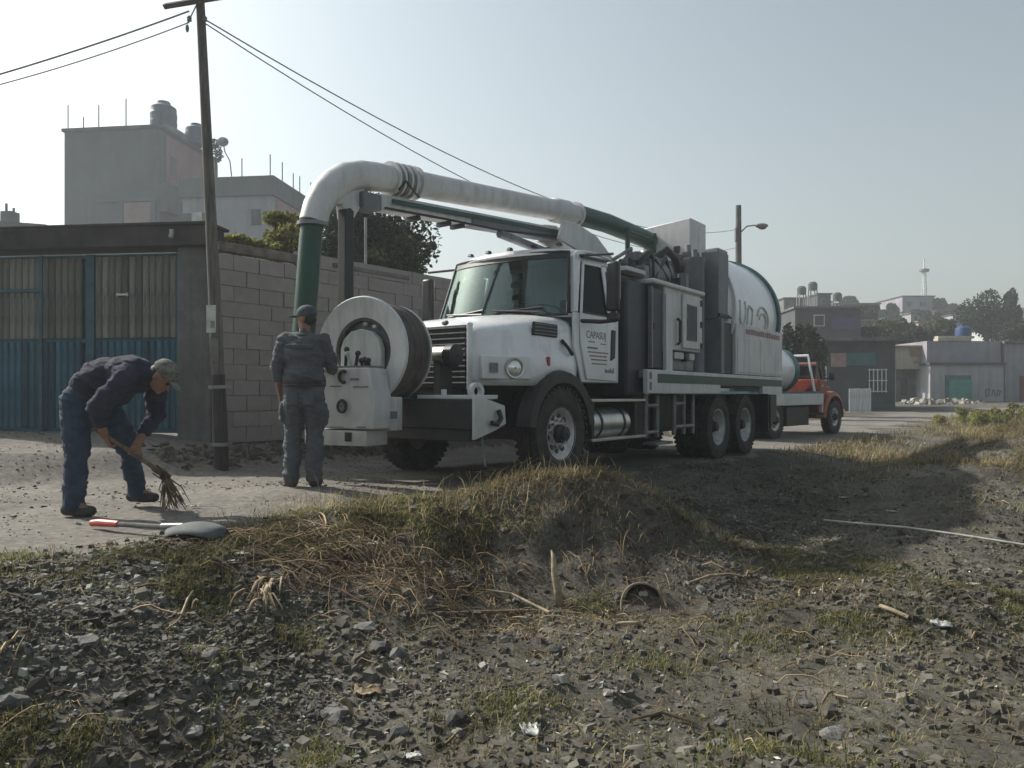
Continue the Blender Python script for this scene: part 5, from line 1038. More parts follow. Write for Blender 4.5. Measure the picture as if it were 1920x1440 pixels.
    def turn(o): o.rotation_euler = (0, 0, TURN); o.location = piv-Matrix.Rotation(TURN, 3, 'Z') @ piv
    re = MB(); re.lathe([(0.33, 0.06), (0.53, 0.10), (0.545, 0.075), (0.53, 0.055), (0.33, 0.01)], (rx, ry, rz), (1, 0, 0), 56); reel = re.build('hose_reel', M['white_dusty'], t); turn(reel)
    m = MB(); m.lathe([(0.30, 0.0), (0.50, 0.0), (0.505, -0.02), (0.49, -0.03), (0.30, -0.03)], (rx-0.42, ry, rz), (1, 0, 0), 56); m.build('back_flange', M['white_dusty'], reel)
    prof = [(0.30, 0.05)]+[(0.455+0.042*abs(math.sin(math.pi*k/9))+0.008*((k//9) % 2), 0.05-0.0064*k) for k in range(0, 73)]+[(0.30, -0.42)]
    m = MB(); m.lathe(prof, (rx, ry, rz), (1, 0, 0), 44); m.build('hose_coil', M['hose'], reel)
    m = MB(); m.lathe([(0.01, -0.02), (0.31, -0.02), (0.34, 0.03), (0.33, -0.08), (0.01, -0.08)], (rx, ry, rz), (1, 0, 0), 44); m.build('reel_recess', M['steel'], reel)
    m = MB(); m.prism([(-0.24, -0.4), (0.24, -0.4), (0.24, 0.02), (0.20, 0.12), (0.12, 0.19), (0, 0.215), (-0.12, 0.19), (-0.20, 0.12), (-0.24, 0.02)], lambda a, b, q: (q, ry+a, rz+b), 2.02, 2.10); m.build('arched_panel', M['offwhite'], reel, 0.01)
    for k in range(2):
        a = 1.1+k*0.42; m = MB(); m.box((2.03, ry+0.27*math.cos(a), rz+0.27*math.sin(a)), (0.03, 0.04, 0.03)); m.build('reel_bolt', M['offwhite'], reel)
    m = MB(); m.lathe([(0.01, 0), (0.10, 0), (0.10, 0.22), (0.01, 0.22)], (1.36, 0.44, 1.37), (0, 1, 0), 20); mo = m.build('reel_motor', M['alu'], t)
    m = MB(); m.lathe([(0.01, 0), (0.115, 0), (0.115, 0.10), (0.08, 0.12), (0.01, 0.12)], (1.36, 0.66, 1.37), (0, 1, 0), 20); m.build('motor_end', M['black'], mo)
    m = MB(); m.lo_hi((1.25, 0.53, 0.94), (1.45, 0.61, 1.32)); m.build('motor_bracket', M['black'], mo)
    co = MB(); co.prism([(-0.22, 0.64), (0.50, 0.64), (0.50, 0.93), (0.43, 1.22), (-0.04, 1.22), (-0.20, 0.95)], lambda a, b, q: (q, a, b), 2.10, 2.40); cn = co.build('control_console', M['white_dusty'], t, 0.012); turn(cn)
    m = MB(); m.lo_hi((2.0, 0.30, 0.62), (2.12, 0.56, 0.945)); m.build('console_side', M['white_dusty'], cn, 0.01)
    m = MB(); m.box((2.122, 0.535, 0.77), (0.012, 0.08, 0.07)); m.build('side_label', M['grey'], cn)
    m = MB(); m.lo_hi((2.05, -0.30, 0.48), (2.41, 0.42, 0.625)); m.prism([(-0.30, 0.48), (-0.30, 0.52), (-0.20, 0.64), (-0.18, 0.48)], lambda a, b, q: (q, a, b), 2.36, 2.41); m.build('console_foot', M['white_dusty'], cn, 0.008)
    m = MB(); m.box((2.412, 0.22, 0.565), (0.012, 0.075, 0.085)); m.build('socket_hole', M['black'], cn)
    def ring(y, z, r_, half=False):
        m = MB(); a1 = 5.2 if half else 6.2831; a0 = 0.9 if half else 0
        m.tube([V(2.415, y+r_*math.cos(a), z+r_*1.2*math.sin(a)) for a in np.linspace(a0, a1, 22)], 0.016, 8); return m
    ring(0.16, 1.135, 0.045, True).build('gauge_ring', M['black'], cn); ring(0.145, 0.855, 0.045).build('gauge_ring', M['black'], cn)
    m = MB(); m.lathe([(0.01, 0.02), (0.045, 0.02), (0.045, 0.0), (0.01, 0.0)], (2.40, 0.145, 0.855), (1, 0, 0), 16); m.build('gauge_face', M['grey'], cn)
    m = MB()
    for y, z, w, h in ((0.06, 1.045, 0.13, 0.012), (0.33, 1.04, 0.13, 0.014), (0.28, 1.11, 0.10, 0.022), (0.36, 0.66, 0.10, 0.012), (0.08, 0.655, 0.16, 0.010), (0.42, 1.04, 0.03, 0.014)): m.box((2.402, y, z), (0.01, w, h))
    m.build('panel_marking', M['grey'], cn)
    m = MB(); m.lo_hi((2.12, -0.03, 1.215), (2.38, 0.42, 1.24)); m.build('lever_plate', M['grey'], cn)
    for y, h, ln, mt in ((0.10, 0.17, 0.03, 'black'), (0.17, 0.13, -0.03, 'offwhite'), (0.22, 0.13, 0.04, 'black'), (0.30, 0.06, 0.0, 'black'), (0.34, 0.07, 0.0, 'black'), (0.38, 0.06, 0.0, 'black')):
        m = MB(); m.tube([V(2.3, y, 1.23), V(2.32, y+ln, 1.23+h)], 0.016, 8); m.ball((2.32, y+ln, 1.23+h), 0.028); m.build('control_lever', M[mt], cn)
    m = MB(); m.tube([V(2.2, -0.19, 1.0), V(2.38, -0.26, 1.0), V(2.4, -0.28, 0.8)], 0.014, 6); m.build('grab_rail', M['white_dusty'], cn)
    return t
vac_truck()

def small_tanker():
    fx, fy = 0.687, 0.726; o = Vector((9.2-1.1*0.726, 22+1.1*0.687)); rz = math.atan2(fy, fx)
    t = empty('small_tanker_truck', (o.x, o.y, hz(9.2, 22)+0.02), 'old red cabbed truck with a small pale tank parked beyond the vacuum truck', 'truck', rz)
    W2 = wheel_meshes(0.48, 0.25, 0.26, 0.04)
    for s in (1, -1): put_wheel(t, W2, (0, s*0.98, 0.48), s < 0)
    for s in (1, -1): put_wheel(t, W2, (-3.85, s*0.98, 0.48), s < 0); inst('inner_tyre', W2['tyre'], t, (-3.85, s*0.70, 0.48))
    m = MB(); m.lo_hi((1.3, -0.42, 0.5), (-5.2, 0.42, 0.85)); m.lo_hi((0.06, -0.85, 0.42), (-0.06, 0.85, 0.54)); m.lo_hi((-3.8, -0.85, 0.42), (-3.9, 0.85, 0.54)); m.build('chassis', M['black'], t)
    m = MB(); m.lo_hi((-1.6, -1.0, 0.3), (-3.0, -0.5, 0.8)); m.build('side_box', M['black'], t, 0.02)
    m = MB(); m.lo_hi((-0.92, -1.12, 1.14), (-5.3, 1.12, 1.20)); m.build('deck', M['teal_band'], t)
    for s in (1, -1):
        m = MB(); m.lo_hi((-0.92, s*1.08, 0.84), (-5.3, s*1.13, 1.14)); m.build('deck_rail', M['white_dusty'], t, 0.01)
        m = MB(); m.lo_hi((-0.92, s*1.04, 0.62), (-1.0, s*1.12, 0.9)); m.build('rail_bracket', M['white_dusty'], t)
    m = MB(); m.lathe([(0.01, 0.10), (0.4, 0.07), (0.58, 0.0), (0.60, -0.06), (0.60, -3.3), (0.4, -3.42), (0.01, -3.45)], (-1.18, 0, 1.78), (1, 0, 0), 36, False); tk = m.build('water_tank', M['white'], t)
    for x in (-1.45, -3.2): m = MB(); m.lathe([(0.60, 0), (0.615, 0), (0.615, 0.28), (0.60, 0.28)], (x-0.1, 0, 1.78), (1, 0, 0), 36); m.build('tank_band', M['teal_band'], tk)
    m = MB(); m.lathe([(0.01, 0), (0.22, 0), (0.22, 0.12), (0.01, 0.14)], (-2.9, 0, 2.38), (0, 0, 1), 18); m.build('tank_hatch', M['black'], tk)
    m = MB()
    for y in (-0.35, 0.35): m.lo_hi((-1.9, y-0.06, 1.22), (-4.7, y+0.06, 1.4))
    m.build('tank_cradle', M['black'], tk)
    hb = MB(); hb.tube([V(-0.98, -0.9, 1.2), V(-0.98, -0.72, 2.2), V(-0.98, 0.72, 2.2), V(-0.98, 0.9, 1.2)], 0.04, 8); hb.build('headboard', M['white'], t)
    m = MB(); m.tube([V(-2.9, -0.5, 2.3), V(-3.3, -0.62, 2.55), V(-3.9, -0.4, 2.6), V(-4.3, 0, 2.5), V(-4.0, 0.4, 2.55), V(-3.3, 0.3, 2.62), V(-2.9, -0.1, 2.56)], 0.07, 8); m.build('coiled_hose', M['black'], t)
    # cab
    c = MB(); c.prism([(-0.90, 0.62), (-0.42, 0.62), (-0.30, 0.75), (-0.28, 1.52), (-0.90, 1.55)], lambda a, b, q: (a, q, b), -0.98, 0.98); cb = c.build('cab', M['red'], t, 0.04)
    m = MB(); m.prism([(-0.88, 1.55), (-0.32, 1.52), (-0.55, 1.91), (-0.84, 1.93)], lambda a, b, q: (a, q, b), -0.86, 0.86); m.build('cab_windows', M['dkwindow'], cb, 0.02)
    m = MB(); m.prism([(-0.92, 1.91), (-0.48, 1.90), (-0.62, 1.90), (-0.84, 2.02)], lambda a, b, q: (a, q, b), -0.90, 0.90); m.build('cab_roof', M['maroon'], cb, 0.04)
    for s in (1, -1):
        m = MB(); m.prism([(-0.88, 1.54), (-0.82, 1.54), (-0.80, 1.92), (-0.86, 1.92)], lambda a, b, q: (a, s*(0.87+q), b), 0, 0.02); m.prism([(-0.40, 1.54), (-0.32, 1.53), (-0.54, 1.91), (-0.60, 1.91)], lambda a, b, q: (a, s*(0.87+q), b), 0, 0.02); m.build('window_post', M['maroon'], cb)
        m = MB(); m.prism([(-0.85, 0.72), (-0.48, 0.72), (-0.40, 1.48), (-0.85, 1.50)], lambda a, b, q: (a, s*(0.98+q), b), 0.0, 0.018); d = m.build('door', M['red'], t, 0.01)
        m = MB(); m.box((-0.72, s*1.01, 1.36), (0.14, 0.03, 0.03)); m.build('door_handle', M['alu'], d)
        f = MB(); n = 12
        for i in range(n):
            a0, a1 = R(-5+i*190/n), R(-5+(i+1)*190/n); P = lambda a, r_, y_: (r_*math.cos(a)*1.08, s*y_, 0.52+r_*math.sin(a))
            f.add([P(a0, 0.56, 0.70), P(a0, 0.70, 0.78), P(a0, 0.68, 1.06), P(a0, 0.56, 1.1), P(a1, 0.56, 0.70), P(a1, 0.70, 0.78), P(a1, 0.68, 1.06), P(a1, 0.56, 1.1)], [(0, 1, 5, 4), (1, 2, 6, 5), (2, 3, 7, 6), (3, 0, 4, 7)])
        f.build('fender', M['red'], t)
        m = MB(); m.lathe([(0.01, 0.05), (0.08, 0.03), (0.1, 0.0), (0.01, 0)], (0.78, s*0.85, 0.95), (1, 0, 0), 14); m.build('headlamp', M['lamp'], t)
        m = MB(); m.box((-0.45, s*1.18, 1.62), (0.05, 0.14, 0.22)); m.tube([V(-0.45, s*0.98, 1.55), V(-0.45, s*1.15, 1.58)], 0.015, 6); m.build('mirror', M['black'], t)
    h = MB(); h.prism([(-0.30, 0.75), (0.95, 0.75), (1.02, 1.20), (0.85, 1.36), (-0.30, 1.50)], lambda a, b, q: (a, q, b), -0.62, 0.62); h.build('hood', M['red'], t, 0.06)
    m = MB(); m.lo_hi((1.05, -0.95, 0.50), (1.13, 0.95, 0.68)); m.build('bumper', M['alu'], t, 0.02)
    m = MB(); m.lo_hi((-0.45, -1.05, 0.50), (-1.25, -0.85, 0.56)); m.build('running_board', M['black'], t)
small_tanker()

# ------------------------------------------------------------------ people
def remesh_blob(name, caps, voxel, mt, parent, smooth_n=6, wrinkle=0.0):
    """one closed skin grown round tapered limbs: ('c', p0, r0, p1, r1[, flat]) capsules and ('e', centre, radii[, euler]) ellipsoids"""
    mb = MB()
    for c in caps:
        if c[0] == 'c':
            p0, r0, p1, r1 = Vector(c[1]), c[2], Vector(c[3]), c[4]; n = 14; d = p1-p0; L = d.length; d.normalize()
            prof = [(1e-4, -r0)]+[(r0*math.sin(a), -r0*math.cos(a)) for a in np.linspace(0.3, math.pi/2, 5)]+[(r1*math.cos(a), L+r1*math.sin(a)) for a in np.linspace(0, math.pi/2-0.3, 5)]+[(1e-4, L+r1)]
            m2 = MB(); m2.lathe(prof, p0, d, n, False); m2.f.append(tuple(range(n))); m2.f.append(tuple(range(len(m2.v)-n, len(m2.v)))); mb.add(m2.v, m2.f)
        else:
            b = MB(); b.ball((0, 0, 0), c[2], 20, 14); q = Matrix.LocRotScale(Vector(c[1]), None if len(c) < 4 else __import__('mathutils').Euler(c[3]), None)
            mb.add([tuple(q @ Vector(p)) for p in b.v], b.f)
    me = mb.mesh(name+'_base', mt, False); o = bpy.data.objects.new(name, me); COL.objects.link(o)
    r = o.modifiers.new('r', 'REMESH'); r.mode = 'VOXEL'; r.voxel_size = voxel
    s = o.modifiers.new('s', 'SMOOTH'); s.iterations = smooth_n; s.factor = 0.5
    dg = bpy.context.evaluated_depsgraph_get(); m3 = bpy.data.meshes.new_from_object(o.evaluated_get(dg)); m3.name = name
    o.modifiers.clear(); o.data = m3; bpy.data.meshes.remove(me); m3.materials.clear(); m3.materials.append(mt)
    if wrinkle > 0:
        n = len(m3.vertices); co = np.empty(n*3, np.float32); m3.vertices.foreach_get('co', co); co = co.reshape(-1, 3); no = np.empty(n*3, np.float32); m3.vertices.foreach_get('normal', no); no = no.reshape(-1, 3)
        w = fbm(co[:, 0]*9+co[:, 2]*4, co[:, 2]*13+co[:, 1]*9, 31, 3); w2 = 0.35-np.abs(fbm(co[:, 1]*7-co[:, 2]*5+co[:, 0]*3, co[:, 2]*19+co[:, 0]*6, 41, 3))*2.2; w3 = 0.3-np.abs(fbm(co[:, 0]*8+co[:, 2]*7, co[:, 2]*8-co[:, 1]*11, 51, 2))*2.0
        co = co+no*((w*0.8+np.clip(w2, -0.6, 0.4)*0.8+np.clip(w3, -0.6, 0.4)*0.6)*wrinkle)[:, None]; m3.vertices.foreach_set('co', co.ravel().astype(np.float32)); m3.update()
    m3.polygons.foreach_set('use_smooth', [True]*len(m3.polygons))
    o.parent = parent
    return o
def hand(wrist, d, side, palm_n, curl=0.35, L=0.095):
    """capsules of a palm, four bent fingers of unequal length and a thumb off the palm's side"""
    w = Vector(wrist); d = Vector(d).normalized(); pn = Vector(palm_n).normalized(); a = d.cross(pn).normalized()*side; out = []
    for k in range(4):
        o = a*(k-1.5)*0.021; out.append(('c', w+d*0.015+o*0.6, 0.017, w+d*L+o, 0.0125))
        ln = (0.066, 0.078, 0.074, 0.056)[k]; b0 = w+d*L+o; dd = (d*math.cos(curl)+pn*math.sin(curl)); b1 = b0+dd*ln*0.5; de = (d*math.cos(curl*2.4)+pn*math.sin(curl*2.4)); b2 = b1+de*ln*0.5
        out += [('c', b0, 0.0105, b1, 0.0095), ('c', b1, 0.0095, b2, 0.0078)]
    t0 = w+d*0.03-a*0.03; t1 = t0+(d*0.7-a*0.55+pn*0.35).normalized()*0.045; t2 = t1+(d*0.85-a*0.1+pn*0.5).normalized()*0.034
    return out+[('c', t0, 0.015, t1, 0.0125), ('c', t1, 0.012, t2, 0.0095)]
def head_caps(c, f, up, s=1.0):
    """head, nose, chin, ears, lips round a centre looking along f"""
    c = Vector(c); f = Vector(f).normalized(); up = Vector(up); up = (up-f*up.dot(f)).normalized(); r = f.cross(up); q = lambda x, y, z: c+r*x*s+f*y*s+up*z*s
    e = Matrix((r, f, up)).transposed().to_euler()
    return [('e', q(0, -0.012, 0.025), (0.076*s, 0.094*s, 0.092*s), e), ('e', q(0, 0.018, -0.045), (0.060*s, 0.070*s, 0.075*s), e), ('e', q(0, 0.062, -0.095), (0.027*s, 0.025*s, 0.022*s), e),
            ('c', q(0, 0.084, 0.012), 0.010*s, q(0, 0.106, -0.026), 0.014*s), ('e', q(0, 0.084, -0.062), (0.024*s, 0.012*s, 0.010*s), e), ('c', q(-0.035, 0.078, 0.03), 0.011*s, q(0.035, 0.078, 0.03), 0.011*s),
            ('e', q(0.079, -0.010, -0.008), (0.010*s, 0.020*s, 0.033*s), e), ('e', q(-0.079, -0.010, -0.008), (0.010*s, 0.020*s, 0.033*s), e)], q, e
def standing_man():
    x, y = -1.895, 7.05; t = empty('person', (x, y, hz(x, y)-0.005), 'person seen from behind in grey work clothes standing at the reel controls', 'person', R(0))
    hf = Vector((-0.97, 0.22, -0.10)); hc = Vector((0.01, 0.03, 1.625)); hcaps, q, e = head_caps(hc, hf, (0, 0, 1))
    t.scale = (0.86, 0.945, 0.945)
    LS, LE, LW = (-0.205, 0.0, 1.41), (-0.285, -0.02, 1.14), (-0.275, 0.06, 0.90); RS, RE, RW = (0.205, 0.0, 1.41), (0.262, 0.10, 1.17), (0.16, 0.33, 1.14)
    lh, lk, la = (-0.10, 0, 0.92), (-0.125, 0.03, 0.49), (-0.135, -0.02, 0.09); rh, rk, ra = (0.10, 0, 0.92), (0.105, 0.03, 0.49), (0.10, 0.0, 0.09)
    body = hcaps+[('c', (0, 0, 1.38), 0.062, (0.005, 0.02, 1.56), 0.056), ('e', (0, 0, 1.27), (0.165, 0.105, 0.19)), ('e', (0, 0, 1.05), (0.145, 0.09, 0.17)), ('e', (0, 0, 0.95), (0.13, 0.085, 0.11)),
        ('c', LS, 0.052, LE, 0.044), ('c', LE, 0.043, LW, 0.029), ('c', RS, 0.052, RE, 0.044), ('c', RE, 0.043, RW, 0.029), ('c', (-0.1, 0, 1.40), 0.06, LS, 0.055), ('c', (0.1, 0, 1.40), 0.06, RS, 0.055),
        ('c', lh, 0.085, lk, 0.058), ('c', lk, 0.056, la, 0.038), ('c', rh, 0.085, rk, 0.058), ('c', rk, 0.056, ra, 0.038), ('c', la, 0.036, (-0.2, 0.03, 0.05), 0.03), ('c', ra, 0.036, (0.11, 0.13, 0.05), 0.03)]
    body += hand(LW, (-0.02, 0.10, -0.9), 1, (0.9, 0.3, 0), 0.45)+hand(RW, (-0.15, 0.95, -0.05), -1, (0, 0, -1), 0.5)
    remesh_blob('body', body, 0.0075, M['skin'], t, 3)
    sh = [('e', (0, -0.005, 1.27), (0.222, 0.145, 0.20)), ('e', (0, 0, 1.10), (0.212, 0.148, 0.17)), ('c', (-0.12, 0, 1.41), 0.085, (0.12, 0, 1.41), 0.085), ('c', (-0.12, 0, 1.40), 0.085, LS, 0.082), ('c', (0.12, 0, 1.40), 0.085, RS, 0.082),
        ('c', LS, 0.082, (-0.283, -0.02, 1.16), 0.074), ('c', (-0.283, -0.02, 1.16), 0.072, (-0.284, 0.0, 1.07), 0.062), ('c', RS, 0.082, RE, 0.072), ('c', RE, 0.070, (0.24, 0.22, 1.15), 0.058), ('c', (0, 0.0, 1.44), 0.074, (0.003, 0.012, 1.485), 0.070),
        ('c', (-0.11, 0, 1.03), 0.118, (0.11, 0, 1.03), 0.118)]
    remesh_blob('work_shirt', sh, 0.0085, M['greycloth'], t, 4, 0.018)
    tr = [('c', (-0.09, 0, 0.955), 0.122, (0.09, 0, 0.955), 0.122), ('c', (-0.085, -0.01, 0.88), 0.125, (0.085, -0.01, 0.88), 0.125), ('c', lh, 0.118, lk, 0.098), ('c', lk, 0.098, (-0.135, -0.01, 0.11), 0.086), ('c', rh, 0.118, rk, 0.098), ('c', rk, 0.098, (0.105, 0, 0.11), 0.086), ('e', (-0.225, 0.01, 0.72), (0.045, 0.09, 0.11)), ('e', (0.215, 0.01, 0.70), (0.04, 0.09, 0.11))]
    remesh_blob('trousers', tr, 0.0085, M['greypants'], t, 4, 0.019)
    b = MB(); b.lathe([(1, 0)], (0, 0, 0), (0, 0, 1), 3); b = MB()
    pts = [V(0.215*math.cos(a), 0.150*math.sin(a), 1.005) for a in np.linspace(0, 2*math.pi, 33)]
    for z in (0.985, 1.005, 1.025): b.tube([V(p.x*1.02, p.y*1.02, z) for p in pts], 0.012, 6)
    b.build('belt', M['boot'], t)
    for sx in (-0.085, 0.085): pk = MB(); pk.box((sx, -0.135, 0.86), (0.115, 0.012, 0.125)); pk.build('back_pocket', M['greypants'], t, 0.004)
    pk = MB(); pk.tube([V(0.078*math.cos(a), 0.008+0.078*math.sin(a), 1.475+0.012*math.cos(2*a)) for a in np.linspace(0, 2*math.pi, 22)], 0.016, 6); pk.build('collar', M['greycloth'], t)
    pk = MB(); pk.box((0.0, -0.152, 1.35), (0.30, 0.012, 0.035)); pk.build('reflective_yoke', M['greypants'], t, 0.004)
    for s, (fx, fy, ang) in (('l', (-0.145, 0.01, 0.9)), ('r', (0.105, 0.03, -0.1))):
        d = V(-math.sin(ang), math.cos(ang), 0); o = V(fx, fy, 0)
        remesh_blob('boot', [('c', o+V(0, 0, 0.05)-d*0.05, 0.048, o+V(0, 0, 0.042)+d*0.13, 0.040), ('c', o+V(0, 0, 0.055)-d*0.03, 0.052, o+V(0, 0, 0.20)-d*0.02, 0.058), ('e', o+d*0.06+V(0, 0, 0.02), (0.055, 0.055, 0.02))], 0.009, M['shoe'] if s == 'l' else M['boot'], t, 3)
    cp = [('e', q(0, -0.012, 0.062), (0.089, 0.108, 0.075), e), ('e', q(0, -0.02, 0.04), (0.090, 0.107, 0.04), e), ('e', q(0, 0.125, 0.040), (0.066, 0.065, 0.008), e)]
    remesh_blob('cap', cp, 0.006, M['capgrey'], t, 2)
    remesh_blob('hair', [('e', q(0, -0.035, -0.01), (0.079, 0.083, 0.06), e)], 0.007, M['hair'], t, 2)
standing_man()
def bending_man():
    x, y = -3.17, 5.95; t = empty('person', (x, y, hz(x, y-0.1)), 'person in a navy shirt and jeans bending over with a twig broom', 'person', R(-4))
    hf = Vector((0.62, -0.05, -0.78)); hc = Vector((0.50, 0.0, 1.045)); hcaps, q, e = head_caps(hc, hf, (0.75, 0, 0.62))
    NS, NE, NW = (0.30, -0.19, 1.02), (0.12, -0.24, 0.80), (0.10, -0.10, 0.60); FS, FE, FW = (0.34, 0.19, 1.02), (0.34, 0.20, 0.74), (0.27, 0.04, 0.53)
    nh, nk, na = (-0.13, -0.09, 0.86), (-0.09, -0.14, 0.46), (-0.10, -0.17, 0.09); fh, fk, fa = (-0.06, 0.10, 0.86), (0.10, 0.22, 0.49), (0.13, 0.30, 0.13)
    body = hcaps+[('c', (0.33, 0, 1.06), 0.060, (0.45, 0, 1.05), 0.054), ('e', (-0.09, 0, 0.92), (0.12, 0.155, 0.12)), ('e', (0.08, 0, 1.03), (0.20, 0.15, 0.11)), ('e', (0.25, 0, 1.06), (0.17, 0.165, 0.11)),
        ('c', NS, 0.052, NE, 0.043), ('c', NE, 0.042, NW, 0.029), ('c', FS, 0.052, FE, 0.043), ('c', FE, 0.042, FW, 0.029), ('c', nh, 0.085, nk, 0.056), ('c', nk, 0.055, na, 0.038), ('c', fh, 0.085, fk, 0.056), ('c', fk, 0.055, fa, 0.038),
        ('c', na, 0.036, (0.03, -0.18, 0.05), 0.03), ('c', fa, 0.036, (0.26, 0.30, 0.09), 0.03)]
    body += hand(NW, (0.15, 0.35, -0.85), 1, (0.6, 0.5, 0.3), 0.9, 0.08)+hand(FW, (0.1, -0.25, -0.9), -1, (0.5, -0.5, 0.2), 0.9, 0.08)
    remesh_blob('body', body, 0.0075, M['skin'], t, 3)
    sh = [('e', (-0.06, 0, 0.97), (0.15, 0.185, 0.145)), ('e', (0.07, 0, 1.035), (0.21, 0.19, 0.16)), ('e', (0.24, 0, 1.06), (0.19, 0.205, 0.15)), ('c', (0.28, -0.14, 1.05), 0.10, (0.31, 0.14, 1.05), 0.10), ('c', (0.33, 0, 1.06), 0.085, (0.40, 0, 1.055), 0.072),
        ('c', NS, 0.086, NE, 0.074), ('c', NE, 0.070, (0.105, -0.16, 0.69), 0.054), ('c', FS, 0.086, FE, 0.072), ('c', FE, 0.068, (0.30, 0.11, 0.63), 0.054), ('e', (0.10, 0, 0.93), (0.15, 0.15, 0.11))]
    remesh_blob('shirt', sh, 0.0085, M['navycloth'], t, 4, 0.018)
    tr = [('c', (-0.11, -0.07, 0.88), 0.128, (-0.08, 0.08, 0.88), 0.128), ('e', (-0.09, 0, 0.93), (0.12, 0.175, 0.10)), ('c', nh, 0.122, nk, 0.095), ('c', nk, 0.090, (-0.10, -0.17, 0.085), 0.074), ('c', fh, 0.122, fk, 0.095), ('c', fk, 0.090, (0.13, 0.295, 0.12), 0.074)]
    remesh_blob('jeans', tr, 0.0085, M['jeans'], t, 4, 0.017)
    for o, mt in ((V(-0.10, -0.17, 0), 'boot'), (V(0.13, 0.30, 0.04), 'boot')):
        d = V(1, -0.05, 0); remesh_blob('boot', [('c', o+V(0, 0, 0.05)-d*0.05, 0.048, o+V(0, 0, 0.042)+d*0.14, 0.040), ('c', o+V(0, 0, 0.055)-d*0.03, 0.05, o+V(0, 0, 0.21)-d*0.02, 0.058), ('e', o+d*0.06+V(0, 0, 0.02), (0.10, 0.05, 0.02))], 0.009, M[mt], t, 3)
    remesh_blob('cap', [('e', q(0, -0.012, 0.062), (0.088, 0.106, 0.072), e), ('e', q(0, -0.02, 0.04), (0.089, 0.106, 0.04), e), ('e', q(0, 0.125, 0.044), (0.066, 0.065, 0.008), e)], 0.006, M['cappale'], t, 2)
    remesh_blob('hair', [('e', q(0, -0.035, -0.005), (0.079, 0.083, 0.06), e)], 0.007, M['hair'], t, 2)
    for s in (-1, 1): m = MB(); m.ball(tuple(q(0.031*s, 0.078, 0.008)), 0.011); m.build('eye', M['hair'], t)
    b = empty('twig_broom', (x, y, hz(x, y-0.1)), 'rough broom of dry twigs in the bending person\'s hands', 'broom', R(-4))
    h0, h1 = V(0.02, -0.12, 0.66), V(0.50, 0.05, 0.28); m = MB(); m.tube([h0, h0.lerp(h1, 0.5)+V(0, 0, 0.01), h1], [0.014, 0.017, 0.018], 8); m.build('handle', M['wood'], b)
    m = MB(); rr = np.random.default_rng(5)
    for k in range(46):
        p = h1+V(*(rr.normal(size=3)*0.012)); e1 = V(0.50+rr.uniform(-0.02, 0.16), 0.05+rr.normal()*0.06, rr.uniform(0.0, 0.10)); m.tube([p-V(0.08, 0.02, -0.06), p, p.lerp(e1, 0.5)+V(*(rr.normal(size=3)*0.02)), e1], [0.006, 0.006, 0.0045, 0.002], 4)
    m.build('twigs', M['wood'], b)
    m = MB(); m.tube([h1-V(0.03, 0.01, -0.02), h1+V(0.02, 0.01, -0.02)], 0.032, 10); m.build('binding', M['darkwood'], b)
bending_man()

# ------------------------------------------------------------------ things lying in the foreground
YS = np.exp(np.linspace(math.log(1.8), math.log(60), 1600))
def gat(u, v):
    """ground point under a measured photograph point"""
    x = (u-960)/1450*YS; z = 1+(735-v)/1450*YS; h = H(x, YS); k = np.argmax(z <= h)
    return Vector((x[k], YS[k], h[k]))
def shovel():
    a = gat(172, 992); b = gat(425, 1012); d = (b-a); d.z = 0; L = d.length; rz = math.atan2(d.y, d.x)
    t = empty('shovel', a+V(0, 0, 0.03), 'shovel with a red grip and grey blade lying on the road edge', 'shovel', rz)
    m = MB(); m.tube([V(0.24, 0, 0.02), V(L*0.62, 0, 0.035)], 0.017, 10); m.build('shaft', M['concrete'], t)
    m = MB(); m.tube([V(0, 0, 0.01), V(0.08, 0, 0.018), V(0.26, 0, 0.022)], [0.022, 0.026, 0.022], 10); m.build('grip', M['redplastic'], t)
    s = MB(); n, k = 9, 9; x0, x1 = L*0.60, L*1.0; vv = []
    for i in range(n):
        q = i/(n-1); w = 0.115*min(1, 0.35+q*3.0)*(1 if q < 0.7 else math.sqrt(max(0.02, 1-((q-0.7)/0.31)**2))); x = x0+(x1-x0)*q
        for j in range(k):
            r_ = -1+2*j/(k-1); vv.append((x, r_*w, 0.035+0.075*math.sin(q*math.pi*0.75)-0.06*r_*r_*(1 if q > 0.1 else 0.4)-0.03*q))
    s.add(vv, [(i*k+j, i*k+j+1, (i+1)*k+j+1, (i+1)*k+j) for i in range(n-1) for j in range(k-1)]); o = s.build('blade', M['dullsteel'], t); q = o.modifiers.new('t', 'SOLIDIFY'); q.thickness = 0.004
    m = MB(); m.tube([V(L*0.55, 0, 0.035), V(L*0.70, 0, 0.055)], [0.022, 0.016], 10); m.build('socket', M['steel'], t)
shovel()
def lying(name, label, cat, pts, r, mt, lift=0.015, n=7, group=None):
    """a bent rod, stick or strip laid on or rising from the ground; pts = (u, v, height above ground)"""
    P = []
    for u, v, h in pts:
        p = gat(u, v); P.append(p+V(0, 0, h+lift))
    b = P[0].copy(); m = MB(); m.tube([p-b for p in P], r, n); o = m.build(name, M[mt], loc=b); return tag(o, label, cat, group)
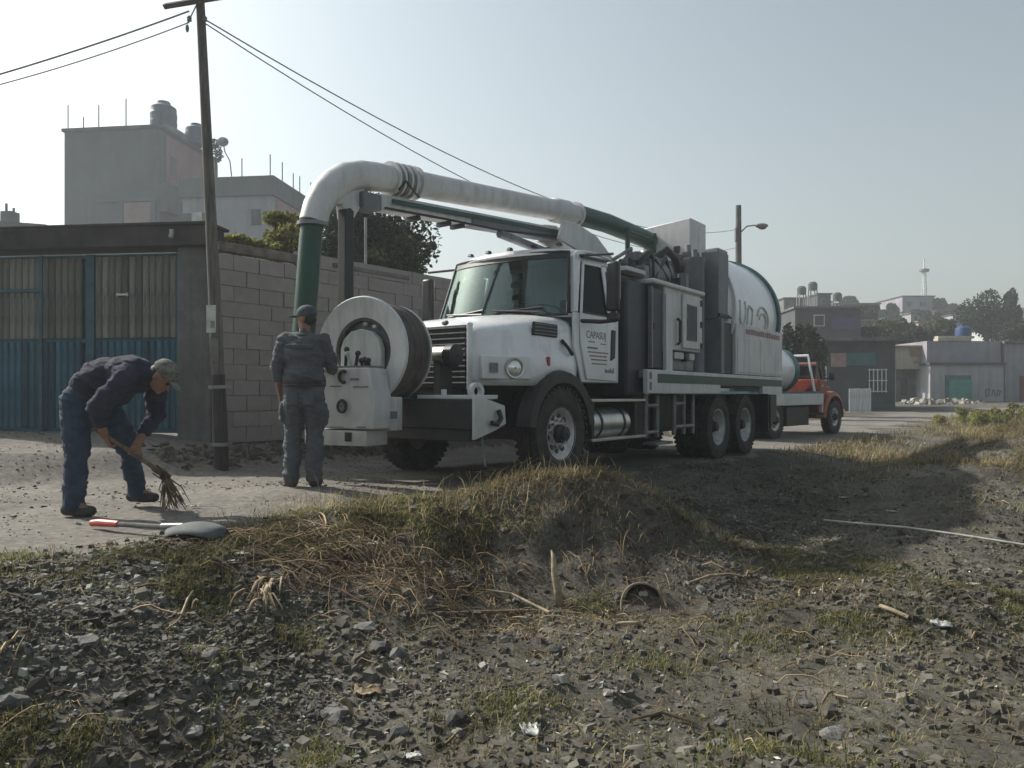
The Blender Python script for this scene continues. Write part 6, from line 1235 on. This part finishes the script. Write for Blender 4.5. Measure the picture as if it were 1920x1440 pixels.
def strip(name, label, cat, P, w, mt, base=None, group=None, th=0.004):
    b = Vector(P[0]) if base is None else base; m = MB(); n = len(P); vv = []
    for i in range(n):
        p = Vector(P[i])-b; d = Vector(P[min(i+1, n-1)])-Vector(P[max(i-1, 0)]); a = d.cross(V(0, -1, 0.3)).normalized() if d.cross(V(0, -1, 0.3)).length > 1e-4 else V(1, 0, 0)
        ww = w[i] if isinstance(w, (list, tuple)) else w; vv += [tuple(p-a*ww), tuple(p+V(0, -0.35*ww, 0.2*ww)), tuple(p+a*ww)]
    m.add(vv, [(i*3+j, i*3+j+1, i*3+j+4, i*3+j+3) for i in range(n-1) for j in range(2)]); o = m.build(name, M[mt], loc=b, ang=60); q = o.modifiers.new('t', 'SOLIDIFY'); q.thickness = th
    return tag(o, label, cat, group)
lying('wooden_pole', 'long brown wooden pole lying before the mound', 'pole', [(770, 1160, 0.01), (900, 1157, 0.02), (1000, 1153, 0.01), (1090, 1156, 0.0)], [0.010, 0.013, 0.016, 0.018], 'wood', 0.006)
lying('broken_branch', 'thin pale branch leaning across the brown pole', 'branch', [(912, 1114, 0.01), (960, 1128, 0.03), (1030, 1160, 0.02)], [0.006, 0.008, 0.01], 'palewood')
p = gat(1050, 1140); strip('split_board', 'splintered bleached board standing up from the mound foot', 'board', [p, p+V(-0.015, 0.02, 0.10), p+V(-0.035, 0.05, 0.21), p+V(-0.035, 0.09, 0.30), p+V(-0.05, 0.11, 0.345)], [0.026, 0.024, 0.02, 0.016, 0.004], 'palewood', th=0.02)
lying('yellow_stick', 'bright yellowish stick lying on the right slope', 'stick', [(1650, 1146, 0.01), (1675, 1157, 0.015), (1703, 1168, 0.01)], 0.012, 'palewood')
lying('plastic_pipe', 'thin pale pipe lying across the dark path at right', 'pipe', [(1545, 980, 0.01), (1610, 988, 0.02), (1700, 998, 0.03), (1800, 1012, 0.03), (1925, 1030, 0.02)], 0.011, 'plastic')
lying('dark_root', 'dark root twisting out below the standing board', 'root', [(1290, 1105, 0.02), (1330, 1098, 0.05), (1368, 1090, 0.03), (1390, 1085, 0.0)], [0.008, 0.01, 0.01, 0.006], 'palewood')
def hoop():
    c = gat(1207, 1146); ax = V(0.15, -0.95, 0.25).normalized(); cc = V(0.0, 0.02, 0.02); R0 = 0.15
    a = V(0, 0, 1); a = (a-ax*a.dot(ax)).normalized(); b = ax.cross(a)
    m = MB(); m.tube([cc+(a*math.cos(k)+b*math.sin(k))*R0*(1+0.03*math.sin(3*k)) for k in np.linspace(-2.3, 2.3, 34)], 0.0075, 8); o = m.build('plastic_hoop', M['palewood'], loc=c); tag(o, 'thin pale hoop half buried at the foot of the mound', 'hoop')
    t = empty('hoop_dark_fill', c+V(0.01, 0.06, -0.07), 'dark shell added for the dark ground inside the pale hoop', 'dark fill')
    m = MB(); m.lathe([(0.01, -0.13), (0.10, -0.13), (0.125, 0.0), (0.118, 0.0), (0.095, -0.12), (0.01, -0.12)], (0, 0.03, 0.10), ax, 24); m.build('dark_fill_shell', M['rubber'], t)  # added dark shell, stands for the dark ground seen inside the hoop
    m = MB(); m.ball((0, 0.05, 0.04), (0.10, 0.09, 0.05)); m.build('soil_fill', M['soil'], t)
hoop()
def husk():
    c = gat(497, 1120); t = empty('dry_husk', c, 'curled pale dry leaf husk hanging over the gravel edge at left', 'dry leaf')
    rr = np.random.default_rng(9)
    def st(P, w, mt='husk'):
        m = MB(); vv = []; n = len(P)
        for i in range(n):
            p = Vector(P[i]); ww = w*math.sin(math.pi*(0.12+0.8*i/(n-1))); vv += [tuple(p+V(-ww, 0, 0)), tuple(p+V(0, -ww*0.4, ww*0.2)), tuple(p+V(ww, 0.0, 0))]
        m.add(vv, [(i*3+j, i*3+j+1, i*3+j+4, i*3+j+3) for i in range(n-1) for j in range(2)]); o = m.build('dry_leaf', M[mt], t, ang=60); q = o.modifiers.new('t', 'SOLIDIFY'); q.thickness = 0.003
    for k in range(18):
        ox, oy = rr.uniform(-0.07, 0.06), rr.uniform(-0.22, 0.14); b_ = rr.uniform(-0.06, 0.06); h_ = rr.uniform(0.04, 0.10); ln = rr.uniform(0.10, 0.22)
        st([(ox-b_*0.5, oy+ln*0.5, h_*0.5), (ox, oy+ln*0.2, h_), (ox+b_*0.6, oy-ln*0.1, h_*0.9), (ox+b_, oy-ln*0.35, h_*0.4), (ox+b_*1.1, oy-ln*0.5, -0.02)], rr.uniform(0.005, 0.014), ['husk', 'palewood', 'wood'][k % 3])
    for k in range(9):
        a = rr.uniform(-1.5, 1.2); m = MB(); m.tube([V(0.02, -0.10, 0.03), V(0.02+0.08*math.sin(a), -0.16, 0.06), V(0.02+0.15*math.sin(a), -0.22, -0.01+rr.uniform(-0.02, 0.02))], [0.006, 0.005, 0.002], 5); m.build('stalk', M['husk'], t)
husk()
def curl(label, u, v, h, lean, w, mt):
    h *= 0.6; w *= 0.75
    p = gat(u, v); strip('curled_strip', label, 'strip', [p, p+V(lean*0.2, 0, h*0.35), p+V(lean*0.6, -0.01, h*0.75), p+V(lean*1.3, -0.02, h), p+V(lean*2.2, -0.03, h*0.92)], w, mt)
curl('pale curled strip of bark standing in the gravel at bottom centre', 660, 1345, 0.14, -0.02, 0.012, 'palewood')
curl('small white hook shaped strip in the gravel at lower left', 443, 1335, 0.10, 0.015, 0.008, 'palewood')
curl('pale stalk end poking out beside the hoop', 1155, 1172, 0.03, 0.06, 0.014, 'palewood')
curl('short broken stalk under the standing board', 1065, 1185, 0.07, 0.02, 0.008, 'palewood')
curl('pale fibrous stem on the left of the brown vines', 360, 1150, 0.12, 0.02, 0.010, 'palewood')
curl('white frayed stem below the brown vine heap', 735, 1155, 0.14, 0.012, 0.012, 'palewood')
def scrap(name, label, cat, u, v, size, mt, seed, flat=0.35):
    """crumpled sheet or lump of rubbish"""
    rr = np.random.default_rng(seed); p = gat(u, v); n = 8; m = MB(); vv = []; size = (size[0]*0.7, size[1]*0.7); flat *= 0.7
    for j in range(n):
        for i in range(n): vv.append(((i/(n-1)-0.5)*size[0]+rr.normal()*size[0]*0.04, (j/(n-1)-0.5)*size[1]+rr.normal()*size[1]*0.04, 0.012+abs(rr.normal())*size[0]*flat*0.28))
    m.add(vv, [(j*n+i, j*n+i+1, (j+1)*n+i+1, (j+1)*n+i) for j in range(n-1) for i in range(n-1)]); o = m.build(name, M[mt], loc=p, ang=25); q = o.modifiers.new('t', 'SOLIDIFY'); q.thickness = 0.003; o.rotation_euler = (0, 0, rr.uniform(-0.5, 0.5))
    return tag(o, label, cat)
scrap('paper_scrap', 'bright white paper scrap on the right slope', 'paper', 1826, 1099, (0.12, 0.06), 'paper', 1)
scrap('plastic_bag', 'crumpled pale plastic bag among weeds at right', 'bag', 1765, 1178, (0.14, 0.12), 'plastic', 2, 0.6)
scrap('paper_scrap', 'pale scrap beside the thin pipe on the dark path', 'paper', 1608, 984, (0.16, 0.07), 'paper', 3)
scrap('plastic_scrap', 'white triangular scrap beside the thin branch', 'plastic scrap', 968, 1130, (0.07, 0.08), 'plastic', 4, 0.8)
scrap('paper_scrap', 'white scrap on top of the brown vine heap', 'paper', 700, 1023, (0.10, 0.06), 'paper', 5)
scrap('rusty_rag', 'orange brown rag in the weeds at bottom centre', 'rag', 690, 1305, (0.16, 0.12), 'husk', 6, 0.4)
scrap('plastic_scrap', 'greenish white crumpled plastic at the bottom centre', 'plastic scrap', 995, 1375, (0.10, 0.14), 'plastic', 7, 0.8)
scrap('paper_scrap', 'white flake on the road beside the twig broom', 'paper', 366, 953, (0.10, 0.05), 'paper', 8)
scrap('plastic_scrap', 'pale flat scrap on the road in front of the truck', 'plastic scrap', 808, 910, (0.22, 0.10), 'plastic', 9, 0.15)
scrap('paper_scrap', 'white scrap at the bottom edge of the gravel', 'paper', 775, 1425, (0.08, 0.05), 'paper', 10)
scrap('paper_scrap', 'long white flake on the weeds right of the shovel', 'paper', 455, 1043, (0.10, 0.035), 'paper', 11)
scrap('paper_scrap', 'small white scrap under the long flake by the shovel', 'paper', 432, 1056, (0.07, 0.03), 'paper', 12)
scrap('plastic_scrap', 'pale scrap on the bank of dry grass at right', 'plastic scrap', 1582, 935, (0.16, 0.08), 'plastic', 13)
scrap('plastic_scrap', 'whitish scrap on the dark gravel above the thin pipe', 'plastic scrap', 1672, 962, (0.16, 0.08), 'plastic', 14)
def rock(label, u, v, size, mt, seed, group=None):
    rr = np.random.default_rng(seed); p = gat(u, v); bm = bmesh.new(); bmesh.ops.create_icosphere(bm, subdivisions=2, radius=1)
    for w in bm.verts:
        d = w.co.copy(); size = size if w.index else (size[0]*0.8, size[1]*0.8, size[2]*0.8); k = 1+0.34*float(vnoise(np.array([d.x*1.7+seed*3.1]), np.array([d.y*1.7+d.z*2.3]), seed)[0])*2; w.co = Vector((round(d.x*2.6)/2.6*0.4+d.x*0.6, d.y, round(d.z*2.2)/2.2*0.4+d.z*0.6))*k
        w.co = Vector((w.co.x*size[0], w.co.y*size[1], w.co.z*size[2]))
    me = bpy.data.meshes.new('rock'); bm.to_mesh(me); bm.free(); me.materials.append(M[mt]); me.polygons.foreach_set('use_smooth', [False]*len(me.polygons))
    o = bpy.data.objects.new('rock', me); COL.objects.link(o); o.location = p+V(0, 0, size[2]*0.15); o.rotation_euler = (rr.uniform(-.2, .2), rr.uniform(-.2, .2), rr.uniform(0, 6))
    return tag(o, label, 'rock', group)
rock('flat pale slab of broken concrete at the left end of the wooden pole', 685, 1178, (0.11, 0.08, 0.035), 'rock', 1)
rock('pale angular stone below the broken concrete slab', 745, 1232, (0.075, 0.06, 0.06), 'rock', 2)
rock('dark angular stone leaning on the pale one', 712, 1218, (0.09, 0.06, 0.045), 'darkrock', 3)
rock('light grey slab half sunk in the gravel at bottom centre', 622, 1345, (0.11, 0.08, 0.04), 'rock', 4)
rock('dark squarish block below the light slab', 748, 1385, (0.06, 0.05, 0.05), 'darkrock', 5)
rock('long pale stone at the top of the gravel patch', 163, 1205, (0.075, 0.05, 0.03), 'rock', 6)
rock('bright flat stone at the right of the gravel patch', 392, 1228, (0.065, 0.05, 0.022), 'rock', 7)
rock('bright wedge shaped stone low in the gravel patch', 224, 1310, (0.05, 0.035, 0.022), 'rock', 8)
rock('dull wide stone at the left edge of the gravel', 22, 1318, (0.09, 0.06, 0.035), 'rock', 9)
rock('rough pale stone near the bottom centre weeds', 365, 1378, (0.07, 0.05, 0.03), 'rock', 10)
rock('large flat tan stone at the lower right', 1568, 1380, (0.09, 0.06, 0.025), 'rock', 11)
rock('brownish lump on the bare soil right of the pole', 1040, 1222, (0.055, 0.045, 0.035), 'darkrock', 12)
rock('dark round stone at the bottom centre', 855, 1350, (0.06, 0.05, 0.04), 'darkrock', 13)
rr = np.random.default_rng(77)
for i in range(44):
    u, v = rr.uniform(20, 620), rr.uniform(1110, 1420); s = rr.uniform(0.012, 0.024)
    rock('grey stone in the gravel patch at lower left', u, v, (s*1.3, s, s*0.65), 'rock' if rr.random() < 0.45 else 'darkrock', 100+i, 'grey stones in the lower left gravel')
for i in range(26):
    u, v = rr.uniform(1000, 1900), rr.uniform(1180, 1430); s = rr.uniform(0.016, 0.032)
    rock('small stone on the bare soil at lower right', u, v, (s*1.3, s, s*0.65), 'rock' if rr.random() < 0.6 else 'darkrock', 200+i, 'small stones on the lower right soil')
for i in range(16):
    u, v = rr.uniform(1310, 1640), rr.uniform(895, 1000); s = rr.uniform(0.03, 0.055)
    rock('grey stone on the dark gravel right of the mound', u, v, (s*1.3, s, s*0.65), 'rock' if rr.random() < 0.4 else 'darkrock', 300+i, 'grey stones right of the mound')
for i, (lb, pts) in enumerate([
    ('thin pale stick in the left weeds near the gravel top', [(340, 1160), (352, 1135), (362, 1118)]), ('bent brown twig crossing the vine heap', [(470, 1040), (540, 1062), (600, 1092)]),
    ('grey stick lying over the gravel at left', [(60, 1165), (95, 1160), (130, 1168)]), ('long thin twig below the vine heap', [(560, 1090), (640, 1120), (700, 1150)]),
    ('short pale stick on the mound face', [(975, 1062), (988, 1072), (998, 1078)]), ('thin stick lying near the standing board', [(880, 1086), (930, 1086), (980, 1090)]),
    ('twig running down the right side of the mound', [(1395, 985), (1425, 1000), (1450, 1006)]), ('brown stem at the left foot of the mound', [(790, 1118), (830, 1112), (880, 1106)]),
    ('dark stick at the lower right hollow', [(1560, 1310), (1590, 1322), (1625, 1318)]), ('pale twig in the lower right weeds', [(1540, 1330), (1552, 1315), (1560, 1305)]),
    ('grey twig beside the plastic bag', [(1725, 1200), (1745, 1190), (1790, 1180)]), ('thin root across the lower right soil', [(1180, 1360), (1240, 1352), (1300, 1362)])]):
    lying('twig', lb, 'twig', [(u, v, 0.01+0.015*(k % 2)) for k, (u, v) in enumerate(pts)], 0.006, ['palewood', 'wood', 'concrete', 'wood'][i % 4], 0.008, 5)

# ------------------------------------------------------------------ what nobody could count: gravel, clods, grass, vines, leaf litter
ico = bmesh.new(); bmesh.ops.create_icosphere(ico, subdivisions=1, radius=1)
ico.free()
# angular chips: a skewed block with its corners pushed about
IV = np.array([(-1, -1, -1), (1, -1, -1), (1, 1, -1), (-1, 1, -1), (-.75, -.7, 1), (.75, -.7, 1), (.7, .75, 1), (-.7, .7, 1)])*0.75
IFc = np.array([(0, 2, 1), (0, 3, 2), (4, 5, 6), (4, 6, 7), (0, 1, 5), (0, 5, 4), (1, 2, 6), (1, 6, 5), (2, 3, 7), (2, 7, 6), (3, 0, 4), (3, 4, 7)])
def stones(name, label, xy, size, mt, flat=0.6):
    n = len(xy); z = H(xy[:, 0], xy[:, 1]); s = size[:, None]*np.stack([rng.uniform(0.8, 1.6, n), rng.uniform(0.7, 1.2, n), rng.uniform(0.45, 0.9, n)*flat/0.6], 1)
    tl = rng.uniform(-0.5, 0.5, (n, 2)); v = (IV[None]*(1+rng.uniform(-0.40, 0.40, (n, len(IV), 1)))+rng.normal(size=(n, len(IV), 3))*0.10); v[..., 2] += v[..., 0]*tl[:, 0:1]+v[..., 1]*tl[:, 1:2]; v = v*s[:, None, :]; a = rng.uniform(0, 6.28, n); c, sn = np.cos(a)[:, None], np.sin(a)[:, None]
    x = v[..., 0]*c-v[..., 1]*sn; y = v[..., 0]*sn+v[..., 1]*c; v = np.stack([x, y, v[..., 2]], -1)
    v[..., 0] += xy[:, 0:1]; v[..., 1] += xy[:, 1:2]; v[..., 2] += (z+s[:, 2]*0.25)[:, None]
    f = (IFc[None]+(np.arange(n)*len(IV))[:, None, None]).reshape(-1)
    return link(name, np_mesh(name, v.reshape(-1, 3), f, np.full(n*len(IFc), 3), mt), label, name.replace('_', ' '), 'stuff')
def sample(n, x0, x1, y0, y1, dens):
    out = []
    got = 0
    while got < n:
        k = n*3; x = rng.uniform(x0, x1, k); y = rng.uniform(y0, y1, k); ok = rng.random(k) < dens(x, y); ok &= np.abs(x) < 0.76*y+1.1
        p = np.stack([x[ok], y[ok]], 1); out.append(p); got += len(p)
        if len(out) > 400: break
    return np.concatenate(out)[:n]
def nz(x, y, f, s): return np.clip(fbm(x*f, y*f, s)+0.5, 0, 1)
def g2(x, y, cx_, cy_, sx, sy): return np.exp(-((x-cx_)/sx)**2-((y-cy_)/sy)**2)
def offroad(x, y): xl, yl = loc_xy(x, y); return sst(0.9, 1.5, yl-road_c(xl))
gd = lambda x, y: (np.clip(g2(x, y, -1.9, 3.5, 1.7, 0.75)*1.3+g2(x, y, -0.7, 4.2, 0.9, 0.4)*0.6+g2(x, y, 1.9, 6.7, 0.9, 1.0)*0.9+g2(x, y, 2.6, 8.2, 1.0, 0.8)*0.6+g2(x, y, 1.6, 5.2, .6, .5)*0.6, 0, 1)*offroad(x, y)*np.clip(nz(x, y, 1.5, 51)*2-0.35, 0.05, 1))
xy = sample(34000, -4.6, 5, 2.2, 9.5, gd); stones('gravel', 'grey gravel scattered over the left foreground and beside the mound', xy, np.exp(rng.normal(-5.15, 0.6, len(xy))).clip(0.003, 0.024), M['gravel'])
cd = lambda x, y: offroad(x, y)*np.clip(nz(x, y, 0.9, 61)*1.6-0.3, 0.1, 1)*np.clip(8/np.maximum(y, 1)**1.3, 0, 1)
xy = sample(23000, -5, 9, 1.9, 13, cd); stones('soil_clods', 'small crumbs of dark soil all over the rough ground', xy, np.exp(rng.normal(-4.5, 0.5, len(xy))).clip(0.005, 0.035), M['clod'])
rd = lambda x, y: (1-offroad(x, y))*np.clip(nz(x, y, 1.2, 63)*2-0.7, 0.03, 1)
xy = sample(2600, -9, 6, 4.3, 12, rd); stones('road_grit', 'fine grit and pebbles on the dirt road', xy, np.exp(rng.normal(-5.0, 0.5, len(xy))).clip(0.003, 0.018), M['grit'])
wd = lambda x, y: (lambda L: np.exp(-((L[1]+3.0)/0.22)**2)*(L[0] > -3)*(L[0] < 2.4))(loc_xy(x, y))
xy = sample(700, -5, 0, 8, 13, wd); stones('wall_rubble', 'dark rubble heaped along the foot of the block wall', xy, np.exp(rng.normal(-3.6, 0.45, len(xy))).clip(0.01, 0.06), M['clod'])
def blades(name, label, xy, h, w, lean, mt, zoff=0.0, cat=None, droop=0.35):
    n = len(xy); z = H(xy[:, 0], xy[:, 1])+zoff; a = rng.uniform(0, 6.28, n); d = np.stack([np.cos(a), np.sin(a)], 1); s = np.stack([-d[:, 1], d[:, 0]], 1); le = lean*rng.uniform(0.3, 1.6, n)
    def P(k, f, sw): 
        off = d*(le*h*f**1.6)[:, None]; zz = h*(f-droop*le*f*f)
        return np.stack([xy[:, 0]+off[:, 0]+s[:, 0]*sw, xy[:, 1]+off[:, 1]+s[:, 1]*sw, z+zz], 1)
    v = np.stack([P(0, 0.0, -w), P(1, 0.0, w), P(2, 0.55, -w*0.75), P(3, 0.55, w*0.75), P(4, 1.0, w*0)], 1)
    b = np.arange(n)[:, None]*5; f4 = b+np.array([[0, 1, 3, 2]]); f3 = b+np.array([[2, 3, 4]])
    flat = np.concatenate([f4.ravel(), f3.ravel()]); tot = np.concatenate([np.full(n, 4), np.full(n, 3)])
    return link(name, np_mesh(name, v.reshape(-1, 3), flat, tot, mt), label, cat or name.replace('_', ' '), 'stuff')
# dry grass crowning the mound and trailing left
dd = lambda x, y: np.clip(g2(x, y, 0.70, 6.35, 0.85, 0.40)*1.5+g2(x, y, -0.7, 6.0, 0.8, 0.5)*0.4, 0, 1)*np.clip(nz(x, y, 3, 71)*1.8-0.3, 0.1, 1)
xy = sample(9000, -2.2, 3, 5.2, 7.6, dd); n = len(xy); blades('mound_dry_grass', 'golden dry grass crowning the mound before the truck wheel', xy, rng.uniform(0.03, 0.12, n)*(1+1.6*(rng.random(n) < 0.07)), rng.uniform(0.0015, 0.004, n), rng.uniform(0.3, 2.2, n), M['grass_dry'], cat='dry grass')
dd = lambda x, y: np.clip(g2(x, y, 7.4, 11.0, 1.7, 1.9)*1.3, 0, 1)*np.clip(nz(x, y, 1.2, 73)*2-0.4, 0.08, 1)
xy = sample(16000, 3, 11, 7.5, 15, dd); n = len(xy); blades('bank_dry_grass', 'dry grass on the bank at the far right', xy, rng.uniform(0.03, 0.15, n)*(1+1.2*(rng.random(n) < 0.06)), rng.uniform(0.002, 0.006, n), rng.uniform(0.3, 2.0, n), M['grass_dry'], cat='dry grass')
def patch(u, v, ru, rv):
    c = gat(u, v); a = gat(u, v-rv); b = gat(u, v+rv); return c.x, c.y, ru/1450*c.y, max(0.12, abs(a.y-b.y)/2)
PT = [(patch(*q), k) for *q, k in ((120, 1062, 180, 20, 1.5), (330, 1045, 120, 18, 1.2), (80, 1395, 120, 50, 1.7), (520, 1415, 110, 30, 1.6), (830, 1042, 55, 22, 1.7), (370, 1130, 60, 35, 1.0), (560, 1225, 70, 40, 0.9), (850, 960, 90, 25, 0.9), (640, 985, 110, 18, 1.1), (1430, 1075, 50, 18, 1.0), (1110, 1140, 40, 18, 0.9), (1480, 1180, 110, 40, 0.7), (1440, 1400, 130, 40, 0.8), (1250, 1250, 90, 30, 0.4), (1700, 1180, 100, 30, 0.5), (260, 1180, 90, 30, 0.5), (950, 1330, 120, 40, 0.5), (520, 1010, 110, 25, 1.1), (700, 960, 120, 20, 1.0), (900, 985, 90, 30, 0.9), (1560, 1060, 120, 30, 0.5), (1880, 1120, 60, 40, 0.8), (420, 1250, 80, 30, 0.5))]
dd = lambda x, y: np.clip(sum(k*g2(x, y, *q) for q, k in PT), 0, 1)*np.clip(nz(x, y, 4.5, 75)*2.2-0.6, 0.03, 1)
xy = sample(42000, -4.5, 5.5, 2.4, 11, dd); n = len(xy); blades('green_weeds', 'short green and yellowing weeds in patches along the road edge and foreground', xy, rng.uniform(0.012, 0.055, n), np.full(n, 0.0025), rng.uniform(0.2, 1.3, n), M['grass_green'], cat='weeds')
dd = lambda x, y: offroad(x, y)*np.clip(nz(x, y, 1.1, 77)*2.2-0.75, 0.03, 1)*np.clip(6/np.maximum(y, 1)**1.2, 0, 1)
xy = sample(15000, -5, 9, 2.0, 13, dd); n = len(xy); blades('sparse_grass', 'sparse short mixed grass over the rough ground', xy, rng.uniform(0.015, 0.06, n), np.full(n, 0.0025), rng.uniform(0.3, 1.4, n), M['grass_dry'], cat='sparse grass')
xy = sample(15000, -4, 9, 2.4, 13, lambda x, y: offroad(x, y)*np.clip(nz(x, y, 1.9, 79)*2.2-0.8, 0.02, 1)*np.clip(6/np.maximum(y, 1)**1.2, 0, 1)); n = len(xy); blades('low_weeds', 'thin low green weeds sprinkled over the dark soil', xy, rng.uniform(0.01, 0.035, n), np.full(n, 0.0028), rng.uniform(0.4, 1.6, n), M['grass_green'], cat='weeds')
def vd(x, y):
    xl, yl = loc_xy(x, y); yl = yl-road_c(xl)
    return np.clip(sst(1.0, 2.2, yl)*sst(44, 40, y)*np.clip(nz(x, y, 0.5, 83)*2.4-0.7, 0.04, 1), 0, 1)
xy = sample(15000, 5, 30, 14, 43.5, vd); n = len(xy); blades('verge_weeds', 'patchy weeds and dry grass between the far road and the pale houses', xy, rng.uniform(0.05, 0.26, n), rng.uniform(0.006, 0.014, n), rng.uniform(0.3, 1.6, n), M['grass_dry'], cat='weeds')
xy = sample(500, 21.5, 27, 41.0, 43.6, lambda x, y: g2(x, y, 23.4, 42.4, 1.3, 0.7)); stones('rubble_heap', 'pale broken rubble heaped before the beige house', xy, np.exp(rng.normal(-2.2, 0.5, len(xy))).clip(0.05, 0.3), M['rubblepale'])
# leafy green clump on the bank edge at the right
def bank_weeds():
    c = gat(1868, 800); k = 40; cen = [np.array(c)+rng.normal(size=3)*np.array([0.7, 0.5, 0.16])+np.array([0.2, 0, 0.26]) for _ in range(k)]
    link('bank_weeds', leaf_mesh('bank_weeds', leaf_cloud(cen, [0.17]*k, 8000, 0.04), M['leaf_yellow']), 'leafy yellow green weeds on the bank at the right edge', 'weeds', 'stuff')
bank_weeds()
def stems(name, label, n, dens, box, ln, r, mt, up=0.3, arch=0.06):
    """curved thin stems lying over one another, three sided tubes in one mesh"""
    xy = sample(n, *box, dens); z0 = H(xy[:, 0], xy[:, 1]); a = rng.uniform(0, 6.28, n); L = ln*rng.uniform(0.4, 1.4, n); k = 6; v = []
    cur = rng.normal(size=n)*rng.choice([0.15, 0.6, 1.3], n); pos = xy.copy(); hgt = rng.uniform(0.005, up, n); pts = []
    for i in range(k):
        q = i/(k-1); ang = a+cur*q; 
        if i: pos = pos+np.stack([np.cos(ang), np.sin(ang)], 1)*(L/(k-1))[:, None]
        zz = H(pos[:, 0], pos[:, 1])+hgt*(0.35+0.65*np.sin(q*3.1))+arch*np.sin(q*3.14)*rng.uniform(0, 1, n)
        pts.append(np.stack([pos[:, 0], pos[:, 1], zz], 1))
    P = np.stack(pts, 1); sd = np.stack([-np.sin(a), np.cos(a), 0*a], 1)[:, None]; up_ = np.array([0, 0, 1.0]); rr_ = r*np.exp(rng.normal(-0.1, 0.5, (n, 1, 1)))*np.linspace(1, 0.55, k)[None, :, None]
    V3 = np.stack([P+sd*rr_, P-sd*rr_*0.5+up_*rr_*0.87, P-sd*rr_*0.5-up_*rr_*0.87], 2)
    b = np.arange(n)[:, None, None]*(k*3); f = []
    for i in range(k-1):
        for j in range(3): j2 = (j+1) % 3; f.append([i*3+j, i*3+j2, (i+1)*3+j2, (i+1)*3+j])
    F = (b+np.array(f)[None]).reshape(-1)
    return link(name, np_mesh(name, V3.reshape(-1, 3), F, np.full(n*len(f), 4), mt, True), label, name.replace('_', ' '), 'stuff')
stems('dry_vines', 'heap of tangled dry reddish brown vines at the left foot of the mound', 620, lambda x, y: np.clip(g2(x, y, -1.05, 4.95, 0.6, 0.30)*1.5+g2(x, y, -0.85, 4.55, 0.3, 0.2), 0, 1), (-2.6, 0.2, 4.1, 5.8), 0.34, 0.0026, M['straw'], 0.03, 0.035)
stems('dead_stems', 'loose dead stems and roots strewn over the mound and slope', 1500, lambda x, y: np.clip(g2(x, y, 0.4, 5.5, 1.3, 0.8)*0.9+g2(x, y, -0.2, 4.5, 1.3, 0.4)*0.7+0.10*offroad(x, y), 0, 1), (-3.5, 6, 2.5, 9), 0.20, 0.0026, M['straw'], 0.03, 0.03)
def litter_sheet(name, label, n, dens, box, size, mt):
    xy = sample(n, *box, dens); z = H(xy[:, 0], xy[:, 1])+0.008; nrm = rng.normal(size=(n, 3))*np.array([0.5, 0.5, 0.2])+np.array([0, 0, 1.0]); nrm /= np.linalg.norm(nrm, axis=1)[:, None]
    a = np.cross(nrm, rng.normal(size=(n, 3))); a /= np.linalg.norm(a, axis=1)[:, None]; b = np.cross(nrm, a); s = size*rng.uniform(0.5, 1.6, n)[:, None]; p = np.stack([xy[:, 0], xy[:, 1], z], 1)
    v = np.stack([p-a*s, p-b*s*0.4, p+a*s, p+b*s*0.4], 1).reshape(-1, 3); return link(name, leaf_mesh(name, v, mt), label, 'leaf litter', 'stuff')
litter_sheet('leaf_litter', 'flecks of dry leaf litter on the rough ground', 6000, lambda x, y: offroad(x, y)*np.clip(nz(x, y, 1.7, 81)*2-0.6, 0.05, 1)*np.clip(8/np.maximum(y, 1)**1.4, 0, 1), (-4, 8, 2.4, 12), 0.011, M['grass_dry'])
litter_sheet('pale_flecks', 'tiny pale flecks of rubbish and chips on the rough ground', 900, lambda x, y: offroad(x, y)*np.clip(8/np.maximum(y, 1)**1.4, 0, 1), (-4, 8, 2.4, 12), 0.010, M['paper'])

def hill_scrub():
    n = 420; x = rng.uniform(14, 100, n); y = rng.uniform(56, 128, n); ok = (x/y > 0.34) & (x/y < 0.72); x, y = x[ok], y[ok]; z = H(x, y); k = len(x)
    cen = np.stack([x, y, z+0.5], 1); link('hill_scrub', leaf_mesh('hill_scrub', leaf_cloud(cen, rng.uniform(0.8, 2.0, k), 26000, 0.22), M['leaf_mid']), 'scrub and bushes covering the far hillside on the right', 'scrub', 'stuff')
hill_scrub()
# ------------------------------------------------------------------ haze
def haze():
    m = bpy.data.materials.new('haze_air'); m.use_nodes = True; nt = m.node_tree; nt.nodes.clear(); o = nt.nodes.new('ShaderNodeOutputMaterial'); v = nt.nodes.new('ShaderNodeVolumePrincipled')
    v.inputs['Color'].default_value = (0.86, 0.92, 0.96, 1); v.inputs['Density'].default_value = HAZE; v.inputs['Anisotropy'].default_value = 0.25; nt.links.new(v.outputs[0], o.inputs['Volume'])
    b = MB(); b.lo_hi((-170, -30, -3.0), (210, 250, 42)); o_ = b.build('haze', m, smooth=False); tag(o_, 'thin pale haze over the whole street', 'haze', None, 'stuff')
HAZE = 0.0021
haze()
def smoke():
    m = bpy.data.materials.new('smoke_air'); m.use_nodes = True; nt = m.node_tree; nt.nodes.clear(); o = nt.nodes.new('ShaderNodeOutputMaterial'); v = nt.nodes.new('ShaderNodeVolumePrincipled')
    v.inputs['Color'].default_value = (0.80, 0.89, 0.97, 1); v.inputs['Density'].default_value = 0.014; v.inputs['Anisotropy'].default_value = 0.2; nt.links.new(v.outputs[0], o.inputs['Volume'])
    b = MB(); b.ball((0, 0, 0), (6.5, 2.6, 3.6), 36, 20); o_ = b.build('smoke', m, loc=(-9.0, 17.0, 5.0)); tag(o_, 'thin bluish smoke drifting over the yard behind the gate', 'smoke', None, 'stuff')
smoke()
